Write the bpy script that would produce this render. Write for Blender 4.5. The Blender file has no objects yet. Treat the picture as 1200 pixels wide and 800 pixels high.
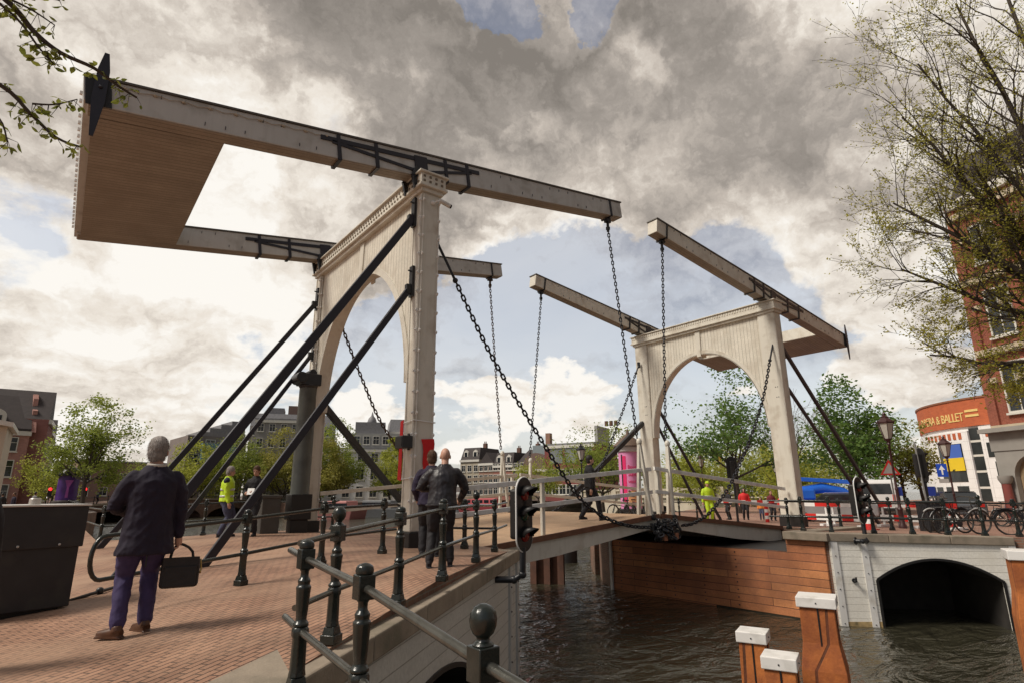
import bpy, bmesh, math, random
from mathutils import Vector, Matrix, Quaternion, noise as mnoise
R = math.radians
scene = bpy.context.scene
col = scene.collection

# ------------------------------------------------------------------ camera
CAM = Vector((-5.8587, -11.0792, 1.0511))
YAW, PITCH, ROLL = 0.9154, 0.2571, -0.0068
fw = Vector((math.cos(YAW)*math.cos(PITCH), math.sin(YAW)*math.cos(PITCH), math.sin(PITCH)))
rt = Vector((math.sin(YAW), -math.cos(YAW), 0))
up = rt.cross(fw)
rt2 = math.cos(ROLL)*rt + math.sin(ROLL)*up
up2 = -math.sin(ROLL)*rt + math.cos(ROLL)*up
cd = bpy.data.cameras.new('camera'); cam = bpy.data.objects.new('camera', cd); col.objects.link(cam)
m = Matrix((rt2, up2, -fw)).transposed().to_4x4(); m.translation = CAM
cam.matrix_world = m
cd.sensor_width = 36; cd.sensor_fit = 'HORIZONTAL'; cd.lens = 36*673.81/1200
cd.clip_start = 0.05; cd.clip_end = 5000
scene.camera = cam

# ------------------------------------------------------------------ world, sun, exposure
SUN_DIR = Vector((-0.62, 0.20, 0.76)).normalized()      # towards the sun
SUN_EL = math.asin(SUN_DIR.z)
world = bpy.data.worlds.new('World'); scene.world = world; world.use_nodes = True
def build_world():
    nt = world.node_tree; N = nt.nodes; L = nt.links
    for n in list(N): N.remove(n)
    def nd(t, **k):
        n = N.new(t)
        for a, b in k.items(): setattr(n, a, b)
        return n
    def math_(op, a, b=None, c=None, clamp=False):
        n = nd('ShaderNodeMath', operation=op, use_clamp=clamp)
        for i, v in enumerate((a, b, c)):
            if v is None: continue
            if isinstance(v, (int, float)): n.inputs[i].default_value = v
            else: L.new(v, n.inputs[i])
        return n.outputs[0]
    def ramp(v, a, b, sm=True):
        n = nd('ShaderNodeMapRange', interpolation_type='SMOOTHSTEP' if sm else 'LINEAR', clamp=True)
        L.new(v, n.inputs[0]); n.inputs[1].default_value = a; n.inputs[2].default_value = b
        return n.outputs[0]
    tc = nd('ShaderNodeTexCoord'); d0 = tc.outputs['Generated']
    # ragged edges for every patch: the direction is shaken by noise before it is measured
    wn = nd('ShaderNodeTexNoise', noise_dimensions='3D'); L.new(d0, wn.inputs['Vector']); wn.inputs['Scale'].default_value = 5.5; wn.inputs['Detail'].default_value = 7; wn.inputs['Roughness'].default_value = .6
    w1 = nd('ShaderNodeVectorMath', operation='SUBTRACT'); L.new(wn.outputs['Color'], w1.inputs[0]); w1.inputs[1].default_value = (.5,.5,.5)
    w2 = nd('ShaderNodeVectorMath', operation='SCALE'); L.new(w1.outputs[0], w2.inputs[0]); w2.inputs['Scale'].default_value = .34
    w3 = nd('ShaderNodeVectorMath', operation='ADD'); L.new(d0, w3.inputs[0]); L.new(w2.outputs[0], w3.inputs[1])
    w4 = nd('ShaderNodeVectorMath', operation='NORMALIZE'); L.new(w3.outputs[0], w4.inputs[0]); d = w4.outputs[0]
    sx = nd('ShaderNodeSeparateXYZ'); L.new(d0, sx.inputs[0])
    x, y, z = sx.outputs
    zz = math_('ADD', math_('MAXIMUM', z, -0.03), 0.26)
    u = math_('DIVIDE', x, zz); v = math_('DIVIDE', y, zz)
    cb = nd('ShaderNodeCombineXYZ'); L.new(u, cb.inputs[0]); L.new(v, cb.inputs[1]); cb.inputs[2].default_value = 3.7
    def noise(vec, scale, detail=9, rough=.55, dist=0.0, lac=2.0):
        n = nd('ShaderNodeTexNoise', noise_dimensions='3D'); L.new(vec, n.inputs['Vector'])
        n.inputs['Scale'].default_value = scale; n.inputs['Detail'].default_value = detail
        n.inputs['Roughness'].default_value = rough; n.inputs['Distortion'].default_value = dist
        n.inputs['Lacunarity'].default_value = lac
        return n.outputs['Fac']
    def blob(dirv, inner, outer):
        # 1 at the middle of a patch of sky, 0 outside (half angles in degrees)
        n = nd('ShaderNodeVectorMath', operation='DOT_PRODUCT'); L.new(d, n.inputs[0]); n.inputs[1].default_value = Vector(dirv).normalized()
        return ramp(n.outputs['Value'], math.cos(R(outer)), math.cos(R(inner)))
    def addsum(items):
        acc = None
        for w, s in items:
            t = math_('MULTIPLY', s, w); acc = t if acc is None else math_('ADD', acc, t)
        return acc
    big = noise(cb.outputs[0], 1.9, 10, .58, .35)
    cover_bias = addsum([(-.42, blob((.643,.74,.16), 5, 22)), (-.34, blob((.5,.844,.17), 3, 15)), (-.38, blob((.80,.58,.14), 3, 20)),
                         (-.36, blob((.409,.578,.715), 1, 4.5)), (-.34, blob((.536,.478,.71), 1, 4)), (-.17, blob((-.13,.936,.33), 1, 8)),
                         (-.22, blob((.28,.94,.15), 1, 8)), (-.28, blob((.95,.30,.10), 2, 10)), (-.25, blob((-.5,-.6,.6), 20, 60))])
    dens = math_('ADD', math_('ADD', big, .24), cover_bias)
    mask1 = ramp(dens, .42, .60)
    # low cumulus puffs, flattened
    mp = nd('ShaderNodeMapping'); L.new(d0, mp.inputs[0]); mp.inputs['Scale'].default_value = (1, 1, 1.9); mp.inputs['Location'].default_value = (.35, .1, .2)
    cum = noise(mp.outputs[0], 6.5, 9, .55, .1)
    lowband = math_('MULTIPLY', ramp(z, .36, .16), ramp(z, -.02, .06))
    puffs = addsum([(.12, blob((.557,.823,.10), 2, 7)), (.13, blob((.39,.908,.14), 2, 7)), (.09, blob((.655,.732,.188), 1, 4)), (.18, blob((.081,.986,.142), 2, 7)), (.10, blob((.94,.30,.12), 2, 9)), (.12, blob((.72,.68,.08), 1, 6))])
    cumd = math_('ADD', math_('MULTIPLY', lowband, cum), puffs)
    mask2 = ramp(cumd, .52, .63)
    veil = math_('MULTIPLY_ADD', noise(mp.outputs[0], 2.2, 6, .55, .3), .50, .27)
    mask = math_('MAXIMUM', math_('MAXIMUM', mask1, mask2), veil)
    # shade of the clouds
    cb2 = nd('ShaderNodeVectorMath', operation='ADD'); L.new(cb.outputs[0], cb2.inputs[0]); cb2.inputs[1].default_value = (7.3, 2.1, 1.0)
    # billowing: rounded lumps from folded noise at two sizes, on top of a broad light and dark pattern
    mpb = nd('ShaderNodeVectorMath', operation='ADD'); L.new(cb2.outputs[0], mpb.inputs[0])
    wv = nd('ShaderNodeVectorMath', operation='SCALE'); L.new(w1.outputs[0], wv.inputs[0]); wv.inputs['Scale'].default_value = .55; L.new(wv.outputs[0], mpb.inputs[1])
    def billow(scale, det): return math_('ABSOLUTE', math_('MULTIPLY', math_('SUBTRACT', noise(mpb.outputs[0], scale, det, .55), .5), 2.6))
    broad = math_('MULTIPLY', math_('SUBTRACT', noise(cb2.outputs[0], 1.7, 3, .5), .5), .95)
    lumps = math_('ADD', math_('MULTIPLY', billow(2.3, 8), .62), math_('MULTIPLY', billow(5.2, 8), .30))
    sh = math_('ADD', math_('ADD', math_('MULTIPLY', lumps, 1.25), broad), .31)
    fine = noise(cb2.outputs[0], 9.0, 8, .60, .1)
    shade_bias = addsum([(.17, blob((.183,.863,.471), 3, 15)), (.20, blob((-.012,.82,.573), 2, 12)), (.17, blob((.695,.534,.481), 2, 12)), (.24, blob((.835,.208,.509), 3, 20)),
                         (.24, blob((.61,.70,.34), 3, 13)), (.31, blob((.0,.978,.15), 8, 38)), (.22, blob((.919,.359,.12), 4, 20)), (.12, blob((.39,.908,.12), 8, 30)), (.10, blob((.12,.9,.3), 4, 14)), (.05, ramp(z, .50, .22)),
                         (-.07, blob((.464,.692,.553), 3, 13)), (-.10, blob((.651,.489,.58), 3, 13)), (-.08, blob((.295,.699,.651), 3, 14)), (-.05, blob((.814,.403,.418), 3, 15)), (.02, blob((.756,.248,.606), 3, 12)), (-.16, blob((.35,.86,.36), 3, 10)), (-.12, blob((.1,.95,.23), 2, 8)), (-.42, blob((-.05,-.93,.35), 25, 80))])  # last blob: dark sky added behind the camera, unseen, to lower the fill
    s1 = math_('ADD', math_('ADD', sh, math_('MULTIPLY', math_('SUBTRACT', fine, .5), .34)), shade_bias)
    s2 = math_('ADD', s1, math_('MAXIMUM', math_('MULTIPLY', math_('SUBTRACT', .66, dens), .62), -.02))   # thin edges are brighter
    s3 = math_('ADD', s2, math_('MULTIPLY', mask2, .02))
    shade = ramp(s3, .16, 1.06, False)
    cr = nd('ShaderNodeValToRGB'); L.new(shade, cr.inputs[0])
    e = cr.color_ramp.elements
    e[0].position = 0; e[0].color = (.190, .170, .150, 1)
    e[1].position = 1; e[1].color = (.80, .77, .72, 1)
    k = e.new(.28); k.color = (.30, .268, .238, 1)
    k = e.new(.50); k.color = (.455, .405, .355, 1)
    k = e.new(.76); k.color = (.68, .625, .555, 1)
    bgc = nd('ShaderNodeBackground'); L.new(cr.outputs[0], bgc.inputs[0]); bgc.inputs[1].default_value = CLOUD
    sky = nd('ShaderNodeTexSky', sky_type='NISHITA', sun_disc=False)
    sky.sun_elevation = SUN_EL; sky.sun_rotation = math.atan2(SUN_DIR.x, SUN_DIR.y); sky.air_density = 1.0; sky.dust_density = 2.5; sky.ozone_density = 1.0
    bgs = nd('ShaderNodeBackground'); L.new(sky.outputs[0], bgs.inputs[0]); bgs.inputs[1].default_value = SKY
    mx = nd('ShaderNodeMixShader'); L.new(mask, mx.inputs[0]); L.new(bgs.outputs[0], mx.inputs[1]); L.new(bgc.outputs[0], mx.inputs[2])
    out = nd('ShaderNodeOutputWorld'); L.new(mx.outputs[0], out.inputs[0])
CLOUD, SKY = 0.92, 0.105
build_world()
sd = bpy.data.lights.new('sun', 'SUN'); sun = bpy.data.objects.new('sun', sd); col.objects.link(sun)
sd.energy = 2.5; sd.angle = R(17); sd.color = (1.0, .92, .81)
sun.rotation_euler = (-SUN_DIR).to_track_quat('-Z', 'Y').to_euler()
scene.view_settings.view_transform = 'Standard'; scene.view_settings.look = 'None'
scene.view_settings.gamma = 1; scene.view_settings.exposure = 0.42; scene.view_settings.use_curve_mapping = False

# ------------------------------------------------------------------ materials
MATS = {}
def mat(name, c, rough=.6, metal=0.0, var=.12, vscale=4.0, bump=0.0, bscale=40.0, spec=.5, emit=None, dirt=None, dscale=1.2, wpos=False, coat=0, streak=None, samt=.45):
    if name in MATS: return MATS[name]
    M = bpy.data.materials.new(name); M.use_nodes = True; nt = M.node_tree; N = nt.nodes; L = nt.links
    b = N['Principled BSDF']; b.inputs['Roughness'].default_value = rough; b.inputs['Metallic'].default_value = metal
    b.inputs['Specular IOR Level'].default_value = spec; b.inputs['Coat Weight'].default_value = coat
    if wpos: src = N.new('ShaderNodeNewGeometry').outputs['Position']
    else: src = N.new('ShaderNodeTexCoord').outputs['Object']
    def nz(scale, detail=5):
        n = N.new('ShaderNodeTexNoise'); L.new(src, n.inputs['Vector']); n.inputs['Scale'].default_value = scale; n.inputs['Detail'].default_value = detail
        return n.outputs['Fac']
    mixn = N.new('ShaderNodeMix'); mixn.data_type = 'RGBA'
    L.new(nz(vscale), mixn.inputs['Factor'])
    mixn.inputs['A'].default_value = (*[max(0, k*(1-var*1.6)) for k in c], 1); mixn.inputs['B'].default_value = (*[min(1, k*(1+var*1.6)) for k in c], 1)
    out = mixn.outputs['Result']
    if dirt:
        r = N.new('ShaderNodeMapRange'); L.new(nz(dscale, 8), r.inputs[0]); r.inputs[1].default_value = .52; r.inputs[2].default_value = .72
        m2 = N.new('ShaderNodeMix'); m2.data_type = 'RGBA'; L.new(r.outputs[0], m2.inputs['Factor']); L.new(out, m2.inputs['A']); m2.inputs['B'].default_value = (*dirt, 1)
        out = m2.outputs['Result']
    if streak:   # grime running down from edges and bolts
        mp = N.new('ShaderNodeMapping'); L.new(N.new('ShaderNodeNewGeometry').outputs['Position'], mp.inputs[0]); mp.inputs['Scale'].default_value = (9, 9, .55)
        n4 = N.new('ShaderNodeTexNoise'); L.new(mp.outputs[0], n4.inputs['Vector']); n4.inputs['Scale'].default_value = 1.0; n4.inputs['Detail'].default_value = 7; n4.inputs['Roughness'].default_value = .65
        r4 = N.new('ShaderNodeMapRange'); L.new(n4.outputs['Fac'], r4.inputs[0]); r4.inputs[1].default_value = .50; r4.inputs[2].default_value = .74; r4.inputs[4].default_value = samt
        m4 = N.new('ShaderNodeMix'); m4.data_type = 'RGBA'; L.new(r4.outputs[0], m4.inputs['Factor']); L.new(out, m4.inputs['A']); m4.inputs['B'].default_value = (*streak, 1)
        out = m4.outputs['Result']
    L.new(out, b.inputs['Base Color'])
    if bump:
        bn = N.new('ShaderNodeBump'); bn.inputs['Strength'].default_value = bump; bn.inputs['Distance'].default_value = .02
        L.new(nz(bscale, 4), bn.inputs['Height']); L.new(bn.outputs[0], b.inputs['Normal'])
    if emit:
        b.inputs['Emission Color'].default_value = (*emit[0], 1); b.inputs['Emission Strength'].default_value = emit[1]
    MATS[name] = M; return M

def coursed(name, c1, c2, mortar, w, h, ud, vd=(0,0,1), mort=.008, rough=.8, bump=.35, offset=.5, var=.25, bias=0.0, stain=None, sscale=.6, rot=0, mdist=.01, s0=.48, samt=.75):
    """boards, bricks or slabs laid in courses: u along the course, v across"""
    if name in MATS: return MATS[name]
    M = bpy.data.materials.new(name); M.use_nodes = True; nt = M.node_tree; N = nt.nodes; L = nt.links
    b = N['Principled BSDF']; b.inputs['Roughness'].default_value = rough; b.inputs['Specular IOR Level'].default_value = .35
    g = N.new('ShaderNodeNewGeometry').outputs['Position']
    def dot(v):
        n = N.new('ShaderNodeVectorMath'); n.operation = 'DOT_PRODUCT'; L.new(g, n.inputs[0]); n.inputs[1].default_value = v; return n.outputs['Value']
    cb = N.new('ShaderNodeCombineXYZ'); L.new(dot(ud), cb.inputs[0]); L.new(dot(vd), cb.inputs[1])
    br = N.new('ShaderNodeTexBrick'); L.new(cb.outputs[0], br.inputs['Vector'])
    br.inputs['Scale'].default_value = 1; br.inputs['Brick Width'].default_value = w; br.inputs['Row Height'].default_value = h
    br.inputs['Mortar Size'].default_value = mort; br.inputs['Mortar Smooth'].default_value = .3; br.inputs['Bias'].default_value = bias; br.offset = offset
    br.inputs['Color1'].default_value = (*c1, 1); br.inputs['Color2'].default_value = (*c2, 1); br.inputs['Mortar'].default_value = (*mortar, 1)
    n1 = N.new('ShaderNodeTexNoise'); L.new(g, n1.inputs['Vector']); n1.inputs['Scale'].default_value = 1.3; n1.inputs['Detail'].default_value = 8
    mr = N.new('ShaderNodeMapRange'); L.new(n1.outputs['Fac'], mr.inputs[0]); mr.inputs[1].default_value = .25; mr.inputs[2].default_value = .75; mr.inputs[3].default_value = 1-var; mr.inputs[4].default_value = 1+var
    mu = N.new('ShaderNodeVectorMath'); mu.operation = 'SCALE'; L.new(br.outputs['Color'], mu.inputs[0]); L.new(mr.outputs[0], mu.inputs['Scale'])
    n2 = N.new('ShaderNodeTexNoise'); L.new(g, n2.inputs['Vector']); n2.inputs['Scale'].default_value = 22; n2.inputs['Detail'].default_value = 4
    mr2 = N.new('ShaderNodeMapRange'); L.new(n2.outputs['Fac'], mr2.inputs[0]); mr2.inputs[3].default_value = .78; mr2.inputs[4].default_value = 1.22
    mu2 = N.new('ShaderNodeVectorMath'); mu2.operation = 'SCALE'; L.new(mu.outputs[0], mu2.inputs[0]); L.new(mr2.outputs[0], mu2.inputs['Scale'])
    out = mu2.outputs[0]
    if stain:
        n3 = N.new('ShaderNodeTexNoise'); L.new(g, n3.inputs['Vector']); n3.inputs['Scale'].default_value = sscale; n3.inputs['Detail'].default_value = 9; n3.inputs['Roughness'].default_value = .65
        r3 = N.new('ShaderNodeMapRange'); L.new(n3.outputs['Fac'], r3.inputs[0]); r3.inputs[1].default_value = s0; r3.inputs[2].default_value = s0+.2; r3.inputs[4].default_value = samt
        m3 = N.new('ShaderNodeMix'); m3.data_type = 'RGBA'; L.new(r3.outputs[0], m3.inputs['Factor']); L.new(out, m3.inputs['A']); m3.inputs['B'].default_value = (*stain, 1)
        out = m3.outputs['Result']
    L.new(out, b.inputs['Base Color'])
    bn = N.new('ShaderNodeBump'); bn.inputs['Strength'].default_value = bump; bn.inputs['Distance'].default_value = mdist
    inv = N.new('ShaderNodeMath'); inv.operation = 'MULTIPLY_ADD'; L.new(br.outputs['Fac'], inv.inputs[0]); inv.inputs[1].default_value = -1; 
    L.new(n2.outputs['Fac'], inv.inputs[2]); L.new(inv.outputs[0], bn.inputs['Height']); L.new(bn.outputs[0], b.inputs['Normal'])
    MATS[name] = M; return M

def leafmat(name, c1, c2, trans=.35):
    if name in MATS: return MATS[name]
    M = bpy.data.materials.new(name); M.use_nodes = True; nt = M.node_tree; N = nt.nodes; L = nt.links
    b = N['Principled BSDF']; b.inputs['Roughness'].default_value = .55; b.inputs['Specular IOR Level'].default_value = .3
    g = N.new('ShaderNodeNewGeometry')
    mx = N.new('ShaderNodeMix'); mx.data_type = 'RGBA'; L.new(g.outputs['Random Per Island'], mx.inputs['Factor']); mx.inputs['A'].default_value = (*c1, 1); mx.inputs['B'].default_value = (*c2, 1)
    L.new(mx.outputs['Result'], b.inputs['Base Color'])
    tr = N.new('ShaderNodeBsdfTranslucent'); L.new(mx.outputs['Result'], tr.inputs['Color'])
    ms = N.new('ShaderNodeMixShader'); ms.inputs[0].default_value = trans
    L.new(b.outputs[0], ms.inputs[1]); L.new(tr.outputs[0], ms.inputs[2]); L.new(ms.outputs[0], N['Material Output'].inputs[0])
    MATS[name] = M; return M

def glassmat(name, c=(.02,.025,.03), rough=.06):
    return mat(name, c, rough, var=.3, vscale=.6, spec=.8)

# ------------------------------------------------------------------ mesh builder
class MB:
    def __init__(s): s.v = []; s.f = []; s.mi = []; s.sm = []
    def add(s, vs, fs, mi=0, sm=False):
        o = len(s.v); s.v.extend([tuple(a) for a in vs]); 
        for f in fs: s.f.append([i+o for i in f]); s.mi.append(mi); s.sm.append(sm)
        return s
    def box(s, c, d, rot=None, mi=0, taper=1.0):
        c = Vector(c); hx, hy, hz = d[0]/2, d[1]/2, d[2]/2
        P = []
        for z in (-1, 1):
            k = taper if z > 0 else 1
            for x, y in ((-1,-1), (1,-1), (1,1), (-1,1)): P.append(Vector((x*hx*k, y*hy*k, z*hz)))
        if rot is not None:
            M = Matrix.Rotation(rot, 3, 'Z') if isinstance(rot, (int, float)) else rot
            P = [M @ p for p in P]
        return s.add([c+p for p in P], [(3,2,1,0), (4,5,6,7), (0,1,5,4), (1,2,6,5), (2,3,7,6), (3,0,4,7)], mi)
    def bb(s, x0, x1, y0, y1, z0, z1, mi=0):
        return s.box(((x0+x1)/2, (y0+y1)/2, (z0+z1)/2), (abs(x1-x0), abs(y1-y0), abs(z1-z0)), mi=mi)
    def bar(s, a, b, w, h, upv=(0,0,1), mi=0, w2=None, h2=None):
        a, b = Vector(a), Vector(b); t = (b-a).normalized(); U = Vector(upv)
        if abs(t.dot(U)) > .98: U = Vector((1,0,0))
        sd = t.cross(U).normalized(); U = sd.cross(t)
        w2 = w2 or w; h2 = h2 or h
        P = []
        for p, ww, hh in ((a, w, h), (b, w2, h2)):
            for i, j in ((-1,-1), (1,-1), (1,1), (-1,1)): P.append(p + sd*i*ww/2 + U*j*hh/2)
        return s.add(P, [(3,2,1,0), (4,5,6,7), (0,1,5,4), (1,2,6,5), (2,3,7,6), (3,0,4,7)], mi)
    def tube(s, pts, r, n=8, mi=0, sm=True, cap=True, sy=1.0, closed=False):
        pts = [Vector(p) for p in pts]; k = len(pts)
        rs = r if isinstance(r, (list, tuple)) else [r]*k
        T = []
        for i in range(k):
            if closed: t = pts[(i+1) % k]-pts[i-1]
            else: t = pts[min(i+1, k-1)]-pts[max(i-1, 0)]
            T.append(t.normalized() if t.length > 1e-9 else Vector((0,0,1)))
        U = Vector((0,0,1)) if abs(T[0].z) < .9 else Vector((1,0,0))
        U = (U - T[0]*U.dot(T[0])).normalized()
        vs = []
        for i in range(k):
            U = U - T[i]*U.dot(T[i]); U = U.normalized() if U.length > 1e-6 else T[i].orthogonal().normalized()
            W = T[i].cross(U)
            for j in range(n):
                a = 2*math.pi*j/n
                vs.append(pts[i] + U*math.cos(a)*rs[i] + W*math.sin(a)*rs[i]*sy)
        fs = []
        for i in range(k if closed else k-1):
            i2 = (i+1) % k
            for j in range(n): fs.append((i*n+j, i*n+(j+1) % n, i2*n+(j+1) % n, i2*n+j))
        s.add(vs, fs, mi, sm)
        if cap and not closed:
            o = len(s.v)-k*n
            s.f.append([o+j for j in reversed(range(n))]); s.mi.append(mi); s.sm.append(False)
            s.f.append([o+(k-1)*n+j for j in range(n)]); s.mi.append(mi); s.sm.append(False)
        return s
    def lathe(s, prof, c=(0,0,0), n=12, mi=0, sm=True, axis=None, sx=1, sy=1, rot=0):
        c = Vector(c); vs = []; k = len(prof)
        Q = Vector((0,0,1)).rotation_difference(Vector(axis)).to_matrix() if axis is not None else None
        for r, z in prof:
            for j in range(n):
                a = 2*math.pi*(j+.5)/n + rot
                p = Vector((r*math.cos(a)*sx, r*math.sin(a)*sy, z))
                if Q: p = Q @ p
                vs.append(c+p)
        fs = []
        for i in range(k-1):
            for j in range(n): fs.append((i*n+j, i*n+(j+1) % n, (i+1)*n+(j+1) % n, (i+1)*n+j))
        fs.append([j for j in reversed(range(n))]); fs.append([(k-1)*n+j for j in range(n)])
        return s.add(vs, fs, mi, sm)
    def ball(s, c, r, n=10, mi=0, squash=(1,1,1)):
        rr = [(math.sin(math.pi*i/n)*1.0, -math.cos(math.pi*i/n)) for i in range(n+1)]
        rr = [(max(a, .01), b) for a, b in rr]
        c = Vector(c); vs = []; m_ = max(8, n)
        for a, b in rr:
            for j in range(m_):
                t = 2*math.pi*j/m_; vs.append(c+Vector((a*math.cos(t)*r*squash[0], a*math.sin(t)*r*squash[1], b*r*squash[2])))
        fs = []
        for i in range(n):
            for j in range(m_): fs.append((i*m_+j, i*m_+(j+1) % m_, (i+1)*m_+(j+1) % m_, (i+1)*m_+j))
        fs.append([j for j in reversed(range(m_))]); fs.append([n*m_+j for j in range(m_)])
        return s.add(vs, fs, mi, True)
    def prism(s, poly, ext, mi=0, sm=False):
        """poly: list of 3D points (planar), ext: extrude vector"""
        poly = [Vector(p) for p in poly]; ext = Vector(ext); k = len(poly)
        nrm = Vector((0,0,0))
        for i in range(k): nrm += poly[i].cross(poly[(i+1) % k])
        if nrm.dot(ext) > 0: poly = poly[::-1]
        vs = poly + [p+ext for p in poly]
        fs = [list(range(k)), [k+i for i in reversed(range(k))]]
        fs += [(i, i+k, (i+1) % k+k, (i+1) % k) for i in range(k)]
        return s.add(vs, [list(f) for f in fs], mi, sm)
    def link(s, c, t, side, L, W, r, n=6, seg=14, mi=0):
        """one oval chain link: long axis t, in the plane of t and side"""
        c, t, side = Vector(c), Vector(t).normalized(), Vector(side).normalized()
        pts = []
        h = (L-W)/2
        for i in range(seg):
            a = 2*math.pi*i/seg
            x = math.cos(a)*(W/2-r); y = math.sin(a)*(W/2-r)
            y += h if math.sin(a) > 0 else -h
            pts.append(c + side*x + t*y)
        return s.tube(pts, r, n, mi, True, closed=True)

RW = {}     # world position of the root of each object (while building)
def obj(name, mb, mats, parent=None, bevel=0, smooth=None, origin=None):
    me = bpy.data.meshes.new(name)
    if isinstance(mats, bpy.types.Material): mats = [mats]
    o0 = RW[parent.name] if parent is not None else (Vector(origin) if origin is not None else Vector((0,0,0)))
    me.from_pydata([tuple(Vector(v)-o0) for v in mb.v], [], mb.f)
    for m_ in mats: me.materials.append(m_)
    me.polygons.foreach_set('material_index', mb.mi)
    me.polygons.foreach_set('use_smooth', [bool(x) if smooth is None else smooth for x in mb.sm])
    me.update()
    if any(mb.sm): me.set_sharp_from_angle(angle=R(38))
    o = bpy.data.objects.new(name, me); col.objects.link(o)
    if parent is not None: o.parent = parent
    else: o.location = o0
    RW[o.name] = o0
    if bevel:
        b = o.modifiers.new('bevel', 'BEVEL'); b.width = bevel; b.segments = 2; b.limit_method = 'ANGLE'; b.angle_limit = R(35)
    return o
def thing(name, label, cat, loc=(0,0,0), group=None):
    o = bpy.data.objects.new(name, None); col.objects.link(o); o.location = loc; o.empty_display_size = .2
    o['label'] = label; o['category'] = cat
    if group: o['group'] = group
    RW[o.name] = Vector(loc); return o
def tag(o, label, cat, group=None):
    o['label'] = label; o['category'] = cat
    if group: o['group'] = group
    return o
def single(name, mb, mats, label, cat, group=None, bevel=0, smooth=None):
    xs = [v[0] for v in mb.v]; ys = [v[1] for v in mb.v]; zs = [v[2] for v in mb.v]
    o = obj(name, mb, mats, None, bevel, smooth, origin=((min(xs)+max(xs))/2, (min(ys)+max(ys))/2, min(zs)))
    return tag(o, label, cat, group)
def struct(name, mb, mats, stuff=False, smooth=None):
    o = obj(name, mb, mats, None, 0, smooth); o['kind'] = 'stuff' if stuff else 'structure'; return o
def dup(root, loc, rotz, label=None):
    r = root.copy(); col.objects.link(r); r.location = loc; r.rotation_euler = (0, 0, rotz)
    if label: r['label'] = label
    for ch in list(root.children):
        c = ch.copy(); col.objects.link(c); c.parent = r
        for g in list(ch.children):
            d = g.copy(); col.objects.link(d); d.parent = c
    return r
def dup_part(o, parent, loc, rotz=0):
    c = o.copy(); col.objects.link(c); c.parent = parent; c.location = loc; c.rotation_euler = (0, 0, rotz); RW[c.name] = RW[parent.name]
    for g in list(o.children):
        d = g.copy(); col.objects.link(d); d.parent = c
    return c
def GN(X):   # height of the near ramp
    if X > -1: return -.03*max(0, X+.5) if X > -.5 else 0.0
    return -.07*max(0, -2-X) if X > -8 else -.42
def GF(X):   # height of the far ground
    return -.08 - .03*max(0, X-11.5) if X < 26 else -.515
def arc3(c, r, a0, a1, n, u, v):
    c, u, v = Vector(c), Vector(u), Vector(v)
    return [c + u*r*math.cos(a0+(a1-a0)*i/n) + v*r*math.sin(a0+(a1-a0)*i/n) for i in range(n+1)]

# palette
CREAM = mat('cream_paint', (.65,.62,.54), .45, var=.06, vscale=1.5, dirt=(.50,.45,.37), dscale=2.2, bump=.06, bscale=60, streak=(.42,.375,.30), samt=.38)
CREAM_B = coursed('cream_boards', (.68,.645,.56), (.62,.585,.50), (.24,.215,.17), 9, .155, (0,0,1), (0,1,0), .008, .5, .5, .0, .12, stain=(.50,.45,.37), sscale=1.6)
GREYW = mat('grey_white_paint', (.50,.50,.48), .45, var=.06, vscale=1.5, dirt=(.38,.37,.34), dscale=2.5, bump=.05, bscale=60, streak=(.33,.315,.285), samt=.30)
WHITEP = mat('white_paint', (.76,.75,.72), .4, var=.05, vscale=2, dirt=(.58,.55,.49), dscale=3, streak=(.50,.46,.40))
TANB = coursed('tan_soffit_boards', (.31,.265,.215), (.27,.23,.185), (.13,.105,.085), 7, .135, (1,0,0), (0,1,0), .008, .55, .5, .3, .14, stain=(.235,.195,.155), sscale=1.1)
IRON = mat('black_iron', (.012,.013,.016), .38, metal=.0, var=.3, vscale=9, bump=.10, bscale=55, spec=.6)
IRONG = mat('dark_green_iron', (.009,.014,.012), .26, var=.3, vscale=8, bump=.12, bscale=60, spec=.65, dirt=(.035,.034,.028), dscale=7)
STEEL = mat('worn_rail_steel', (.13,.13,.115), .24, metal=.7, var=.35, vscale=14, bump=.06, bscale=80, spec=.6)
DKBLUE = mat('dark_blue_black_steel', (.016,.015,.024), .4, var=.2, vscale=5, spec=.5, bump=.05)
CHAINM = mat('chain_steel', (.018,.019,.024), .36, metal=.4, var=.35, vscale=12, spec=.6, bump=.15, bscale=70)
RUSTCH = mat('rusty_chain_steel', (.075,.045,.030), .6, metal=.3, var=.4, vscale=12, bump=.15, bscale=70)
STONE = mat('hardstone_coping', (.28,.23,.175), .8, var=.22, vscale=5, bump=.25, bscale=35, dirt=(.16,.14,.10), dscale=2.0, wpos=True)
RED = mat('red_cloth', (.62,.012,.014), .7, var=.10, vscale=6)
GLASS = glassmat('window_glass')
BLACK = mat('black_plinth', (.012,.011,.011), .5, var=.3, vscale=6)
WHITEB = coursed('white_cladding_boards', (.86,.835,.76), (.82,.795,.72), (.36,.33,.27), 30, .17, (.74,.67,0), (0,0,1), .006, .5, .5, .0, .06, stain=(.74,.70,.61), sscale=1.1)
GOLD = mat('gilding', (.75,.45,.08), .35, metal=.8, var=.15)
REDR = mat('signal_red', (.62,.02,.015), .5, var=.06)
SIGW = mat('signal_white', (.80,.80,.78), .5, var=.05)
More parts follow.
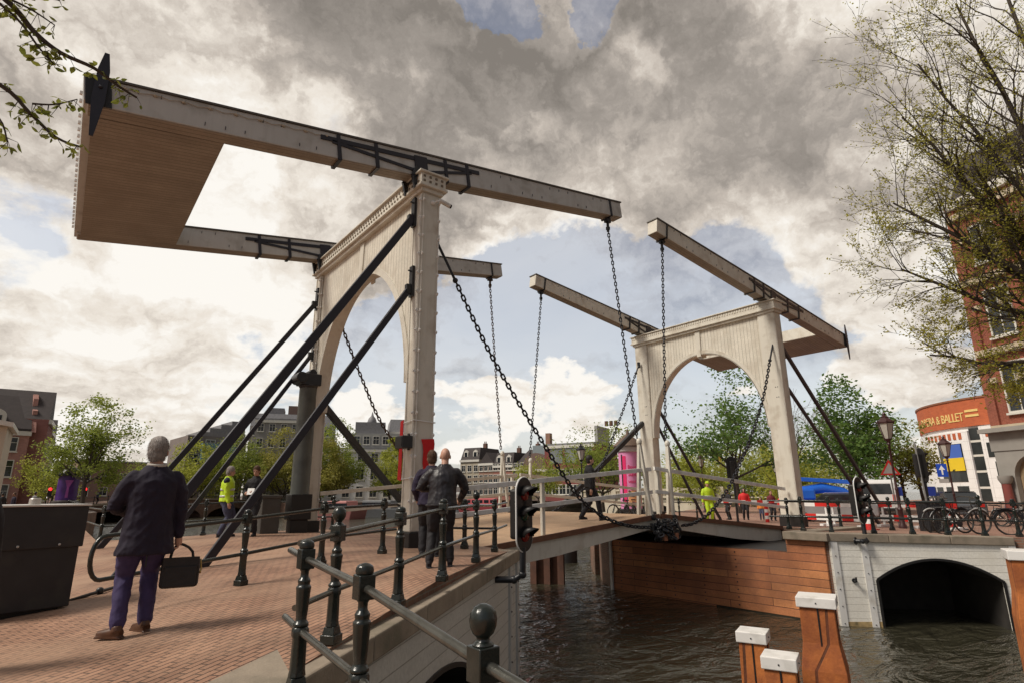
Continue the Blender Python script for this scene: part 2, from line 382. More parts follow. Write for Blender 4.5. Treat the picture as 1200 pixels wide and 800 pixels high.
# ------------------------------------------------------------------ ground, water
PAVE = coursed('clinker_paving', (.37,.21,.138), (.275,.152,.10), (.085,.055,.04), .20, .075, (.83,.56,0), (-.56,.83,0), .009, .75, .7, .5, .34, stain=(.41,.265,.18), sscale=.42, s0=.43, samt=.85)
PAVE2 = coursed('clinker_paving_far', (.36,.20,.145), (.29,.16,.12), (.12,.09,.07), .21, .105, (.2,.98,0), (.98,-.2,0), .008, .8, .4, .5, .15, stain=(.40,.26,.19), sscale=.4)
ASPH = mat('asphalt', (.16,.13,.115), .9, var=.15, vscale=.8, bump=.2, bscale=60, wpos=True)
QBRICK = coursed('quay_brick', (.23,.115,.075), (.17,.085,.06), (.18,.155,.125), .22, .068, (.62,.78,0), (0,0,1), .01, .85, .4, .5, .22, stain=(.07,.06,.04), sscale=.5)
def slab(name, outline, zf, mats, zb=-3.4, cuts=(), stuff=False):
    """a ground sheet with real sides down into the water; outline counter-clockwise, cut at the given X so that it can ramp"""
    bm = bmesh.new()
    vs = [bm.verts.new((x, y, 0)) for x, y in outline]
    f = bm.faces.new(vs); f.normal_update()
    if f.normal.z < 0: f.normal_flip()
    for cx in cuts:
        bmesh.ops.bisect_plane(bm, geom=bm.verts[:]+bm.edges[:]+bm.faces[:], plane_co=(cx,0,0), plane_no=(1,0,0))
    top = list(bm.faces)
    r = bmesh.ops.extrude_face_region(bm, geom=top)
    tv = set(v for v in r['geom'] if isinstance(v, bmesh.types.BMVert))
    for v in bm.verts:
        if v in tv: v.co.z = zf(v.co.x, v.co.y)
        else: v.co.z = zb
    bmesh.ops.recalc_face_normals(bm, faces=bm.faces)
    me = bpy.data.meshes.new(name)
    for fc in bm.faces: fc.material_index = 0 if fc.normal.z > .5 else 1
    bm.to_mesh(me); bm.free()
    for m_ in mats: me.materials.append(m_)
    o = bpy.data.objects.new(name, me); col.objects.link(o); o['kind'] = 'structure'; RW[o.name] = Vector((0,0,0)); return o
NW0, NW1 = Vector((-4.60,-6.75,0)), Vector((1.63,-1.29,0))        # near wing wall, outer edge of its coping
FW0, FW1 = Vector((11.2,-3.1,0)), Vector((14.2,-6.4,0))           # far wing wall
def notched(A, B, a0, a1, depth):
    u = (B-A).normalized(); n = Vector((-u.y, u.x, 0))      # into the bank
    return [tuple((A+u*s+n*o)[:2]) for s, o in ((a0-.02,0),(a0-.02,depth),(a1+.02,depth),(a1+.02,0))]
slab('quay_paving', [(-90,-60), (-4.55,-60), (-4.60,-6.75), (1.63,-1.29), (1.63,8.2), (-1.6,7.45), (-3.0,7.95), (-4.75,9.9), (-4.95,48), (-90,48)],
     lambda x, y: GN(x), [PAVE, QBRICK], cuts=(-8,-2,-.5), zb=-.90)
slab('quay_base', [(-90,-60), (-4.55,-60), (-4.60,-6.75)]+notched(NW0, NW1, .7, 5.7, 2.7)+[(1.63,-1.29), (1.63,8.2), (-1.6,7.45), (-3.0,7.95), (-4.75,9.9), (-4.95,48), (-90,48)],
     lambda x, y: -.90, [QBRICK, QBRICK])
slab('far_quay_paving', [(14.9,-1.95), (11.15,-1.95), (11.2,-3.1), (14.2,-6.4), (14.8,-60), (900,-60), (900,60), (64,26), (44,24), (26,16), (17,12), (14.3,9.2), (13.2,7.9), (14.9,7.4)],
     lambda x, y: GF(x), [PAVE2, QBRICK], cuts=(11.5,26), zb=-.66)
slab('far_quay_base', [(14.9,-1.95), (11.15,-1.95), (11.2,-3.1)]+notched(FW0, FW1, 1.05, 4.05, 2.7)+[(14.2,-6.4), (14.8,-60), (900,-60), (900,60), (64,26), (44,24), (26,16), (17,12), (14.3,9.2), (13.2,7.9), (14.9,7.4)],
     lambda x, y: -.66, [QBRICK, QBRICK])
slab('pier_base', [(11.12,-1.96), (14.88,-1.96), (14.88,7.2), (13.2,7.6), (11.9,6.2), (11.0,4.7)], lambda x, y: -.62, [BLACK, QBRICK])
slab('canal_bank', [(-90,48), (-4.95,48), (-2.6,57), (-2.6,64), (-5.0,72), (-4.5,200), (-4.5,700), (-300,700), (-300,48)], lambda x, y: -.42, [ASPH, QBRICK])
slab('north_bank', [(4,105), (26.5,110.5), (26.5,83.5), (44,84), (58,104), (85,109), (250,150), (900,300), (900,900), (4,900)], lambda x, y: -.35, [ASPH, QBRICK])
def water():
    M = bpy.data.materials.new('canal_water'); M.use_nodes = True; nt = M.node_tree; N = nt.nodes; L = nt.links
    b = N['Principled BSDF']; b.inputs['Base Color'].default_value = (.045,.042,.027,1); b.inputs['Roughness'].default_value = .06; b.inputs['IOR'].default_value = 1.6
    b.inputs['Specular IOR Level'].default_value = 1.0
    g = N.new('ShaderNodeNewGeometry').outputs['Position']
    mp = N.new('ShaderNodeMapping'); L.new(g, mp.inputs[0]); mp.inputs['Rotation'].default_value = (0,0,R(35)); mp.inputs['Scale'].default_value = (1.0,1.9,1)
    def nz(s, det, dist=.4):
        n = N.new('ShaderNodeTexNoise'); L.new(mp.outputs[0], n.inputs['Vector']); n.inputs['Scale'].default_value = s; n.inputs['Detail'].default_value = det; n.inputs['Distortion'].default_value = dist
        return n.outputs['Fac']
    b1 = N.new('ShaderNodeBump'); b1.inputs['Strength'].default_value = 1.0; b1.inputs['Distance'].default_value = .30; L.new(nz(.95, 3, .8), b1.inputs['Height'])
    b2 = N.new('ShaderNodeBump'); b2.inputs['Strength'].default_value = 1.0; b2.inputs['Distance'].default_value = .045; L.new(nz(5.5, 4, .5), b2.inputs['Height']); L.new(b1.outputs[0], b2.inputs['Normal'])
    L.new(b2.outputs[0], b.inputs['Normal'])
    mb = MB(); mb.add([(-800,-400,-2.4), (1200,-400,-2.4), (1200,1200,-2.4), (-800,1200,-2.4)], [(0,1,2,3)])
    struct('canal_water', mb, M)
water()

# ------------------------------------------------------------------ near wing wall, its coping
TIDE = mat('ochre_tide_mark', (.42,.30,.14), .7, var=.5, vscale=5, dirt=(.10,.09,.04), dscale=6, wpos=True)
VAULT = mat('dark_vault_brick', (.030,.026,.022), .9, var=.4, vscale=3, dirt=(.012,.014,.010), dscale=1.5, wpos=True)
def wing(name, label, A, B, H0, H1, arch, clad, flip, pil, zb=-3.2, end=None):
    """splayed, board-clad abutment wall with an arched opening; A..B outer line"""
    A, B = Vector(A), Vector(B); d = (B-A); Ln = d.length; u = d/Ln; n = Vector((u.y, -u.x, 0))*(1 if flip else -1)  # outward
    root = thing(name, label, 'wall', (A+B)/2)
    P = lambda s, z, o=0: A + u*s + n*o + Vector((0,0,z))
    a0, a1, spring, crown = arch
    hz = lambda s: H0+(H1-H0)*s/Ln
    poly = [P(0, zb), P(0, hz(0)-.02), P(Ln, hz(Ln)-.02), P(Ln, zb), P(a1, zb), P(a1, spring)]
    k = 18
    cx, rad = (a0+a1)/2, (a1-a0)/2
    for i in range(1, k): 
        t = math.pi*i/k; c_ = 1-2*i/k*1.0; poly.append(P(cx+rad*c_, spring+(crown-spring)*(1-c_*c_)))
    poly += [P(a0, spring), P(a0, zb)]
    w = MB(); w.prism(poly, n*.10); obj('cladding', w, clad, root)
    # dark vault behind
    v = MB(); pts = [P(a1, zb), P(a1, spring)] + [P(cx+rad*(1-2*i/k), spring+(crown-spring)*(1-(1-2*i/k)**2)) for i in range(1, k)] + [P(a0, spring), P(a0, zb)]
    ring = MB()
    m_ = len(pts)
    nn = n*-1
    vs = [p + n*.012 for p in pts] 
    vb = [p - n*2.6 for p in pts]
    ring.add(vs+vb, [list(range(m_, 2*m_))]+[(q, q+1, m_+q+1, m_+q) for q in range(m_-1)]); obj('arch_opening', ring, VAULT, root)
    tr = MB()
    for q in range(len(pts)-1):
        tr.bar(pts[q]+n*.11, pts[q+1]+n*.11, .06, .03, n)
    obj('arch_rim', tr, BLACK, root)
    for s in pil:
        pm = MB(); c = P(s, 0, .115); ztop = hz(s)-.03
        pm.bar(P(s, zb, .115), P(s, ztop, .115), .16, .05, n); obj('batten', pm, WHITEP if clad is WHITEB else GREYW, root)
        bt = MB()
        z = ztop-.12
        while z > -2.4: bt.ball(P(s, z, .146), .016, 6); z -= .42
        obj('batten_bolts', bt, IRON, root)
    for s0, s1 in ((.02, a0-.02), (a1+.02, Ln-.02)):
        tl = MB(); tl.prism([P(s0,-2.46,.101), P(s1,-2.46,.101), P(s1,-2.27,.101), P(s0,-2.30,.101)], n*.006); obj('tide_mark', tl, TIDE, root)
    # coping stones
    cp = MB(); ns = max(2, round(Ln/1.35)); 
    if clad is not WHITEB: cp.prism([P(-2.2, hz(0)-.40, .16), P(-.005, hz(0)-.20, .16), P(-.005, hz(0)+.012, .16), P(-2.2, GN(P(-2.2,0).x)+.006, .16)], n*-.46)
    for i in range(ns):
        s0, s1 = i*Ln/ns+.004, (i+1)*Ln/ns-.004
        q = [P(s0, hz(s0)-.20, .16), P(s1, hz(s1)-.20, .16), P(s1, hz(s1)+.012, .16), P(s0, hz(s0)+.012, .16)]
        cp.prism(q, n*-.62)
    obj('coping', cp, STONE, root, bevel=.018)
    return root
NC = coursed('grey_cladding_boards', (.58,.57,.53), (.55,.54,.50), (.30,.29,.26), 30, .2, (.752,.659,0), (0,0,1), .006, .5, .5, .0, .06)
wing('abutment_wall', 'pale grey board-clad wing wall below the near footway railing, with a low dark arch', NW0, NW1, GN(-4.6), GN(1.6)-.0, (.7,5.7,-1.75,-.97), NC, True, (7.5,8.2))
wing('abutment_wall', 'white board-clad wing wall on the far bank with a wide dark water arch', FW0, FW1, GF(11.2), GF(14.2), (1.05,4.05,-1.25,-.72), WHITEB, True, (.10,.85,4.38))
# far pier front in reddish hardwood planks
WOODF = coursed('hardwood_fender_planks', (.68,.29,.12), (.42,.16,.075), (.10,.045,.03), 3.7, .215, (0,1,0), (0,0,1), .010, .6, .5, .37, .30, stain=(.23,.10,.06), sscale=.55)
pf = thing('fender_wall', 'reddish brown hardwood plank wall of the far bridge pier rising from the water', 'wall', (11.0,1,-2.4))
w = MB(); w.prism([(10.9,4.7,-.64), (10.9,4.7,-3.2), (11.10,-1.95,-3.2), (11.10,-1.95,-.64)], (.10,0,0))
w.prism([(11.10,-1.952,-.28), (11.10,-1.952,-3.2), (11.12,-3.02,-3.2), (11.12,-3.02,-.28)], (.08,0,0)); obj('planking', w, WOODF, pf)
bt = MB()
for i in range(7):
    yy = 4.3-i*1.15
    for k in range(8):
        z = -.75-k*.215
        if yy < -1.3 or z < -2.38: continue
        xx = 10.9+(4.7-yy)/6*.18
        bt.ball((xx-.003, yy, z), .022, 6)
obj('plank_bolts', bt, IRON, pf)
wb = MB(); wb.bar((10.86,4.72,-.5), (10.86,4.72,-3), .09, .09); obj('corner_batten', wb, WHITEP, pf)
cp = MB(); cp.bb(10.95,11.6,-3.2,-1.95,-.28,GF(11.2)+.012); cp.bb(11.604,14.9,-2.5,-1.95,-.28,GF(11.6)+.012); obj('coping', cp, STONE, pf, bevel=.018)
sl = MB(); sl.bar((10.99,4.6,-2.42), (11.15,-3.0,-2.42), .10, .12); obj('weed_line', sl, mat('wet_weed', (.035,.028,.016), .5, var=.4, vscale=8), pf)
# small mooring eye on the white wall, hydrant
u_ = (FW1-FW0).normalized(); n_ = Vector((u_.y,-u_.x,0))
e = MB(); c = FW0+u_*.48+n_*.12+Vector((0,0,-1.27)); e.tube([c, c+n_*.16], .03, 8); e.tube([c+n_*.16, c+n_*.16+Vector((0,0,.10))], .025, 8); e.lathe([(.06,0),(.06,.02)], c, 10, axis=n_)
single('mooring_hook', e, IRON, 'small black mooring hook on the white far wing wall left of the arch', 'hook')
# steel sheet pile and dark round pile under the near leaf
RUST = mat('brown_sheet_pile', (.11,.048,.030), .7, var=.3, vscale=5, bump=.2, dirt=(.07,.035,.025), dscale=2)
s = MB()
for k in range(5):
    a = (9.55+k*.19, 7.65-k*.19)
    s.box((a[0]+(.06 if k % 2 else 0), a[1]+(.06 if k % 2 else 0), -1.75), (.272,.13+.01*(k % 2),3.3-.01*(k % 2)), R(-45+(18 if k % 2 else -18)))
single('sheet_pile', s, RUST, 'rusty brown steel sheet pile standing in the water below the near bridge leaf', 'pile', bevel=.015)
s = MB(); s.lathe([(.55,-3.3),(.55,-.5),(.5,-.4)], (15.5,12.2,0), 14); single('mooring_pile', s, BLACK, 'black round pile in the water behind the far pier', 'pile')
# ------------------------------------------------------------------ drawbridge portals
XS = 16.36                                  # far portal is the near one mirrored about X = XS/2
TILT = .1435
def portal(far):
    X = (lambda x: XS-x) if far else (lambda x: x)
    wY = .70 if far else .42
    zb = -.10 if far else 0.0
    W1 = 7.2
    root = thing('bridge_portal', 'cream portal of the far bank, beside the opera building' if far else 'tall cream near portal with a red cloth on its leg', 'bridge portal', (X(.23), 3.55, zb), 'drawbridge portals')
    root['label'] = 'smaller looking cream gate portal of the drawbridge on the far bank' if far else 'large cream gate portal of the drawbridge nearest the camera, with fairy lights on its legs'
    T = lambda pts: [(X(p[0]), p[1], p[2]) for p in pts]
    def bb(mb, x0, x1, y0, y1, z0, z1): mb.bb(min(X(x0), X(x1)), max(X(x0), X(x1)), y0, y1, z0, z1)
    for k in range(2):
        y0, y1 = (0, wY) if k == 0 else (W1-wY, W1)
        l = MB(); bb(l, 0, .47, y0, y1, zb+.29, 8.0)
        lg = obj('leg', l, CREAM, root, bevel=.02)
        p = MB(); bb(p, -.05, .53, y0-.05, y1+.05, zb-.15, zb+.29); obj('plinth', p, BLACK, lg, bevel=.02)
        # raised edge mouldings on the outer faces
        t = MB(); 
        for ys, yy in ((1, y0), (-1, y1)):
            bb(t, -.018, .0, yy if ys > 0 else yy-.05, yy+.05 if ys > 0 else yy, zb+.32, 7.95)
        for xx in (.012, .42):
            bb(t, xx, xx+.04, y0-.018, y0, zb+.32, 7.95)
        obj('edge_moulding', t, CREAM, lg)
        if not far:
            bl = MB(); 
            for xx, yy, ox, oy in ((-.03, y0+.02, -1, 0), (.03, y0-.03, 0, -1), (.45, y0-.03, 0, -1)):
                z = .9
                while z < 7.9:
                    bl.box((X(xx), yy, z), (.035,.035,.075)); bl.ball((X(xx)+ox*.03, yy+oy*.03, z), .022, 6); z += .46
                bl.tube([(X(xx), yy, .6), (X(xx), yy, 7.95)], .006, 4)
            obj('light_string', bl, WHITEP, lg)
        else:
            bl = MB()
            for z in (4.6, 5.0): 
                for yy in (y0+.2, y0+.28): bl.ball((X(.475), yy, z), .018, 6)
            obj('leg_bolts', bl, IRON, lg)
    # boarded arch panel between the legs
    a, cy, spr, crown = (2.95 if not far else 2.80), 3.6, 3.5, 6.95
    y0, y1 = wY, W1-wY
    def arcp(off=0, k=40):
        pts = [(cy+(a+off)*math.cos(math.pi*i/k), spr+(crown-spr+off)*math.sin(math.pi*i/k)) for i in range(k+1)]
        return pts
    pts = arcp()
    poly = [(y1, 8.0), (y0, 8.0), (y0, spr)] + [(min(max(p[0], y0+.002), y1-.002), p[1]) for p in reversed(pts)] + [(y1, spr)]
    pn = MB(); pn.prism([(X(.07), p[0], p[1]) for p in poly], (X(.40)-X(.07), 0, 0)); obj('arch_panel', pn, CREAM_B, root)
    for xx, nm in ((.045, 1), (.40, 2)):
        m_ = MB(); A_, B_ = arcp(.0), arcp(.17)
        for i in range(len(A_)-1):
            q = [A_[i], A_[i+1], B_[i+1], B_[i]]
            if all(abs(p[0]-cy) > a+.02 and p[1] < spr+.01 for p in q): continue
            m_.prism([(X(xx), min(max(p[0], y0-.0), y1), p[1]) for p in q], (X(xx+.03)-X(xx), 0, 0))
        obj('arch_moulding', m_, CREAM, root)
    sf = MB(); A_ = arcp(-.012)
    for i in range(len(A_)-1):
        (ya, za), (yb, zb_) = A_[i], A_[i+1]
        sf.prism([(X(.04), ya, za), (X(.43), ya, za), (X(.43), yb, zb_), (X(.04), yb, zb_)], (0, (cy-(ya+yb)/2)/a*-.03, .03))
    obj('arch_soffit', sf, CREAM, root)
    for xx in (.035, .41):
        k_ = MB(); k_.prism([(X(xx), cy-.10, crown-.10), (X(xx), cy+.10, crown-.10), (X(xx), cy+.13, 7.98), (X(xx), cy-.13, 7.98)], (X(xx+.05)-X(xx), 0, 0)); obj('keystone', k_, CREAM, root)
    # cornice
    c = MB(); bb(c, -.06, .53, -.07, W1+.07, 8.0, 8.10); bb(c, -.14, .61, -.15, W1+.15, 8.102, 8.17); bb(c, -.10, .57, -.11, W1+.11, 8.172, 8.45); bb(c, -.16, .63, -.17, W1+.17, 8.452, 8.50)
    co = obj('cornice', c, CREAM, root, bevel=.012)
    d = MB()
    if not far:
        for row, z in ((0, 8.25), (1, 8.37)):
            for i in range(46): d.box((X(-.11), .02+i*.157+row*.07, z), (.02,.055,.05))
        for i in range(4): 
            for z in (8.25, 8.37): d.box((X(-.02+i*.16), -.12, z), (.055,.02,.05))
        obj('cornice_lights', d, mat('dark_bronze_bolts', (.16,.125,.085), .5), co)
    else:
        for i in range(60): d.box((X(-.11), .02+i*.122, 8.36), (.02,.06,.09))
        for i in range(60): d.box((X(.58), .02+i*.122, 8.36), (.02,.06,.09))
        obj('cornice_dentils', d, CREAM, co)
    # raking struts
    if not far: st = [((-.04,.33,7.47), (-5.05,.33,-.40), .17), ((-.04,.30,5.70), (-3.80,.30,-.25), .14), ((-.04,6.95,7.10), (-4.93,6.9,-.35), .14), ((-.04,6.9,5.40), (-3.5,6.9,-.28), .12)]
    else: st = [((16.4,.35,7.25), (24.9,.3,-.5), .15), ((16.4,.35,5.55), (23.6,.3,-.5), .13), ((16.4,6.9,5.75), (21.4,6.9,-.35), .13), ((16.4,6.9,4.85), (20.0,6.9,-.3), .12)]
    for p, q, w in st:
        p, q = Vector(p), Vector(q); s_ = MB(); s_.bar(p, q, w*.75, w); 
        if w > .15: s_.bar(p+Vector((0,.0,.10)), q+Vector((0,0,.10)), .03, .05)
        so = obj('strut', s_, DKBLUE, root, bevel=.012)
        b_ = MB(); b_.box(p+Vector((0,0,.1)), (.06,.16,.75)); b_.box(p+(q-p).normalized()*.12, (.16,.12,.22)); 
        for dz in (-.15, .35): b_.bar(p+Vector((0,0,dz)), p+Vector((-.10 if not far else .10,0,dz+.01)), .03, .03)
        obj('strut_bracket', b_, IRON, so)
    if not far: p, q = (.5,7.0,3.75), (6.2,8.9,-1.2)
    else: p, q = (15.9,7.0,4.25), (10.9,7.35,.55)
    s_ = MB(); s_.bar(p, q, .17, .20); obj('river_strut', s_, mat('grey_black_steel', (.028,.028,.030), .5), root, bevel=.012)
    return root
near_portal = portal(False)
far_portal = portal(True)

def balance(far):
    sg = -1 if far else 1
    px = XS if far else 0.0
    e = Vector((sg*math.cos(TILT), 0, math.sin(TILT))); n = Vector((-sg*math.sin(TILT), 0, math.cos(TILT))); O = Vector((px, 0, 8.81))
    P = lambda a, y, h: O + e*a + Vector((0,y,0)) + n*h
    root = thing('balance_beam', 'far counterweighted balance frame seen on the right, tilting down to the right' if far else 'near counterweighted balance frame filling the upper left, with a boarded underside', 'balance beam', O+Vector((0,3.6,-.3)), 'drawbridge balance frames')
    def blk(mb, a0, a1, y0, y1, h0, h1, g0=None, g1=None):
        g0 = h0 if g0 is None else g0; g1 = h1 if g1 is None else g1
        vs = [P(a0,y0,h0), P(a1,y0,g0), P(a1,y1,g0), P(a0,y1,h0), P(a0,y0,h1), P(a1,y0,g1), P(a1,y1,g1), P(a0,y1,h1)]
        fs = [(3,2,1,0), (4,5,6,7), (0,1,5,4), (1,2,6,5), (2,3,7,6), (3,0,4,7)]
        if far: fs = [f[::-1] for f in fs]
        mb.add(vs, fs)
    BL, BT = 7.36, 6.55
    PAL = GREYW if not far else CREAM
    for y0 in (.17, 6.66):
        y1 = y0+.40
        b = MB(); blk(b, -BT, 0, y0, y1, -.27, .26, -.31, .29); blk(b, 0.0005, BL, y0, y1, -.31, .29, -.25, .24)
        bo = obj('beam', b, PAL, root, bevel=.012)
        lid = MB(); blk(lid, -BT-.03, 0, y0-.035, y1+.035, .262, .30, .292, .33); blk(lid, .0005, BL+.03, y0-.035, y1+.035, .292, .33, .242, .28)
        obj('beam_cap', lid, mat('lead_cap', (.10,.09,.08), .55), bo)
        sf = MB(); blk(sf, -BT+.02, 0, y0+.02, y1-.02, -.285, -.271, -.325, -.311); blk(sf, 0.0005, BL-.03, y0+.02, y1-.02, -.325, -.311, -.265, -.251); obj('beam_soffit', sf, TANB, bo)
        # iron fittings on both cheeks
        ir = MB()
        for yy, o_ in ((y0, -1), (y1, 1)):
            f = yy+o_*.018
            ir.bar(P(-2.45,f,.12), P(1.75,f,.12), .03, .10, n); ir.bar(P(-2.2,f,.07), P(-.1,f,-.2), .03, .07, n); ir.bar(P(1.5,f,.07), P(.15,f,-.18), .03, .07, n)
            for a in (-2.05,-1.15,.72,1.38): blk(ir, a-.04, a+.04, f-.02, f+.02, -.34, .26)
            blk(ir, -.16, .18, f-.025, f+.025, -.33, .2)
            blk(ir, BL-.55, BL-.49, f-.015, f+.015, -.30, .27)
            q = f-.004*o_
            a = -6.1+.3
            while a < BL-.7:
                if not -2.5 < a < 1.8: ir.box(P(a, f-.012*o_, -.17 if int(a*10) % 2 else .17), (.012,.012,.07))
                a += .36
        for a in (-2.05,-1.15,.72,1.38): blk(ir, a-.04, a+.04, y0-.03, y1+.03, -.35, -.327)
        blk(ir, BL-.55, BL-.49, y0-.03, y1+.03, -.30, -.27)
        blk(ir, BL-.60, BL-.44, y0+.12, y1-.12, -.42, -.30)
        obj('iron_straps', ir, DKBLUE if not far else IRON, bo)
        br = MB(); c = O+Vector((sg*.0,(y0+y1)/2,-.36)); br.tube([c+Vector((0,-.32,0)), c+Vector((0,.32,0))], .12, 12)
        for yy in (-.24,.24): br.prism([c+Vector((-.26,yy-.04,-.02)), c+Vector((.26,yy-.04,-.02)), c+Vector((.16,yy-.04,.22)), c+Vector((-.16,yy-.04,.22))], (0,.08,0)); br.prism([c+Vector((-.24,yy-.04,-.03)), c+Vector((.0,yy-.04,-.03)), c+Vector((-.16,yy-.04,-.36))], (0,.08,0))
        obj('bearing', br, IRON, bo, bevel=.01)
    # counterweight box
    cw = MB(); blk(cw, -6.45, -4.32, .575, 6.655, -.262, .255); co = obj('counterweight', cw, PAL, root)
    cs = MB(); blk(cs, -6.47, -4.31, .56, 6.67, -.296, -.264); obj('boarded_underside', cs, TANB, co)
    en = MB(); blk(en, -6.60, -6.455, .17, 7.06, -.20, .31); obj('end_board', en, PAL, co)
    st = MB()
    for i in range(26): st.box(P(-6.63, .3+i*.26, -.02), (.04,.05,.06))
    obj('end_lights', st, WHITEP, co)
    # iron end plate and pointed blade
    pl = MB(); blk(pl, -6.58, -6.2, .145, .168, -.28, .27); obj('end_plate', pl, BLACK, root)
    bc = P(-6.38, .115, -.05); bl = MB()
    q = [(-.03,-.86), (.03,-.86), (.10,-.15), (.09,.45), (.035,.80), (-.035,.80), (-.09,.45), (-.10,-.15)]
    bl.prism([bc+Vector((a,0,z)) for a, z in q], (0,-.03,0)); bl.ball(bc+Vector((0,-.035,.1)), .035, 8); obj('blade', bl, DKBLUE, root)
    if not far:
        ls = MB(); pts = []
        for i in range(9):
            a = -6.0+i*.46; p = P(a, .15, .17); pts.append(p+n*.02); 
            if i < 8: pts.append(P(a+.23, .15, .14))
            ls.ball(p, .03, 6); ls.box(p, (.09,.02,.03))
        ls.tube(pts, .008, 4); obj('light_string', ls, mat('string_light', (.42,.36,.28), .5), root)
    return root
balance(False); balance(True)

# ------------------------------------------------------------------ chains
def chain_pts(pts, step):
    pts = [Vector(p) for p in pts]; out = []; seg = 0; acc = 0; cur = pts[0].copy(); out.append(cur.copy())
    i = 1
    while i < len(pts):
        d = pts[i]-cur
        if d.length < step: 
            # advance to the next polyline point, keeping distance along the chord
            if i+1 >= len(pts): break
            i += 1; continue
        cur = cur + d.normalized()*step; out.append(cur.copy())
    return out
def chain(label, pts, pitch, W, r, m_, top=None, rod=0):
    mb = MB(); cp = chain_pts(pts, pitch)
    for i in range(len(cp)-1):
        a, b = cp[i], cp[i+1]; t = (b-a).normalized()
        s0 = t.cross(Vector((0,1,0))).normalized(); s1 = t.cross(s0).normalized()
        k = i % 2
        side = s0*.72+s1*.69 if k else s0*.69-s1*.72
        mb.link((a+b)/2, t, side, pitch+2*r*1.6, W, r, 6, 12)
    c = thing('bridge_chain', label, 'chain', pts[0], 'drawbridge chains'); obj('chain_links', mb, m_, c)
    if rod:
        rd = MB(); d = (Vector(pts[0])-Vector(pts[1])).normalized(); a = Vector(pts[0]); rd.tube([a, a+d*rod], .035, 8); rd.ball(a, .07, 8); rd.box(a+d*rod, (.10,.10,.28)); obj('tie_rod', rd, m_, c)
    else:
        rd = MB(); a = Vector(pts[0]); rd.tube([a+Vector((0,0,-.05)), a+Vector((0,0,.28))], .045, 8); rd.box(a+Vector((0,0,.30)), (.22,.10,.06)); rd.box(a+Vector((0,0,.06)), (.09,.10,.10)); obj('shackle', rd, m_, c)
    return c
def sag(a, b, depth, k=24):
    a, b = Vector(a), Vector(b)
    return [a.lerp(b, i/k) - Vector((0,0,depth*4*(i/k)*(1-i/k))) for i in range(k+1)]
chain('vertical lift chain from the tip of the nearest balance beam down to the leaf joint', [(6.83,.37,9.10), (7.66,.4,2.52)], .115, .10, .017, CHAINM)
chain('leftmost vertical lift chain, hanging from the back beam of the near frame', [(6.83,6.86,9.10), (7.40,6.9,2.58)], .115, .10, .017, RUSTCH)
chain('vertical lift chain from the front beam of the far frame, in front of its portal', [(9.53,.37,9.10), (8.98,.4,2.50)], .115, .10, .017, CHAINM)
chain('vertical lift chain from the back beam of the far frame, left of the far portal', [(9.53,6.86,9.10), (8.80,6.9,2.30)], .115, .10, .017, CHAINM)
def bigpts(P_, k=10):
    # smooth polyline through measured points
    P_ = [Vector(p) for p in P_]; out = []
    for i in range(len(P_)-1):
        p0 = P_[max(i-1,0)]; p1 = P_[i]; p2 = P_[i+1]; p3 = P_[min(i+2, len(P_)-1)]
        for j in range(k):
            t = j/k; out.append(.5*((2*p1)+(-p0+p2)*t+(2*p0-5*p1+4*p2-p3)*t*t+(-p0+3*p1-3*p2+p3)*t**3))
    out.append(P_[-1]); return out
chain('heavy slack chain sweeping from the near portal leg down past the traffic signal', bigpts([(1.08,.2,6.05), (2.1,.18,4.40), (3.30,.15,2.82), (4.80,.10,1.02), (5.75,.05,.42), (6.7,0,.16), (7.55,-.05,.10)]), .135, .125, .022, CHAINM, rod=1.05)
chain('slack chain hanging from the front leg of the far portal to the leaf joint', bigpts([(15.55,.2,6.0), (14.45,.2,4.05), (12.3,.15,1.65), (10.7,.05,.55), (9.6,0,.16), (8.85,-.05,.10)]), .135, .125, .022, CHAINM, rod=1.0)
chain('slack rusty chain hanging behind the near portal from its back leg', bigpts([(.7,6.7,6.5), (1.6,6.8,4.75), (2.6,6.9,3.10), (4.4,7.0,1.3), (6.2,7.05,.35), (7.6,7.1,.1)]), .135, .125, .022, RUSTCH, rod=.3)
chain('slack chain hanging from the back leg of the far portal', bigpts([(15.5,6.9,6.6), (14.0,6.9,4.0), (12.6,6.95,1.85), (10.9,7.0,.7), (9.9,7.1,.25), (8.9,7.15,.1)]), .135, .125, .022, CHAINM, rod=.5)

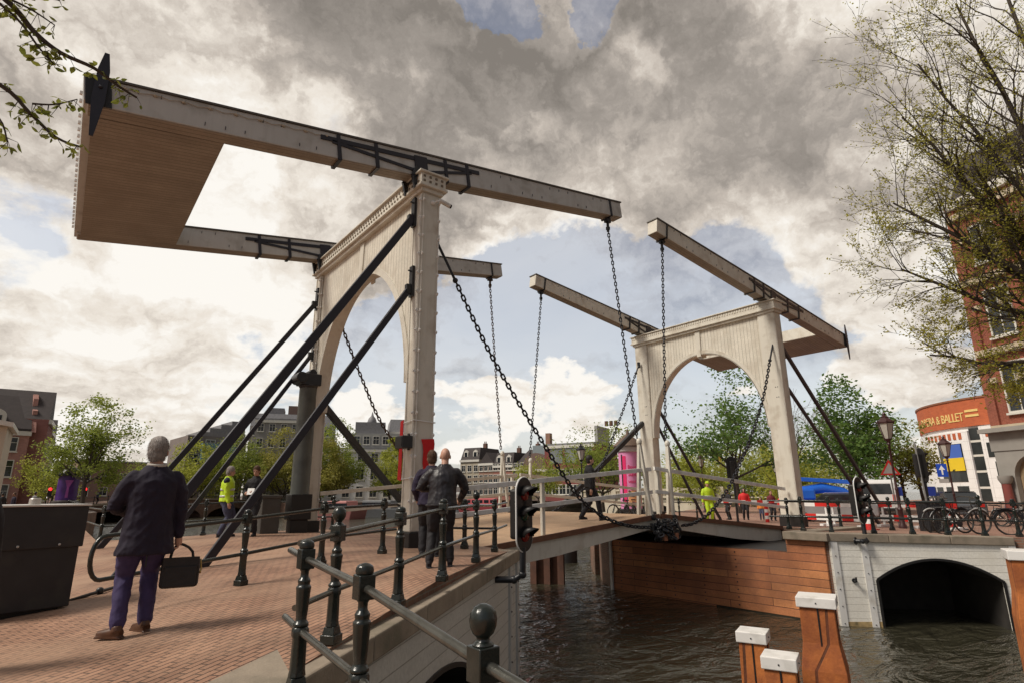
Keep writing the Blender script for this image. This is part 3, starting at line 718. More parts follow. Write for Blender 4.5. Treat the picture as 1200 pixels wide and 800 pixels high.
# ------------------------------------------------------------------ bridge leaves
DECK = coursed('deck_planks', (.52,.35,.22), (.44,.29,.18), (.20,.13,.08), 2.4, .16, (0,1,0), (1,0,0), .006, .75, .4, .5, .16, stain=(.46,.33,.21), sscale=.9)
DKW = mat('deck_edge_timber', (.17,.075,.042), .7, var=.25, vscale=5, bump=.15)
YL0, YL1 = .2, 7.0
def deckz(X): 
    s = abs(X-8.18); return .415 - .0885*min(s, 6.9)
def leaf(far):
    X = (lambda x: XS-x) if far else (lambda x: x)
    root = thing('bridge_leaf', 'far lifting leaf of the bridge, between white rails above the wooden pier wall' if far else 'near lifting leaf of the bridge, sloping up from the two men at the railing', 'bridge leaf', (X(1.5), 3.6, deckz(1.5)-.1), 'drawbridge leaves')
    x0, x1 = 1.42, 8.13
    d = MB(); d.prism([(X(x0),YL0,deckz(x0)), (X(x1),YL0,deckz(x1)), (X(x1),YL0,deckz(x1)-.06), (X(x0),YL0,deckz(x0)-.06)], (0,YL1-YL0,0)); obj('deck', d, DECK, root)
    for y in (YL0-.06, YL1):
        e = MB(); e.prism([(X(x0),y,deckz(x0)+.03), (X(x1),y,deckz(x1)+.03), (X(x1),y,deckz(x1)-.10), (X(x0),y,deckz(x0)-.10)], (0,.06,0)); obj('edge_board', e, DKW, root)
    for y in (YL0+.02, 2.4, 4.7, YL1-.14):
        g = MB(); g.prism([(X(x0),y,deckz(x0)-.101), (X(x1-.02),y,deckz(x1)-.101), (X(x1-.02),y,deckz(x1)-.34), (X(x1-.9),y,deckz(x1)-.46), (X(4.2),y,deckz(4.2)-.52), (X(x0),y,deckz(x0)-.52)], (0,.12,0)); obj('girder', g, CREAM, root)
    for x in (2.2, 4.0, 5.8, 7.6):
        c = MB(); c.bb(X(x)-.06, X(x)+.06, YL0+.15, YL1-.15, deckz(x)-.36, deckz(x)-.10); obj('cross_beam', c, CREAM, root)
    # white rails
    zu = lambda x: 1.03+.0845*x if not far else deckz(x)+1.33
    zl = lambda x: .48+.071*x if not far else deckz(x)+.66
    xa = .52 if not far else .62
    for y in (YL0+.14, YL1-.16):
        r = MB(); r.bar((X(xa),y,zu(xa)), (X(8.10),y,zu(8.1)), .07, .115); ro = obj('hand_rail', r, WHITEP if y < 1 else CREAM, root, bevel=.008)
        r = MB(); r.bar((X(xa),y,zl(xa)), (X(8.10),y,zl(8.1)), .065, .105); obj('lower_rail', r, WHITEP if y < 1 else CREAM, root, bevel=.008)
        for x in ((3.9,) if not far else ()):
            p = MB(); p.bar((X(x),y+.06,deckz(x)-.05), (X(x),y+.06,zu(x)+.05), .09, .10); obj('rail_post', p, CREAM, root, bevel=.01)
        p = MB(); p.bar((X(7.93),y+.05,deckz(7.93)-.1), (X(7.93),y+.05,zu(8)+.02), .13, .10); obj('rail_post', p, CREAM, root, bevel=.01)
        # hanger that takes the lift chain: two straps meeting in a head
        hx = (7.66 if y < 1 else 7.42) if not far else (XS-8.98 if y < 1 else XS-8.80)
        ht = 2.50 if not (far and y > 1) else 2.28
        h = MB(); h.bar((X(hx),y+.0,ht), (X(hx-.02),y+.16,deckz(hx)+.05), .09, .10); h.bar((X(hx),y,ht), (X(hx+.17),y-.16,deckz(hx)-.06), .09, .09); h.ball((X(hx),y,ht), .085, 10, squash=(1,1,1.3))
        ho = obj('chain_hanger', h, CREAM, root, bevel=.01)
        bo = MB(); bo.lathe([(.085,0),(.085,.05),(.04,.06)], (X(hx+.17),y-.19,deckz(hx)-.02), 12, axis=(0,-1,0)); obj('hanger_bolt', bo, IRON, ho)
    return root
near_leaf = leaf(False); leaf(True)
# lock gear with coiled chain at the joint
lk = thing('lock_gear', 'black clump of lock gear and heaped chain hanging at the joint of the two leaves', 'lock gear', (8.18,.1,-.1))
rnd = random.Random(5)
g = MB(); g.bb(7.65,8.6,-.02,.12,.0,.20); g.tube([(7.75,-.06,.16), (8.65,-.06,.16)], .07, 10); g.bb(7.75,7.95,-.14,.0,-.28,.1); g.bb(8.3,8.5,-.14,.0,-.28,.1); obj('bracket', g, IRON, lk, bevel=.01)
h = MB()
for i in range(52):
    c = Vector((8.12+rnd.uniform(-.50,.50), -.14+rnd.uniform(-.14,.10), .02+rnd.uniform(-.22,.26)))
    t = Vector((rnd.uniform(-1,1), rnd.uniform(-1,1), rnd.uniform(-1,1))); s = t.orthogonal()
    h.link(c, t, s, .21, .145, .026, 6, 12)
obj('heaped_chain', h, CHAINM, lk)
b = MB(); b.bb(7.82,7.98,-.22,-.10,-.27,-.10); b.bb(8.32,8.47,-.22,-.10,-.25,-.08); obj('brass_block', b, mat('copper_block', (.30,.14,.085), .45, metal=.3, var=.2), lk, bevel=.01)

# things on the near portal
p = MB()                                                     # steel mast beside the back leg
mx, my = -.18, 6.62
mast = thing('steel_column', 'dark grey steel column with a capital beside the back leg of the near portal', 'column', (mx,my,0))
SG = mat('green_grey_steel', (.085,.092,.082), .5, var=.2, vscale=3, dirt=(.03,.032,.03))
q = MB(); q.lathe([(.275,1.05),(.265,1.1),(.255,4.25),(.27,4.3)], (mx,my,0), 10); obj('shaft', q, SG, mast)
q = MB(); q.box((mx,my,4.46), (.62,.50,.36)); q.lathe([(.26,4.2),(.30,4.28)], (mx,my,0), 12); q.lathe([(.17,0),(.17,.62)], (mx-.30,my-.3,4.49), 14, axis=(.0,1,0)); q.lathe([(.13,0),(.13,.5)], (mx+.05,my-.2,4.66), 12, axis=(0,1,0)); obj('capital', q, IRON, mast, bevel=.02)
q = MB(); q.bb(mx-.30,mx+.30,my-.28,my+.28,.35,1.06); q.bb(mx-.24,mx+.24,my-.22,my+.22,-.05,.35); obj('base_box', q, BLACK, mast, bevel=.02)
q = MB(); q.bb(-1.22,-.72,6.5,7.0,-.05,1.0); q.bb(-1.26,-.68,6.46,7.04,.95,1.04); single('control_cabinet', q, mat('bronze_grey_cabinet', (.075,.072,.065), .5, var=.2), 'grey metal control cabinet standing left of the steel column', 'cabinet', bevel=.02)
# speaker, cloth, tapes, camera
q = thing('loudspeaker', 'black box loudspeaker strapped to the front of the near portal leg', 'loudspeaker', (-.12,.18,2.0))
s = MB(); s.box((-.16,.13,2.11), (.24,.36,.26), R(0)); obj('case', s, IRON, q, bevel=.015)
s = MB(); s.box((-.285,.13,2.11), (.01,.30,.20)); obj('grille', s, BLACK, q)
s = MB(); s.bar((-.05,.13,1.95), (-.05,.13,2.3), .06, .04); obj('bracket', s, IRON, q)
def cloth(name, pts, label, m_, th=.012, d=(0,-1,0)):
    mb = MB(); mb.prism(pts, Vector(d)*th); return single(name, mb, m_, label, 'cloth')
RC = MB(); k = 8
L_ = []; 
for i in range(k+1):
    t = i/k; z = 2.18-1.0*t
    L_.append((.17+.14*t+.02*math.sin(t*9), -.035-.012*math.sin(t*7), z)); 
R2 = [(.475+.02*math.sin(i*1.3), -.04, 2.20-.85*i/k) for i in range(k+1)]
vs = [Vector(a) for a in L_]+[Vector(a) for a in R2]+[Vector(a)+Vector((0,.012,0)) for a in L_]+[Vector(a)+Vector((0,.012,0)) for a in R2]
n1 = k+1; fs = []
for i in range(k): fs += [(i, i+1, n1+i+1, n1+i), (2*n1+i, 3*n1+i, 3*n1+i+1, 2*n1+i+1), (i, 2*n1+i, 2*n1+i+1, i+1), (n1+i, n1+i+1, 3*n1+i+1, 3*n1+i)]
fs += [(0, n1, 3*n1, 2*n1), (k, 2*n1+k, 3*n1+k, n1+k)]
RC.add(vs, fs, sm=True); single('red_drape', RC, RED, 'bright red cloth draped on the near portal leg above the two men', 'cloth')
RC = MB(); RC.prism([(-.03,.43,2.62), (-.03,.56,2.6), (-.03,.60,1.35), (-.03,.44,1.32)], (-.012,0,0)); single('red_drape', RC, RED, 'narrow strip of red cloth hanging on the inner edge of the near portal leg', 'cloth')
RC = MB()
for z in (2.55, 1.35):
    RC.tube([(-.026,.46,z), (-.026,-.026,z+.03), (.50,-.026,z), (.50,.46,z+.02), (-.026,.46,z)], .012, 6)
RC.tube([(-.04,.3,2.55), (-.06,.25,1.9), (-.04,.40,1.35)], .008, 5); single('white_cord', RC, SIGW, 'white cord tied round the near portal leg holding the red cloth', 'cord')
q = thing('security_camera', 'small white security camera under the cornice of the near portal', 'camera', (.47,-.05,7.75))
s = MB(); s.tube([(.30,-.02,7.78), (.34,-.14,7.80), (.40,-.14,7.80)], .025, 8); s.ball((.28,-.03,7.78), .06, 8); obj('arm', s, WHITEP, q)
s = MB(); s.tube([(.38,-.16,7.82), (.66,-.16,7.76)], .055, 10); obj('housing', s, WHITEP, q)
s = MB(); s.tube([(.66,-.16,7.76), (.70,-.16,7.752)], .05, 10); obj('lens', s, BLACK, q)
# thin hose and cable from the near cornice is part of the portal's wiring
# ------------------------------------------------------------------ cast iron railings
POSTS = {}
def post_mesh(kind):
    if kind in POSTS: return POSTS[kind]
    mb = MB()
    # square foot, tapered lower shaft, collar, bulging baluster, neck, rail box
    mb.box((0,0,.035), (.17,.17,.07)); mb.box((0,0,.10), (.145,.145,.06), taper=.8)
    mb.lathe([(.075,.13),(.066,.17),(.062,.36),(.074,.375),(.074,.41),(.060,.43)], n=8)
    mb.lathe([(.066,.43),(.070,.445),(.046,.47),(.052,.52),(.064,.655),(.068,.675),(.05,.69),(.058,.715),(.036,.74),(.036,.775),(.05,.79)], n=10)
    mb.box((0,0,.855), (.125,.125,.13))
    if kind == 'ball':
        mb.lathe([(.06,.92),(.05,.93),(.034,.94),(.034,.95),(.056,.965),(.070,.99),(.074,1.015),(.068,1.04),(.048,1.062),(.018,1.072)], n=14)
    else:
        mb.lathe([(.062,.92),(.066,.94),(.058,.965),(.035,.975),(.01,.98)], n=14)
    mb.v = [(x*.77, y*.77, z) for x, y, z in mb.v]
    POSTS[kind] = mb; return mb
def railing(label, posts, ext0=None, ext1=None, heights=(.855,.40), group='iron railings', r=.023, kinds=None, loops=(), absz=None, m_=None, rm=None):
    m_ = m_ or IRONG; rm = rm or STEEL
    p0 = Vector(posts[len(posts)//2])
    root = thing('iron_railing', label, 'railing', p0, group)
    first = {}
    for i, p in enumerate(posts):
        kd = kinds[i] if kinds else ('ball' if i % 2 else 'cap')
        ang = 0
        if len(posts) > 1:
            q = Vector(posts[min(i+1, len(posts)-1)])-Vector(posts[max(i-1, 0)]); ang = math.atan2(q.y, q.x)
        loc = Vector(p)-p0
        if kd in first:
            dup_part(first[kd], root, loc, ang)
        else:
            mb = post_mesh(kd); b = MB(); b.v = [tuple(Vector(v)+p0) for v in mb.v]; b.f = mb.f; b.mi = mb.mi; b.sm = mb.sm
            o = obj('post', b, m_, root, bevel=.006); o.location = loc; o.rotation_euler = (0,0,ang); first[kd] = o
    for h in heights:
        pts = [Vector(p)+Vector((0,0,h)) for p in posts]
        if ext0 is not None: pts = [Vector(ext0)+Vector((0,0,h))]+pts
        if ext1 is not None: pts = pts+[Vector(ext1)+Vector((0,0,h))]
        t = MB(); t.tube(pts, r, 10); obj('rail', t, rm, root)
    return root
# near footway, along the splayed coping
DG = [(-3.90,-6.08), (-2.95,-5.36), (-1.93,-4.52), (-.47,-3.10), (1.01,-1.55)]
railing('black cast iron railing along the coping of the near footway beside the two men', [(x,y,GN(x)+.01) for x,y in DG], ext0=(-4.33,-6.42,GN(-4.33)), ext1=(1.75,-.95,0.0), kinds=['ball','cap','cap','ball','cap'])
# quay side: the corner and towards the camera, stepping down
Q3 = [(-4.43,-6.88,-.23), (-4.43,-7.86,-.30), (-4.43,-9.02,-.45)]
qr = railing('nearest black iron railing at the bottom, sloping towards the camera with a ball post', Q3, ext0=(-4.42,-6.5,-.20), ext1=(-4.37,-10.6,-.66), kinds=['cap','cap','ball'])
# roadway railing with a rounded end by the man with the briefcase
RL = [(-3.72,-2.30), (-2.38,-1.55), (-.99,-.82)]
railing('black iron railing between roadway and footway in front of the near portal leg', [(x,y,GN(x)) for x,y in RL], ext0=(-5.35,-3.05,GN(-5.3)), ext1=(-.62,-.60,0), kinds=['cap','cap','cap'], r=.024, rm=IRONG)
lp = MB(); a, b = Vector((-5.35,-3.05,GN(-5.3)+.855)), Vector((-5.35,-3.05,GN(-5.3)+.40)); dd = Vector((-.88,-.47,0))
pts = [a] + [a.lerp(b, .5) + Vector((0,0,.2275))*math.cos(t) + dd*.13*math.sin(t) for t in [math.pi*i/10 for i in range(1, 10)]] + [b]
lp.tube(pts, .024, 10); lo = obj('rail_loop', lp, IRONG, bpy.data.objects['iron_railing.002'])
lp = MB(); a = Vector((-.62,-.60,.855)); lp.tube([a, a+Vector((.06,.03,-.02)), a+Vector((.08,.045,-.08)), a+Vector((.08,.045,-.40))], .024, 10); obj('rail_end', lp, IRONG, bpy.data.objects['iron_railing.002'])
railing('short black iron railing between the near portal leg and the near leaf', [(.92,-.62,-.04)], ext0=(.30,-.20,-.02), ext1=(1.40,-.95,-.05), kinds=['cap'], rm=IRONG)
railing('black iron railing at the water side of the near deck behind the fluorescent jacket', [(x,y,GN(x)) for x,y in ((-4.70,9.6),(-3.75,8.6),(-2.45,7.55),(-1.2,7.35),(.1,7.7),(1.4,8.0))], ext0=(-4.9,14.5,GN(-4.9)), ext1=(1.6,8.05,0), rm=IRONG)
railing('long black railing of the near quay running away on the left', [(-5.05,15+i*2.1,-.2) for i in range(15)], kinds=['cap']*15, rm=IRONG)
FR = [(11.62,-2.25),(11.68,-3.02),(12.28,-3.88),(12.92,-4.60),(13.50,-5.24),(14.10,-5.90),(14.66,-6.50)]
railing('dark iron railing of the far quay above the white arch wall', [(x,y,GF(x)+.01) for x,y in FR], ext0=(11.5,-1.30,GF(11.5)), ext1=(14.9,-9,GF(15)), kinds=['cap','cap','ball','cap','cap','ball','cap'], rm=IRONG)
railing('second dark iron railing further back on the far quay behind the first', [(x,y,GF(x)) for x,y in ((13.0,-1.1),(14.6,-2.0),(16.2,-2.9),(17.8,-3.8))], kinds=['cap','cap','ball','cap'], rm=IRONG)
railing('dark iron railing on the roadway edge seen through the far portal', [(x,y,GF(x)) for x,y in ((17.5,7.6),(19.1,7.7),(20.7,7.8),(22.3,7.9),(23.9,8.0))], rm=IRONG)

# ------------------------------------------------------------------ traffic signals
def river_signal(label, c, ang, bracket, group='river traffic signals', rim=True):
    """oval backed three-light signal; ang = direction the lights face (world angle)"""
    c = Vector(c); f = Vector((math.cos(ang), math.sin(ang), 0)); s = Vector((-f.y, f.x, 0)); Z = Vector((0,0,1))
    root = thing('traffic_signal', label, 'traffic light', c-Z*.6, group)
    H, W = .62, .235
    out = []
    for i in range(25): 
        t = math.pi*i/24; out.append(c+s*W*math.cos(t)+Z*(H-W+W*math.sin(t)))
    for i in range(25):
        t = math.pi+math.pi*i/24; out.append(c+s*W*math.cos(t)+Z*(-(H-W)+W*math.sin(t)))
    b = MB(); b.prism(out, f*.03); obj('backboard', b, BLACK, root)
    b = MB(); b.tube([p+f*.015 for p in out], .016, 6, closed=True); obj('white_rim' if rim else 'rim', b, SIGW if rim else BLACK, root)
    b = MB(); b.bar(c-f*.10-Z*.42, c-f*.10+Z*.42, .20, .26, f); obj('signal_box', b, BLACK, root, bevel=.04)
    for k, cc in ((1,'red'), (0,'green'), (-1,'red')):
        p = c+Z*.34*k+f*.03
        v = MB(); n = 14; L = .27
        vs = []
        for i in range(n+1):
            t = math.pi*(-.08+1.16*i/n)
            a = p+(s*math.cos(t)+Z*math.sin(t))*.135
            vs += [a, a+f*(L*(.35+.65*max(0, math.sin(t))))+Z*(-.03*max(0, math.sin(t)))]
        fs = []
        for i in range(n): fs.append((2*i, 2*i+1, 2*i+3, 2*i+2))
        v.add(vs, fs, sm=True); vo = obj('visor', v, BLACK, root); so = vo.modifiers.new('thick', 'SOLIDIFY'); so.thickness = .008
        l = MB(); l.lathe([(.12,0),(.115,.02),(.06,.045),(.005,.05)], p, 16, axis=f); obj('lens', l, mat('red_lens', (.20,.004,.004), .15) if cc == 'red' else mat('green_lens', (.004,.04,.02), .15), root)
    b = MB(); b.tube(bracket, .055, 10); 
    for q in bracket[1:-1]: b.ball(q, .068, 8)
    b.lathe([(.10,0),(.10,.02)], bracket[-1], 10, axis=(Vector(bracket[-2])-Vector(bracket[-1])).normalized()); obj('bracket_pipe', b, IRON, root)
    return root
C1 = Vector((.62,-2.94,.70))
river_signal('large black oval traffic signal with white rim on a bent pipe beside the near leaf', C1, R(-73), [C1+Vector((-.02,0,-.55)), C1+Vector((-.03,0,-.98)), C1+Vector((-.14,.10,-1.06)), C1+Vector((-.42,.34,-1.06))])
C2 = Vector((11.75,-3.85,.80))
river_signal('smaller black oval traffic signal on the far quay with one white rimmed edge', C2, R(-93), [C2+Vector((.0,0,-.55)), C2+Vector((0,0,-.98)), C2+Vector((-.06,-.04,-1.06)), C2+Vector((-.26,-.02,-1.06)), C2+Vector((-.26,.16,-1.06))])
river_signal('black oval road signal board on a thin pole seen beyond the far leaf', (19.57,4.83,2.05), R(40), [(19.5,4.75,1.5), (19.5,4.75,.6), (19.5,4.75,-.3)], group='road traffic signals', rim=False)
river_signal('black road traffic light near the bin, its hoods pointing right', (18.92,-3.19,1.92), R(-38), [(18.9,-3.2,1.35), (18.9,-3.2,.6), (18.9,-3.2,-.3)], group='road traffic signals', rim=False)
s = MB(); s.tube([(18.75,-3.15,2.75), (18.8,-3.2,-.3)], .035, 8); single('signal_pole', s, mat('galvanised', (.35,.35,.34), .4, metal=.5), 'thin grey pole standing against the black road traffic light near the bin', 'pole')

# ------------------------------------------------------------------ electrical cabinet, left
cb = thing('electrical_cabinet', 'large black electrical cabinet with an overhanging pale lid at the left edge', 'cabinet', (-5.95,-1.75,GN(-5.9)))
CX0, CX1, CYF, CYB = -6.62, -5.50, -1.86, -1.1
BLK = mat('black_cabinet_paint', (.022,.022,.025), .55, var=.25, vscale=5, bump=.06, bscale=90, dirt=(.04,.038,.035), dscale=3)
rotc = R(16)
def cbox(mb, x0, x1, y0, y1, z0, z1):
    c = Vector(((x0+x1)/2,(y0+y1)/2,0)); o = Vector((CX1,CYF,0)); Mz = Matrix.Rotation(rotc, 3, 'Z')
    p = o+Mz@(c-o); mb.box((p.x,p.y,(z0+z1)/2), (x1-x0,y1-y0,z1-z0), rotc)
zb_ = GN(-5.9)
q = MB(); cbox(q, CX0,CX1-.03,CYF+.03,CYB,zb_+.04,.72); obj('body', q, BLK, cb, bevel=.015)
q = MB(); cbox(q, CX0-.02,CX1,CYF,CYB+.03,.45,.93); obj('hood', q, BLK, cb, bevel=.012)
q = MB(); cbox(q, CX0-.05,CX1+.02,CYF-.02,CYB+.05,.932,.955); obj('lid', q, mat('pale_lid', (.62,.60,.57), .35, var=.08), cb, bevel=.006)
q = MB(); cbox(q, CX0+.1,CX1-.12,CYF+.1,CYB-.1,zb_-.1,zb_+.06); obj('foot', q, BLACK, cb)
q = MB()
for xx in (-6.15,-5.75):
    p = Vector((CX1,CYF,0))+Matrix.Rotation(rotc,3,'Z')@(Vector((xx,CYF-.008,0))-Vector((CX1,CYF,0))); q.ball((p.x,p.y,.49), .014, 8)
obj('lock', q, GREYW, cb)
q = MB(); q.lathe([(.06,.957),(.06,1.02),(.05,1.03)], (-6.05,-1.83,0), 16); tag_o = single('tin_can', q, mat('tin', (.55,.52,.48), .3, metal=.6), 'small round tin standing on the lid of the black electrical cabinet', 'tin')
q = MB(); q.tube([(-5.55,-1.3,zb_+.02), (-5.3,-1.2,GN(-5.3)+.03), (-5.12,-1.0,GN(-5.1)+.03), (-4.9,-.7,GN(-4.9)+.03)], .022, 6); q.ball((-5.2,-1.1,GN(-5.2)+.04), .05, 8); single('ground_cable', q, IRON, 'black cable lying on the clinkers right of the electrical cabinet', 'cable')

# ------------------------------------------------------------------ mooring posts in the water
PW = coursed('orange_post_wood', (.55,.19,.05), (.42,.13,.035), (.10,.04,.02), .16, 3, (.8,.6,0), (0,0,1), .006, .75, .5, .0, .28, stain=(.20,.055,.025), sscale=1.7, s0=.42)
WCAP = mat('white_cap', (.80,.78,.75), .4, var=.06, vscale=3, dirt=(.62,.60,.56), dscale=4)
def mooring_post(label, x, y, ztop, w, rot, flare=1.25):
    root = thing('mooring_post', label, 'mooring post', (x,y,-2.4), 'white capped mooring posts')
    b = MB()
    Mz = Matrix.Rotation(rot, 3, 'Z'); c = Vector((x,y,0)); hs = w*.47
    prof = [(-3.3,flare), (ztop-1.5,flare), (ztop-1.0,flare*.98), (ztop-.62,1.0), (ztop-.1,.97)]
    vs = []; 
    for z, k in prof:
        for i, j in ((-1,-1),(1,-1),(1,1),(-1,1)): vs.append(c+Mz@Vector((i*hs*k, j*hs*k, 0))+Vector((0,0,z)))
    fs = [(3,2,1,0), tuple(4*(len(prof)-1)+i for i in range(4))]
    for q in range(len(prof)-1): 
        for i in range(4): fs.append((4*q+i, 4*q+(i+1)%4, 4*q+4+(i+1)%4, 4*q+4+i))
    b.add(vs, fs); obj('post', b, PW, root, bevel=.012)
    g = MB(); 
    for a in (-.02,): g.box(c+Mz@Vector((-hs*1.0,a*w,0))+Vector((0,0,ztop-.42)), (.012,.022,.64), rot); g.box(c+Mz@Vector((a*w,-hs*1.0,0))+Vector((0,0,ztop-.42)), (.022,.012,.64), rot)
    obj('split', g, BLACK, root)
    k = MB(); k.box((x,y,ztop-.045), (w*1.06,w*1.06,.15), rot); obj('cap', k, WCAP, root, bevel=.012)
    s = MB()
    for i, j in ((-1,.0),(.0,-1)):
        s.ball(c+Mz@Vector((i*w*.53, j*w*.53, 0))+Vector((0,0,ztop-.05)), .012, 6)
    obj('cap_screw', s, IRON, root)
    return root
mooring_post('tallest orange wooden mooring post with a white cap, in front of the white arch wall', 3.97,-6.18,-.58,.53,R(22))
mooring_post('small orange mooring post with a white cap, at the back left of the group', 2.72,-5.78,-.98,.40,R(22),1.05)
mooring_post('low orange mooring post with a white cap, nearest to the camera', 1.90,-6.64,-1.02,.40,R(22),1.05)
mooring_post('orange mooring post with a white cap at the right edge, beside the far white wall', 6.95,-8.22,.06,.48,R(22))
q = MB(); q.prism([(2.2,-6.35,-1.95),(2.62,-6.0,-1.95),(2.5,-5.85,-2.15),(2.05,-6.2,-2.15)], (0,0,-.08)); q.bar((2.62,-6.0,-1.98),(2.75,-6.0,-1.80),.04,.10); single('metal_bracket', q, GREYW, 'pale metal bracket joining the two low mooring posts just above the water', 'bracket')
# ------------------------------------------------------------------ people
def remesh(name, mb, mats, parent, vox, smooth_it=6, fold=0, seed=0):
    tmp = obj('tmp_'+name, mb, mats, None)
    r = tmp.modifiers.new('r', 'REMESH'); r.mode = 'VOXEL'; r.voxel_size = vox; r.use_smooth_shade = True
    s = tmp.modifiers.new('s', 'SMOOTH'); s.factor = .5; s.iterations = smooth_it
    bpy.context.view_layer.update()
    dg = bpy.context.evaluated_depsgraph_get()
    me = bpy.data.meshes.new_from_object(tmp.evaluated_get(dg)); me.name = name
    old = tmp.data; bpy.data.objects.remove(tmp); bpy.data.meshes.remove(old)
    if fold:   # cloth folds: slanted creases pushed along the normals
        me.update(); nr = [v.normal.copy() for v in me.vertices]
        for v, n_ in zip(me.vertices, nr):
            p = v.co; q = Vector((p.x*9+p.z*5*(1 if p.x > 0 else -1), p.y*9, p.z*6.5))
            a_ = 1-abs(mnoise.noise(q+Vector((seed,0,0))))*2; b_ = mnoise.noise(p*22+Vector((0,seed,0)))
            v.co = p + n_*fold*(a_*.8-.45+b_*.35)
        me.update()
    o = bpy.data.objects.new(name, me); col.objects.link(o); me.materials.clear()
    for m_ in (mats if isinstance(mats, list) else [mats]): me.materials.append(m_)
    me.polygons.foreach_set('use_smooth', [True]*len(me.polygons)); me.polygons.foreach_set('material_index', [0]*len(me.polygons))
    o.parent = parent; RW[o.name] = Vector((0,0,0)); return o
def eloft(mb, rings, n=18):
    """rings: (x, y, z, rx, ry) stacked upward, ellipses in the horizontal plane"""
    vs = []; k = len(rings)
    for x, y, z, rx, ry in rings:
        for j in range(n):
            t = 2*math.pi*j/n; c, s = math.cos(t), math.sin(t)
            vs.append((x+rx*c, y+ry*s, z))
    fs = [[j for j in reversed(range(n))], [(k-1)*n+j for j in range(n)]]
    for i in range(k-1):
        for j in range(n): fs.append((i*n+j, i*n+(j+1)%n, (i+1)*n+(j+1)%n, (i+1)*n+j))
    mb.add(vs, fs, sm=True); return mb
def limb(mb, pts, rs, n=12, sub=3):
    pts = [Vector(p) for p in pts]; P, Q = [], []
    for i in range(len(pts)-1):
        for j in range(sub): P.append(pts[i].lerp(pts[i+1], j/sub)); Q.append(rs[i]+(rs[i+1]-rs[i])*j/sub)
    P.append(pts[-1]); Q.append(rs[-1])
    mb.tube(P, Q, n); mb.ball(P[0], Q[0]*.98, 8); mb.ball(P[-1], Q[-1]*.98, 8); return mb
def elbow(a, b, l1, l2, hint):
    a, b, hint = Vector(a), Vector(b), Vector(hint); d = b-a; L = min(d.length, (l1+l2)*.999); t = d.normalized()
    b = a+t*L; x = (l1*l1-l2*l2+L*L)/(2*L); h = math.sqrt(max(0, l1*l1-x*x)); pv = hint-t*hint.dot(t); pv.normalize()
    return a+t*x+pv*h, b
SKIN = mat('skin', (.50,.28,.20), .5, var=.10, vscale=12)
SKIN2 = mat('tan_skin', (.40,.21,.14), .5, var=.10, vscale=12)
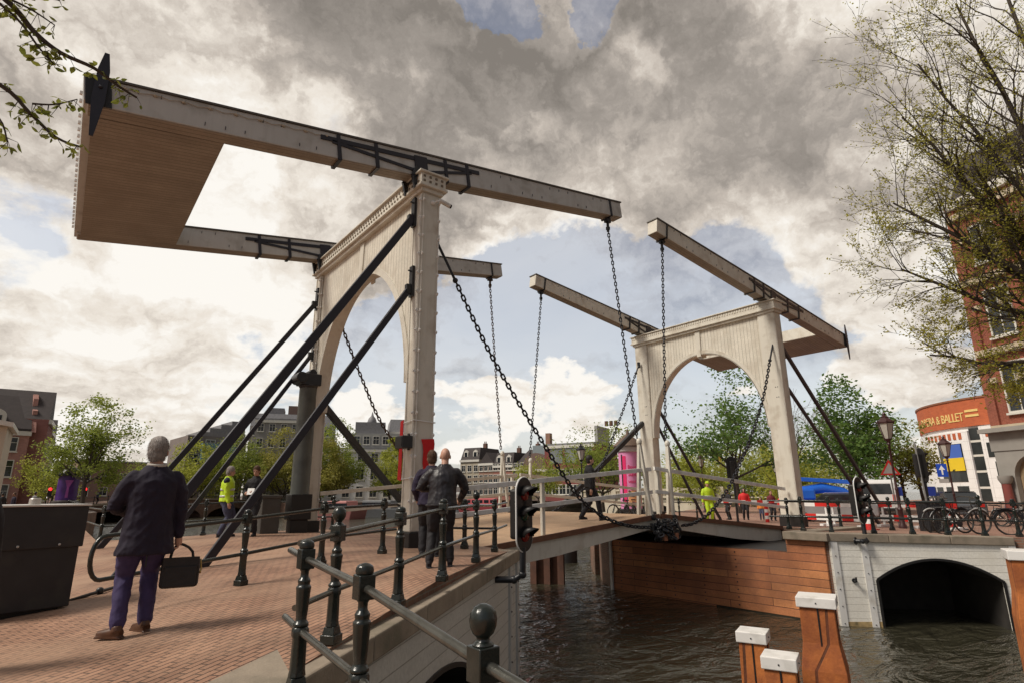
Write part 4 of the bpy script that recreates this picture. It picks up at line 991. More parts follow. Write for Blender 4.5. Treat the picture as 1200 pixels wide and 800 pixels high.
def person(loc, face, label, top, trousers, shoes, hairm, H=1.78, skin=None, vox=.012, lh=None, rh=None, lf=(-.11,.02), rf=(.11,-.02), lean=(0,0), head=(0,0), coat=0.0, bulk=1.0,
           hair='short', collar=None, lknee=.06, rknee=.06, lhint=(-.4,-.6,-.2), rhint=(.4,-.6,-.2), foot=(.0,.0), lheel=0, rheel=0, grip='relax', extra=None, shirt_gap=0, toes=(.05,.05)):
    """local frame: x to the figure's right, y forward, z up; loc = ground point, face = world angle of y axis"""
    k = H/1.78; skin = skin or SKIN
    root = thing('person', label, 'person', (0,0,0))
    lx, ly = lean
    hipz, shz = .93*k, 1.44*k
    B = lambda z: Vector((lx, ly, 0))*max(0, (z-hipz)/(shz-hipz))   # bend of the trunk
    hip = {s: Vector((s*.095*k, 0, hipz-.02*k)) for s in (-1, 1)}
    sh = {s: Vector((s*.185*k*bulk, -.01, shz-.035*k))+B(shz) for s in (-1, 1)}
    ft = {-1: Vector((lf[0]*k, lf[1]*k, .085*k+lheel)), 1: Vector((rf[0]*k, rf[1]*k, .085*k+rheel))}
    hd = {-1: Vector(lh)*k if lh else Vector((-.27*k*bulk, .06*k, .80*k))+B(hipz), 1: Vector(rh)*k if rh else Vector((.27*k*bulk, .06*k, .80*k))+B(hipz)}
    knee, el = {}, {}
    for s in (-1, 1):
        knee[s], _ = elbow(hip[s], ft[s], .43*k, .445*k, (0,1,0))
        el[s], hd[s] = elbow(sh[s], hd[s], .29*k, .265*k, lhint if s < 0 else rhint)
    nb = B(1.50*k)
    hc = Vector((head[0]*.0, .03*k, 1.648*k))+B(1.62*k)*1.05
    yaw = head[0]; pit = head[1]
    HM = Matrix.Rotation(yaw, 3, 'Z') @ Matrix.Rotation(pit, 3, 'X')
    hp = lambda x, y, z: hc + HM@Vector((x*k, y*k, z*k))
    # --- body
    b = MB()
    b.ball(hp(0,-.005,.025), .098*k, 12, squash=(.80,1.0,1.08)); b.ball(hp(0,.035,-.045), .072*k, 10, squash=(.86,.95,1.05)); b.ball(hp(0,.058,-.092), .032*k, 8, squash=(1.1,.8,.7))
    b.tube([hp(0,.085,.028), hp(0,.112,-.025), hp(0,.095,-.036)], [.010*k,.019*k,.012*k], 8)
    for s in (-1, 1):
        b.ball(hp(s*.080,-.008,-.012), .034*k, 8, squash=(.36,.62,1.0)); b.ball(hp(s*.033,.082,.042), .020*k, 6, squash=(1.2,.6,.5))
    b.ball(hp(0,.091,-.062), .022*k, 6, squash=(1.2,.45,.4))
    limb(b, [Vector((0,-.015*k,1.43*k))+nb*.95, hp(0,-.02,-.07)], [.066*k,.056*k])
    eloft(b, [(B(z*k).x, B(z*k).y, z*k, rx*k*bulk, ry*k*bulk) for z, rx, ry in ((.86,.15,.10),(.93,.165,.115),(1.05,.15,.105),(1.2,.16,.11),(1.34,.175,.115),(1.42,.15,.09),(1.47,.08,.07))])
    for s in (-1, 1):
        limb(b, [hip[s], knee[s], ft[s]], [.085*k,.055*k,.038*k]); limb(b, [sh[s]+Vector((-s*.02,0,-.02))*k, el[s], hd[s]], [.048*k,.040*k,.030*k])
        b.ball(ft[s]+Vector((0,.05,-.04))*k, .045*k, 8, squash=(.9,2,.8))
        # hand: palm and five fingers, closed on what it holds or slightly curled
        d = (hd[s]-el[s]).normalized(); inn = Vector((-s,0,0)); inn = (inn-d*inn.dot(d)).normalized(); fr = d.cross(inn)*s
        if fr.y < 0: fr = -fr
        w = hd[s]; pc = w+d*.05*k
        b.tube([w, w+d*.03*k, w+d*.09*k], [.026*k,.036*k,.034*k], 8, sy=1.0)
        b.box(pc+d*.008*k, (.03*k,.03*k,.03*k))
        for q in range(4):
            o = (q-1.5)*.020*k; ln = (.075,.083,.078,.06)[q]*k
            base = w+d*.088*k+fr*(-o)
            if grip == 'relax': ch = [base, base+d*ln*.45+inn*.008*k, base+d*ln*.75+inn*.026*k, base+d*ln*.88+inn*.048*k]
            else: ch = [base, base+d*ln*.38+inn*.012*k, base+d*ln*.42+inn*.045*k, base+d*ln*.05+inn*.052*k]
            b.tube(ch, [.0105*k,.0098*k,.009*k,.008*k], 6)
        b.tube([w+d*.03*k+fr*.03*k, w+d*.062*k+fr*.05*k+inn*.012*k, w+d*.095*k+fr*.048*k+inn*.028*k], [.013*k,.011*k,.009*k], 6)
    remesh('body', b, skin, root, vox*.72)
    # --- eyes
    e = MB(); 
    for s in (-1, 1): e.ball(hp(s*.033,.091,.018), .0095*k, 6)
    eo = obj('eyes', e, BLACK, root)
    # --- hair
    if hair != 'bald':
        h = MB()
        if hair == 'cap':
            h.ball(hp(0,-.008,.055), .102*k, 12, squash=(.84,1.02,.82)); h.tube([hp(0,.06,.075), hp(0,.165,.055)], [.07*k,.05*k], 10, sy=1.0); 
        else:
            h.ball(hp(0,-.022,.050), .106*k, 12, squash=(.85,.98,1.0)); h.ball(hp(0,-.048,-.018), .088*k, 10, squash=(.94,.75,1.0))
            if hair == 'long': h.ball(hp(0,-.055,-.09), .095*k, 10, squash=(.95,.6,1.5))
            if hair == 'hood': h.ball(hp(0,-.03,-.02), .125*k, 10, squash=(.95,.95,1.15))
            if hair == 'beard': h.ball(hp(0,.062,-.085), .058*k, 10, squash=(.95,.75,.85))
        remesh('hair' if hair not in ('cap','hood') else ('cap' if hair == 'cap' else 'hood'), h, hairm, root, vox*.75, 4, fold=.006, seed=1.7)
    if hair in ('short','long','beard') and vox < .0125:   # loose strands that break up the outline
        hs = MB(); rr_ = random.Random(int(H*1000)); ho_ = [c for c in root.children if c.name.startswith('hair')][0]
        for v in ho_.data.vertices:
            if rr_.random() < .8:
                n_ = v.normal; dn = (Vector((rr_.uniform(-.6,.6), rr_.uniform(-.6,.6), -.7))+n_*.55).normalized(); sd_ = dn.cross(n_)
                if sd_.length < .05: continue
                sd_.normalize(); p = v.co-n_*.002; L1 = rr_.uniform(.014,.034)*k; hs.add([p-sd_*.0022, p+sd_*.0022, p+dn*L1], [(0,1,2)])
        obj('hair_strands', hs, hairm, root)
    # --- trousers
    t = MB()
    eloft(t, [(B(z*k).x, B(z*k).y, z*k, rx*k*bulk, ry*k*bulk) for z, rx, ry in ((.80,.165,.115),(.88,.178,.13),(.95,.178,.13),(1.04,.165,.122))])
    for s in (-1, 1):
        hem = ft[s]+(knee[s]-ft[s]).normalized()*.025*k
        mid = knee[s].lerp(hem, .5)+Vector((0,-.012,0))*k
        limb(t, [hip[s]+Vector((0,0,.0)), hip[s].lerp(knee[s], .5), knee[s], mid, hem], [.108*k*bulk,.100*k*bulk,.077*k,.072*k,.066*k])
    remesh('trousers', t, trousers, root, vox, fold=.010 if vox < .014 else 0, seed=3.1)
    # --- shoes
    for s in (-1, 1):
        f = MB(); tq = toes[0] if s < 0 else -toes[1]; toe = Vector((-math.sin(tq), math.cos(tq), 0)); a = ft[s]
        f.tube([a+Vector((0,0,-.045))*k-toe*.055*k, a+Vector((0,.0,-.035))*k+toe*.02*k, a+Vector((0,0,-.048))*k+toe*.10*k, a+Vector((0,0,-.056))*k+toe*.175*k], [.036*k,.046*k,.040*k,.028*k], 10)
        f.box(a+Vector((0,0,-.078))*k+toe*.055*k, (.075*k,.255*k,.016*k), tq); f.tube([a+Vector((0,-.03,-.03))*k, a+Vector((0,-.02,.02))*k], [.045*k,.043*k], 8)
        remesh('shoe', f, shoes, root, max(.008, vox*.8), 3)
    # --- upper garment
    j = MB(); hemz = (.90-coat)*k
    R_ = [(hemz, .205+coat*.10, .15+coat*.05), (hemz+.03*k, .207+coat*.10, .155+coat*.05)] + ([( .86*k, .205, .155)] if coat > .1 else []) + [(1.0*k,.192,.15),(1.12*k,.185,.145),(1.26*k,.20,.15),(1.36*k,.205,.145),(1.425*k,.18,.118),(1.475*k,.118,.092),(1.525*k,.074,.074)]
    eloft(j, [(B(z).x, B(z).y-.004, z, rx*k*bulk, ry*k*bulk) for z, rx, ry in R_])
    for s in (-1, 1):
        limb(j, [sh[s]+Vector((-s*.030,0,-.020))*k, sh[s].lerp(el[s], .5), el[s], el[s].lerp(hd[s], .5), hd[s]-(hd[s]-el[s]).normalized()*.01], [.080*k*bulk,.074*k*bulk,.062*k*bulk,.057*k,.049*k])
        # folds at the elbow and back
        for q in range(3):
            c = el[s].lerp(sh[s], .12*q-.08); j.ball(c+Vector((s*.012,-.02,0))*k, .058*k*bulk, 6, squash=(.9,.9,.35))
    tops = top if isinstance(top, list) else [top]
    jo = remesh('jacket', j, tops[0], root, vox, fold=.012 if vox < .014 else 0, seed=H*7)
    root['hd'] = [list(hd[-1]), list(hd[1])]
    if collar:
        c = MB(); c.tube([Vector((.075*k*math.cos(a), .07*k*math.sin(a)-.012*k, (1.522+.012*math.sin(a*1))*k))+nb for a in [2*math.pi*i/16 for i in range(16)]], .016*k, 6, closed=True); obj('collar', c, collar, root)
    if extra: extra(root, k, hp, B, sh, el, hd, jo)
    del root['hd']
    root.location = loc; root.rotation_euler = (0,0,face-math.pi/2)
    return root, hd
NAVY = mat('navy_coat', (.012,.008,.022), .85, var=.3, vscale=7, bump=.3, bscale=9)
BLUET = mat('blue_trousers', (.045,.032,.105), .8, var=.2, vscale=9, bump=.25, bscale=10)
BROWNS = mat('brown_leather', (.085,.035,.017), .4, var=.3, vscale=14)
GREYH = mat('grey_hair', (.30,.27,.25), .7, var=.3, vscale=40, bump=.4, bscale=90)
BLACKC = mat('black_cloth', (.014,.013,.016), .8, var=.35, vscale=8, bump=.25, bscale=10)
BLACKL = mat('black_leather_jacket', (.016,.014,.018), .45, var=.4, vscale=9, bump=.4, bscale=8)
HIVIS = mat('fluorescent_yellow', (.50,.72,.02), .6, var=.10, vscale=8, bump=.2, bscale=10)
REFL = mat('reflective_tape', (.55,.56,.52), .35, var=.1)
ORANGEC = mat('orange_cloth', (.72,.22,.03), .7)
DENIM = mat('dark_denim', (.05,.055,.10), .85, var=.25, vscale=8, bump=.2)
BROWNH = mat('brown_hair', (.10,.05,.025), .7, var=.3, vscale=40, bump=.4, bscale=90)
BLACKH = mat('dark_hair', (.018,.013,.011), .6, var=.3, vscale=40, bump=.3, bscale=90)
WHITES = mat('white_sole_shoe', (.45,.44,.42), .6, var=.3, vscale=30)
PURPLE = mat('purple_cloth', (.022,.015,.040), .8, var=.2, vscale=6, bump=.2)
def toward(a, b): return math.atan2(b[1]-a[1], b[0]-a[0])
# man with the briefcase: seen from behind, looking towards the portal
P1 = (-5.10,-4.24,GN(-5.10))
def m1x(root, k, hp, B, sh, el, hd, jo):
    v = MB(); v.bar((0,-.158,.62),(0,-.150,.95), .012, .01, (0,1,0)); obj('coat_vent', v, BLACK, root)
f1 = R(93)
p1, hd1 = person(P1, f1, 'grey haired man in long navy coat and blue trousers holding a black bag', NAVY, BLUET, BROWNS, GREYH, H=1.83, vox=.009, lh=(-.13,.27,1.06), rh=(.285,.03,.79), lf=(-.13,.0), rf=(.105,.12), toes=(.75,-.35), coat=.20, bulk=1.08, collar=mat('pale_collar', (.45,.42,.38), .8), head=(-.35,.0), lhint=(-.6,-.35,-.5), rhint=(.7,-.5,0), grip='hold', extra=m1x)
# his bag, hanging from the right hand
Mz = Matrix.Rotation(f1-math.pi/2, 3, 'Z')
hw = Vector(P1) + Mz@(Vector(hd1[1]) + Vector((0.005,.008,-.085)))
bg = thing('shoulder_bag', 'black briefcase bag hanging from the hand of the man in the navy coat', 'bag', hw-Vector((0,0,.42)))
dx = Vector((math.cos(R(-8)), math.sin(R(-8)), 0)); dy = Vector((-dx.y, dx.x, 0))
ctr = hw + dx*.05 - Vector((0,0,.27))
BAGM = mat('black_nylon', (.012,.011,.012), .6, var=.4, vscale=14, bump=.3, bscale=40)
b = MB(); rm = Matrix((dx, dy, Vector((0,0,1)))).transposed(); b.box(ctr, (.34,.13,.28), rm); obj('bag_body', b, BAGM, bg, bevel=.035)
b = MB(); b.box(ctr-dy*.08+Vector((0,0,-.03)), (.28,.03,.19), rm); b.box(ctr+Vector((0,0,.10))-dy*.076, (.32,.015,.10), rm); obj('front_pocket', b, BAGM, bg, bevel=.012)
b = MB(); b.tube([ctr+dx*a+Vector((0,0,z)) for a, z in ((-.10,.14),(-.09,.20),(-.06,.255),(-.03,.268),(.0,.262),(.05,.235),(.09,.19),(.10,.14))], .013, 8); obj('handle', b, BAGM, bg)
b = MB(); b.tube([ctr+dx*.17+Vector((0,0,.12)), ctr+dx*.185+Vector((0,0,.02)), ctr+dx*.175+Vector((0,0,-.02))], .008, 6); b.lathe([(.02,0),(.02,.012)], ctr+dx*.175+Vector((0,0,.0)), 10, axis=dx); obj('buckle', b, mat('brass', (.45,.33,.12), .35, metal=.8), bg)
# two men at the near leg
def m2x(root, k, hp, B, sh, el, hd, jo):
    v = MB(); v.tube([(.240*math.cos(2*math.pi*i/24)*k, .180*math.sin(2*math.pi*i/24)*k, .905*k) for i in range(24)], .014*k, 6, closed=True); obj('waistband', v, BLACKL, root)
person((-1.22,-3.28,0), R(62), 'bald man in a black leather jacket and black trousers leaning at the near railing', BLACKL, BLACKC, BLACKC, GREYH, H=1.74, vox=.010, lh=(-.14,.30,1.14), rh=(.30,.30,.97), lf=(-.17,-.02), rf=(.15,.12), hair='bald', bulk=1.14, lean=(.03,.06), lhint=(-.8,-.4,-.3), rhint=(.8,-.5,-.2), extra=m2x)
person((-.62,-1.90,0), R(66), 'man in a dark purple coat standing beyond the bald man at the portal leg', PURPLE, BLACKC, BLACKC, BROWNH, H=1.79, vox=.012, lh=(-.22,.2,.95), rh=(.2,.3,1.05), coat=.05, bulk=1.12, lf=(-.13,0), rf=(.13,.05))
# fluorescent jacket and his companion
def hvx(root, k, hp, B, sh, el, hd, jo):
    for z in (1.02, 1.19):
        v = MB(); n = 28; rr = .222 if z < 1.1 else .215
        vs = []
        for i in range(n):
            a = 2*math.pi*i/n
            for dz in (-.028, .028): vs.append((rr*1.0*math.cos(a)*k, .172*math.sin(a)*k-.004, z*k+dz*k))
        fs = [(2*i, (2*i+2) % (2*n), (2*i+3) % (2*n), 2*i+1) for i in range(n)]
        v.add(vs, fs, sm=True); o = obj('reflective_band', v, REFL, root); sm_ = o.modifiers.new('t','SOLIDIFY'); sm_.thickness = .006
    v = MB()
    for s in (-1, 1): limb(v, [sh[s]+Vector((-s*.07,-.005,.035)), sh[s]+Vector((s*.01,0,.0))], [.070*k,.082*k])
    eloft(v, [(0,-.012,z*k,rx*k,ry*k) for z,rx,ry in ((1.36,.19,.142),(1.43,.185,.128),(1.475,.115,.094))]); remesh('shoulder_patch', v, mat('navy_patch', (.015,.018,.035), .8), root, .014)
person((-2.28,5.95,0), R(-22), 'man in a bright fluorescent yellow jacket standing behind the struts on the near deck', HIVIS, DENIM, BLACKC, GREYH, H=1.78, vox=.012, rh=(.26,.10,.86), lh=(-.26,.06,.84), coat=.02, bulk=1.12, lf=(-.12,.10), rf=(.14,-.06), head=(.3,-.2), extra=hvx, collar=HIVIS)
person((-1.64,5.75,0), R(-125), 'young man in black with brown hair reading a sheet of paper beside the fluorescent jacket', BLACKC, BLACKC, BLACKC, BROWNH, H=1.80, vox=.012, lh=(-.10,.30,1.10), rh=(.12,.30,1.08), lf=(-.10,.03), rf=(.12,-.03), head=(0,-.35), grip='hold')
q = MB(); q.prism([(-1.93,5.42,1.06),(-1.79,5.32,1.06),(-1.74,5.42,1.22),(-1.88,5.52,1.22)], (.004,.004,-.003)); single('paper_sheet', q, SIGW, 'white sheet of paper held by the young man in black', 'paper')
# walker on the leaf
person((6.45,1.25,deckz(6.45)), R(-28), 'bearded man in dark clothes walking across the raised leaf behind the white rails', BLACKC, BLACKC, BLACKC, BLACKH, H=1.84, vox=.013, hair='beard', lh=(-.28,.16,.88), rh=(.27,-.06,.82), lf=(-.10,-.26), rf=(.10,.26), lheel=.04)
# woman at the left edge
person((-6.44,-4.55,GN(-6.4)), R(88), 'person in dark coat with long brown hair, cut off by the left edge', BLACKC, BLACKC, BLACKC, BROWNH, H=1.70, vox=.012, hair='long', coat=.1)
# far bank
def wkx(root, k, hp, B, sh, el, hd, jo):
    for z, m_, h in ((1.0,ORANGEC,.10),(1.13,REFL,.03),(.72,REFL,.03)):
        v = MB(); n = 20; vs = []
        for i in range(n):
            a = 2*math.pi*i/n; r_ = (.252,.198) if z > .8 else (.225,.15)
            for dz in (-h/2, h/2): vs.append((r_[0]*math.cos(a)*k, r_[1]*math.sin(a)*k-.004, (z+dz)*k))
        v.add(vs, [(2*i, (2*i+2)%(2*n), (2*i+3)%(2*n), 2*i+1) for i in range(n)], sm=True); o = obj('work_band', v, m_, root); o.modifiers.new('t','SOLIDIFY').thickness = .006
person((17.6,4.95,GF(17.6)), R(-120), 'road worker in fluorescent yellow and orange with a helmet on the far bank', HIVIS, HIVIS, BLACKC, HIVIS, H=1.78, vox=.018, hair='cap', bulk=1.1, extra=wkx)
person((24.9,7.6,GF(24.9)), R(-140), 'adult in a hooded red jacket behind the striped boom on the far bank', mat('red_jacket', (.65,.02,.02), .7), BLACKC, BLACKC, BLACKH, H=1.72, vox=.02, hair='hood', bulk=1.15)
person((25.35,6.9,GF(25.3)), R(-150), 'child in an orange jacket beside the adult in red on the far bank', ORANGEC, DENIM, BLACKC, BROWNH, H=1.22, vox=.02)
person((25.6,6.4,GF(25.6)), R(-130), 'woman in a dark maroon jacket behind the striped bollard on the far bank', mat('maroon', (.16,.02,.03), .8), BLACKC, BLACKC, BROWNH, H=1.60, vox=.02, hair='long')
person((25.85,5.95,GF(25.8)), R(-150), 'person in a short red top and dark trousers left of the far portal leg', mat('red_jacket', (.65,.02,.02), .7), BLACKC, BLACKC, BROWNH, H=1.45, vox=.02)
person((24.5,8.35,GF(24.5)), R(160), 'grey haired person in black left of the adult in red on the far bank', BLACKC, BLACKC, BLACKC, GREYH, H=1.65, vox=.02)
# small strollers on the far quays
rnd = random.Random(11)
tops_ = [BLACKC, PURPLE, mat('grey_jacket', (.2,.2,.21), .8), DENIM, mat('red_jacket', (.65,.02,.02), .7), mat('beige_jacket', (.5,.42,.3), .8)]
proto = None
def stroll(x, y, z, lab, ti, face):
    person((x,y,z), face, lab, tops_[ti], BLACKC if ti % 2 else DENIM, BLACKC, BROWNH if ti % 2 else BLACKH, H=1.74, vox=.03)
stroll(-7.1,46,GN(-7.1), 'small figure in a grey jacket on the left quay near the purple advertising column', 2, R(40))
stroll(-8.2,44,GN(-8.2), 'small figure in dark purple on the left quay below the brick house', 1, R(200))
stroll(-9.0,47,GN(-9), 'small figure in black on the left quay below the brick house', 0, R(90))
stroll(-1.5,84.5,.0, 'small figure in denim crossing the stone bridge', 3, R(20))
stroll(40.0,-2.2,-.51, 'small figure in black before the white opera facade', 0, R(180))
stroll(41.5,-2.9,-.51, 'small figure in a beige jacket before the white opera facade', 5, R(240))
stroll(38.0,-1.1,-.51, 'small figure in grey walking past the second street lantern', 2, R(100))
# ------------------------------------------------------------------ street furniture on the far bank
LAMPM = mat('dark_red_iron', (.055,.018,.018), .45, var=.2, vscale=6)
LGLASS = mat('lantern_glass', (.55,.53,.47), .25, var=.08)
def lantern(label, x, y, z, H, m_=LAMPM, group='street lanterns'):
    root = thing('street_lamp', label, 'street lamp', (x,y,z), group)
    k = H/5.0; c = (x,y,z)
    p = MB(); p.lathe([(.16*k,0),(.16*k,.12*k),(.11*k,.2*k),(.10*k,.75*k),(.13*k,.8*k),(.07*k,.9*k),(.055*k,1.6*k),(.075*k,1.65*k),(.05*k,1.72*k),(.045*k,3.55*k),(.085*k,3.6*k),(.05*k,3.68*k)], c, 12); p.bar((x-.22*k,y,z+3.45*k),(x+.22*k,y,z+3.45*k),.03*k,.03*k); obj('post', p, m_, root)
    b = MB(); b.lathe([(.06*k,3.68*k),(.09*k,3.74*k),(.16*k,3.80*k),(.17*k,3.84*k)], c, 6); b.lathe([(.36*k,4.52*k),(.37*k,4.58*k),(.33*k,4.62*k),(.16*k,4.78*k),(.17*k,4.82*k),(.10*k,4.86*k),(.06*k,4.9*k),(.085*k,4.95*k),(.06*k,5.0*k),(.01*k,5.05*k)], c, 6)
    for i in range(6):
        a = 2*math.pi*(i+.5)/6; b.bar((x+.16*k*math.cos(a),y+.16*k*math.sin(a),z+3.83*k),(x+.33*k*math.cos(a),y+.33*k*math.sin(a),z+4.54*k),.022*k,.022*k); b.ball((x+.37*k*math.cos(a),y+.37*k*math.sin(a),z+4.61*k),.035*k,6)
    obj('lantern_frame', b, m_, root)
    g = MB(); g.lathe([(.15*k,3.845*k),(.315*k,4.515*k)], c, 6, sm=False); obj('lantern_glass', g, LGLASS, root)
    return root
lantern('tall dark red street lantern on the far quay in front of the white van', 19.35,-2.1,GF(19.4),4.30)
lantern('dark red street lantern with a blue arrow sign, before the opera flag', 29.5,-.98,GF(29.7),4.2)
lantern('small dark street lantern right of the far portal leg near the blue lifting machine', 42.5,15.1,-.5,4.1, IRON)
lantern('small street lantern framed by the far portal above the road worker', 35.25,17.35,-.5,4.6, LAMPM)
lantern('thin lantern post in front of the bushy tree left of the pink advertising column', 24.0,19.6,-.4,4.9, IRON)
# warning triangle, arrow sign
q = thing('road_sign', 'triangular warning sign with a red border beside the tall dark red lantern', 'road sign', (20.4,-1.6,GF(20)))
def facing(c, ang): f = Vector((math.cos(ang), math.sin(ang), 0)); return f, Vector((-f.y, f.x, 0))
f, s_ = facing(0, R(200)); c = Vector((20.4,-1.6,1.85)); Z = Vector((0,0,1))
b = MB(); b.tube([c+Z*.4-f*.03, Vector((20.4,-1.6,-.4))-f*.03], .03, 8); obj('post', b, mat('galvanised', (.35,.35,.34), .4, metal=.5), q)
tri = lambda k, o: [c+f*o+s_*(.40*k*math.cos(a))+Z*(.40*k*math.sin(a)) for a in (R(90),R(210),R(330))]
b = MB(); b.prism(tri(1.0,0), f*.012); obj('red_border', b, REDR, q); b = MB(); b.prism(tri(.70,.0125), f*.004); obj('grey_field', b, mat('sign_grey', (.40,.38,.36), .6), q)
q = thing('road_sign', 'square blue road sign with a white up arrow on the second lantern', 'road sign', (29.45,-.78,1.6))
f, s_ = facing(0, R(200)); c = Vector((29.35,-.72,2.02))
b = MB(); b.prism([c+s_*i*.22+Z*j*.32 for i, j in ((-1,-1),(1,-1),(1,1),(-1,1))], f*.02); obj('panel', b, mat('sign_blue', (.012,.07,.48), .4), q)
d = c+f*.024
b = MB(); b.prism([d+s_*x+Z*z for x, z in ((-.035,-.22),(.035,-.22),(.035,.02),(.13,.02),(0,.24),(-.13,.02),(-.035,.02))], f*.006); obj('arrow', b, SIGW, q)
b = MB(); b.prism([c-Z*.52+s_*i*.2+Z*j*.10 for i, j in ((-1,-1),(1,-1),(1,1),(-1,1))], f*.015); obj('plate', b, mat('sign_grey', (.40,.38,.36), .6), q)
for xx, yy, zz, lb in ((34.2,3.1,1.0,'small blue square sign left of the triangular warning sign'), (33.7,1.25,1.0,'small blue square sign right of the triangular warning sign')):
    q = thing('road_sign', lb, 'road sign', (xx,yy,-.5), 'small blue signs'); c = Vector((xx,yy,zz)); b = MB(); b.prism([c+s_*i*.19+Z*j*.26 for i, j in ((-1,-1),(1,-1),(1,1),(-1,1))], f*.02); obj('panel', b, mat('sign_navy', (.012,.03,.22), .4), q); b = MB(); b.tube([c-f*.03, Vector((xx,yy,-.5))-f*.03], .035, 6); obj('post', b, STEEL, q)
# black bin / cabinet
q = thing('street_cabinet', 'ribbed black street cabinet on the far quay between railing and bicycles', 'cabinet', (17.0,-3.85,GF(17)))
b = MB(); rot = R(-40); b.box((17.0,-3.85,GF(17)+.45), (.66,.5,.9), rot); obj('body', b, BLK, q, bevel=.02)
b = MB(); b.box((17.0,-3.85,GF(17)+.93), (.72,.56,.06), rot); obj('lid', b, BLK, q, bevel=.01)
b = MB(); Mz = Matrix.Rotation(rot,3,'Z')
for i in range(9): b.box(Vector((17.0,-3.85,GF(17)+.45))+Mz@Vector((-.29+i*.072,-.255,0)), (.025,.02,.8), rot); 
for i in range(6): b.box(Vector((17.0,-3.85,GF(17)+.45))+Mz@Vector((-.335,-.2+i*.08,0)), (.02,.025,.8), rot)
obj('ribs', b, BLK, q)
# striped barriers
def barrier(label, A, B, z, group='striped barriers', low=True):
    A, B = Vector((*A,0)), Vector((*B,0)); L_ = (B-A).length; u = (B-A)/L_; nrm = Vector((-u.y,u.x,0)); root = thing('road_barrier', label, 'barrier', (A+B)/2, group)
    for nm, zz, h, sh_ in (('upper_board', .86, .22, 0), ('lower_board', .34, .24, 1))[:2 if low else 1]:
        w_ = MB(); n = max(3, int(L_/.75)); 
        for i in range(n):
            a, b_ = A+u*(L_*i/n), A+u*(L_*(i+1)/n); m0 = (a+b_)/2
            w_.box((m0.x,m0.y,z+zz), (L_/n-.004,.035,h), math.atan2(u.y,u.x), mi=(i+sh_) % 2)
        obj(nm, w_, [REDR, SIGW], root)
    lg = MB()
    for t in (.06,.94):
        p = A+u*L_*t; lg.box(Vector((p.x,p.y,z+.48))+nrm*.04, (.08,.05,1.0), math.atan2(u.y,u.x)); lg.box(Vector((p.x,p.y,z+.05)), (.16,.7,.09), math.atan2(u.y,u.x))
    obj('legs', lg, SIGW, root, bevel=.01); return root
g_ = lambda x: GF(x)
barrier('red and white striped barrier right of the far portal leg', (19.2,1.9), (18.9,.35), g_(19))
barrier('red and white striped barrier behind the far traffic signal', (18.8,.2), (18.5,-1.2), g_(19))
barrier('red and white striped barrier behind the base of the tall lantern', (20.5,-.95), (20.2,-2.5), g_(20), )
barrier('red and white striped barrier at the right end of the row near the black cabinet', (20.1,-2.65), (19.7,-3.8), g_(20))
bm_ = MB()
A, B = Vector((21.65,7.15,g_(22)+.95)), Vector((23.3,4.35,g_(22)+.95)); u = (B-A)/12
for i in range(12): bm_.bar(A+u*i, A+u*(i+.998), .10, .13, mi=i % 2)
bo = thing('barrier_boom', 'horizontal red and white barrier boom crossing behind the far leaf', 'barrier', (22.4,5.7,g_(22))); obj('boom', bm_, [SIGW, REDR], bo)
b = MB(); b.bb(23.2,23.5,4.05,4.35,g_(23),g_(23)+1.1); obj('boom_post', b, GREYW, bo, bevel=.02)
b = MB()
for i in range(6): b.lathe([(.09,0),(.09,.15)], (21.1,4.2,g_(21)+.15*i), 12, mi=i % 2)
single('striped_bollard', b, [REDR, SIGW], 'red and white banded bollard in front of the people on the far bank', 'bollard')
def cone(label, x, y, z, h=.75):
    root = thing('traffic_cone', label, 'traffic cone', (x,y,z), 'traffic cones'); b = MB(); k = h/.75
    pr = [(.17,.03),(.135,.2),(.105,.36),(.075,.52),(.035,.74)]
    for i in range(4): b.lathe([(pr[i][0]*k,pr[i][1]*k),(pr[i+1][0]*k,pr[i+1][1]*k)], (x,y,z), 12, mi=i % 2)
    obj('cone', b, [REDR, SIGW], root); b = MB(); b.box((x,y,z+.015), (.42*k,.42*k,.03)); obj('base', b, REDR, root)
cone('red and white traffic cone right behind the far river traffic signal', 15.9,-2.35,g_(16))
cone('traffic cone left of the black street cabinet beyond the barriers', 26.5,-.8,g_(26), 1.0)
cone('traffic cone seen above the barrier beside the black cabinet', 25.6,-1.7,g_(26), 1.0)
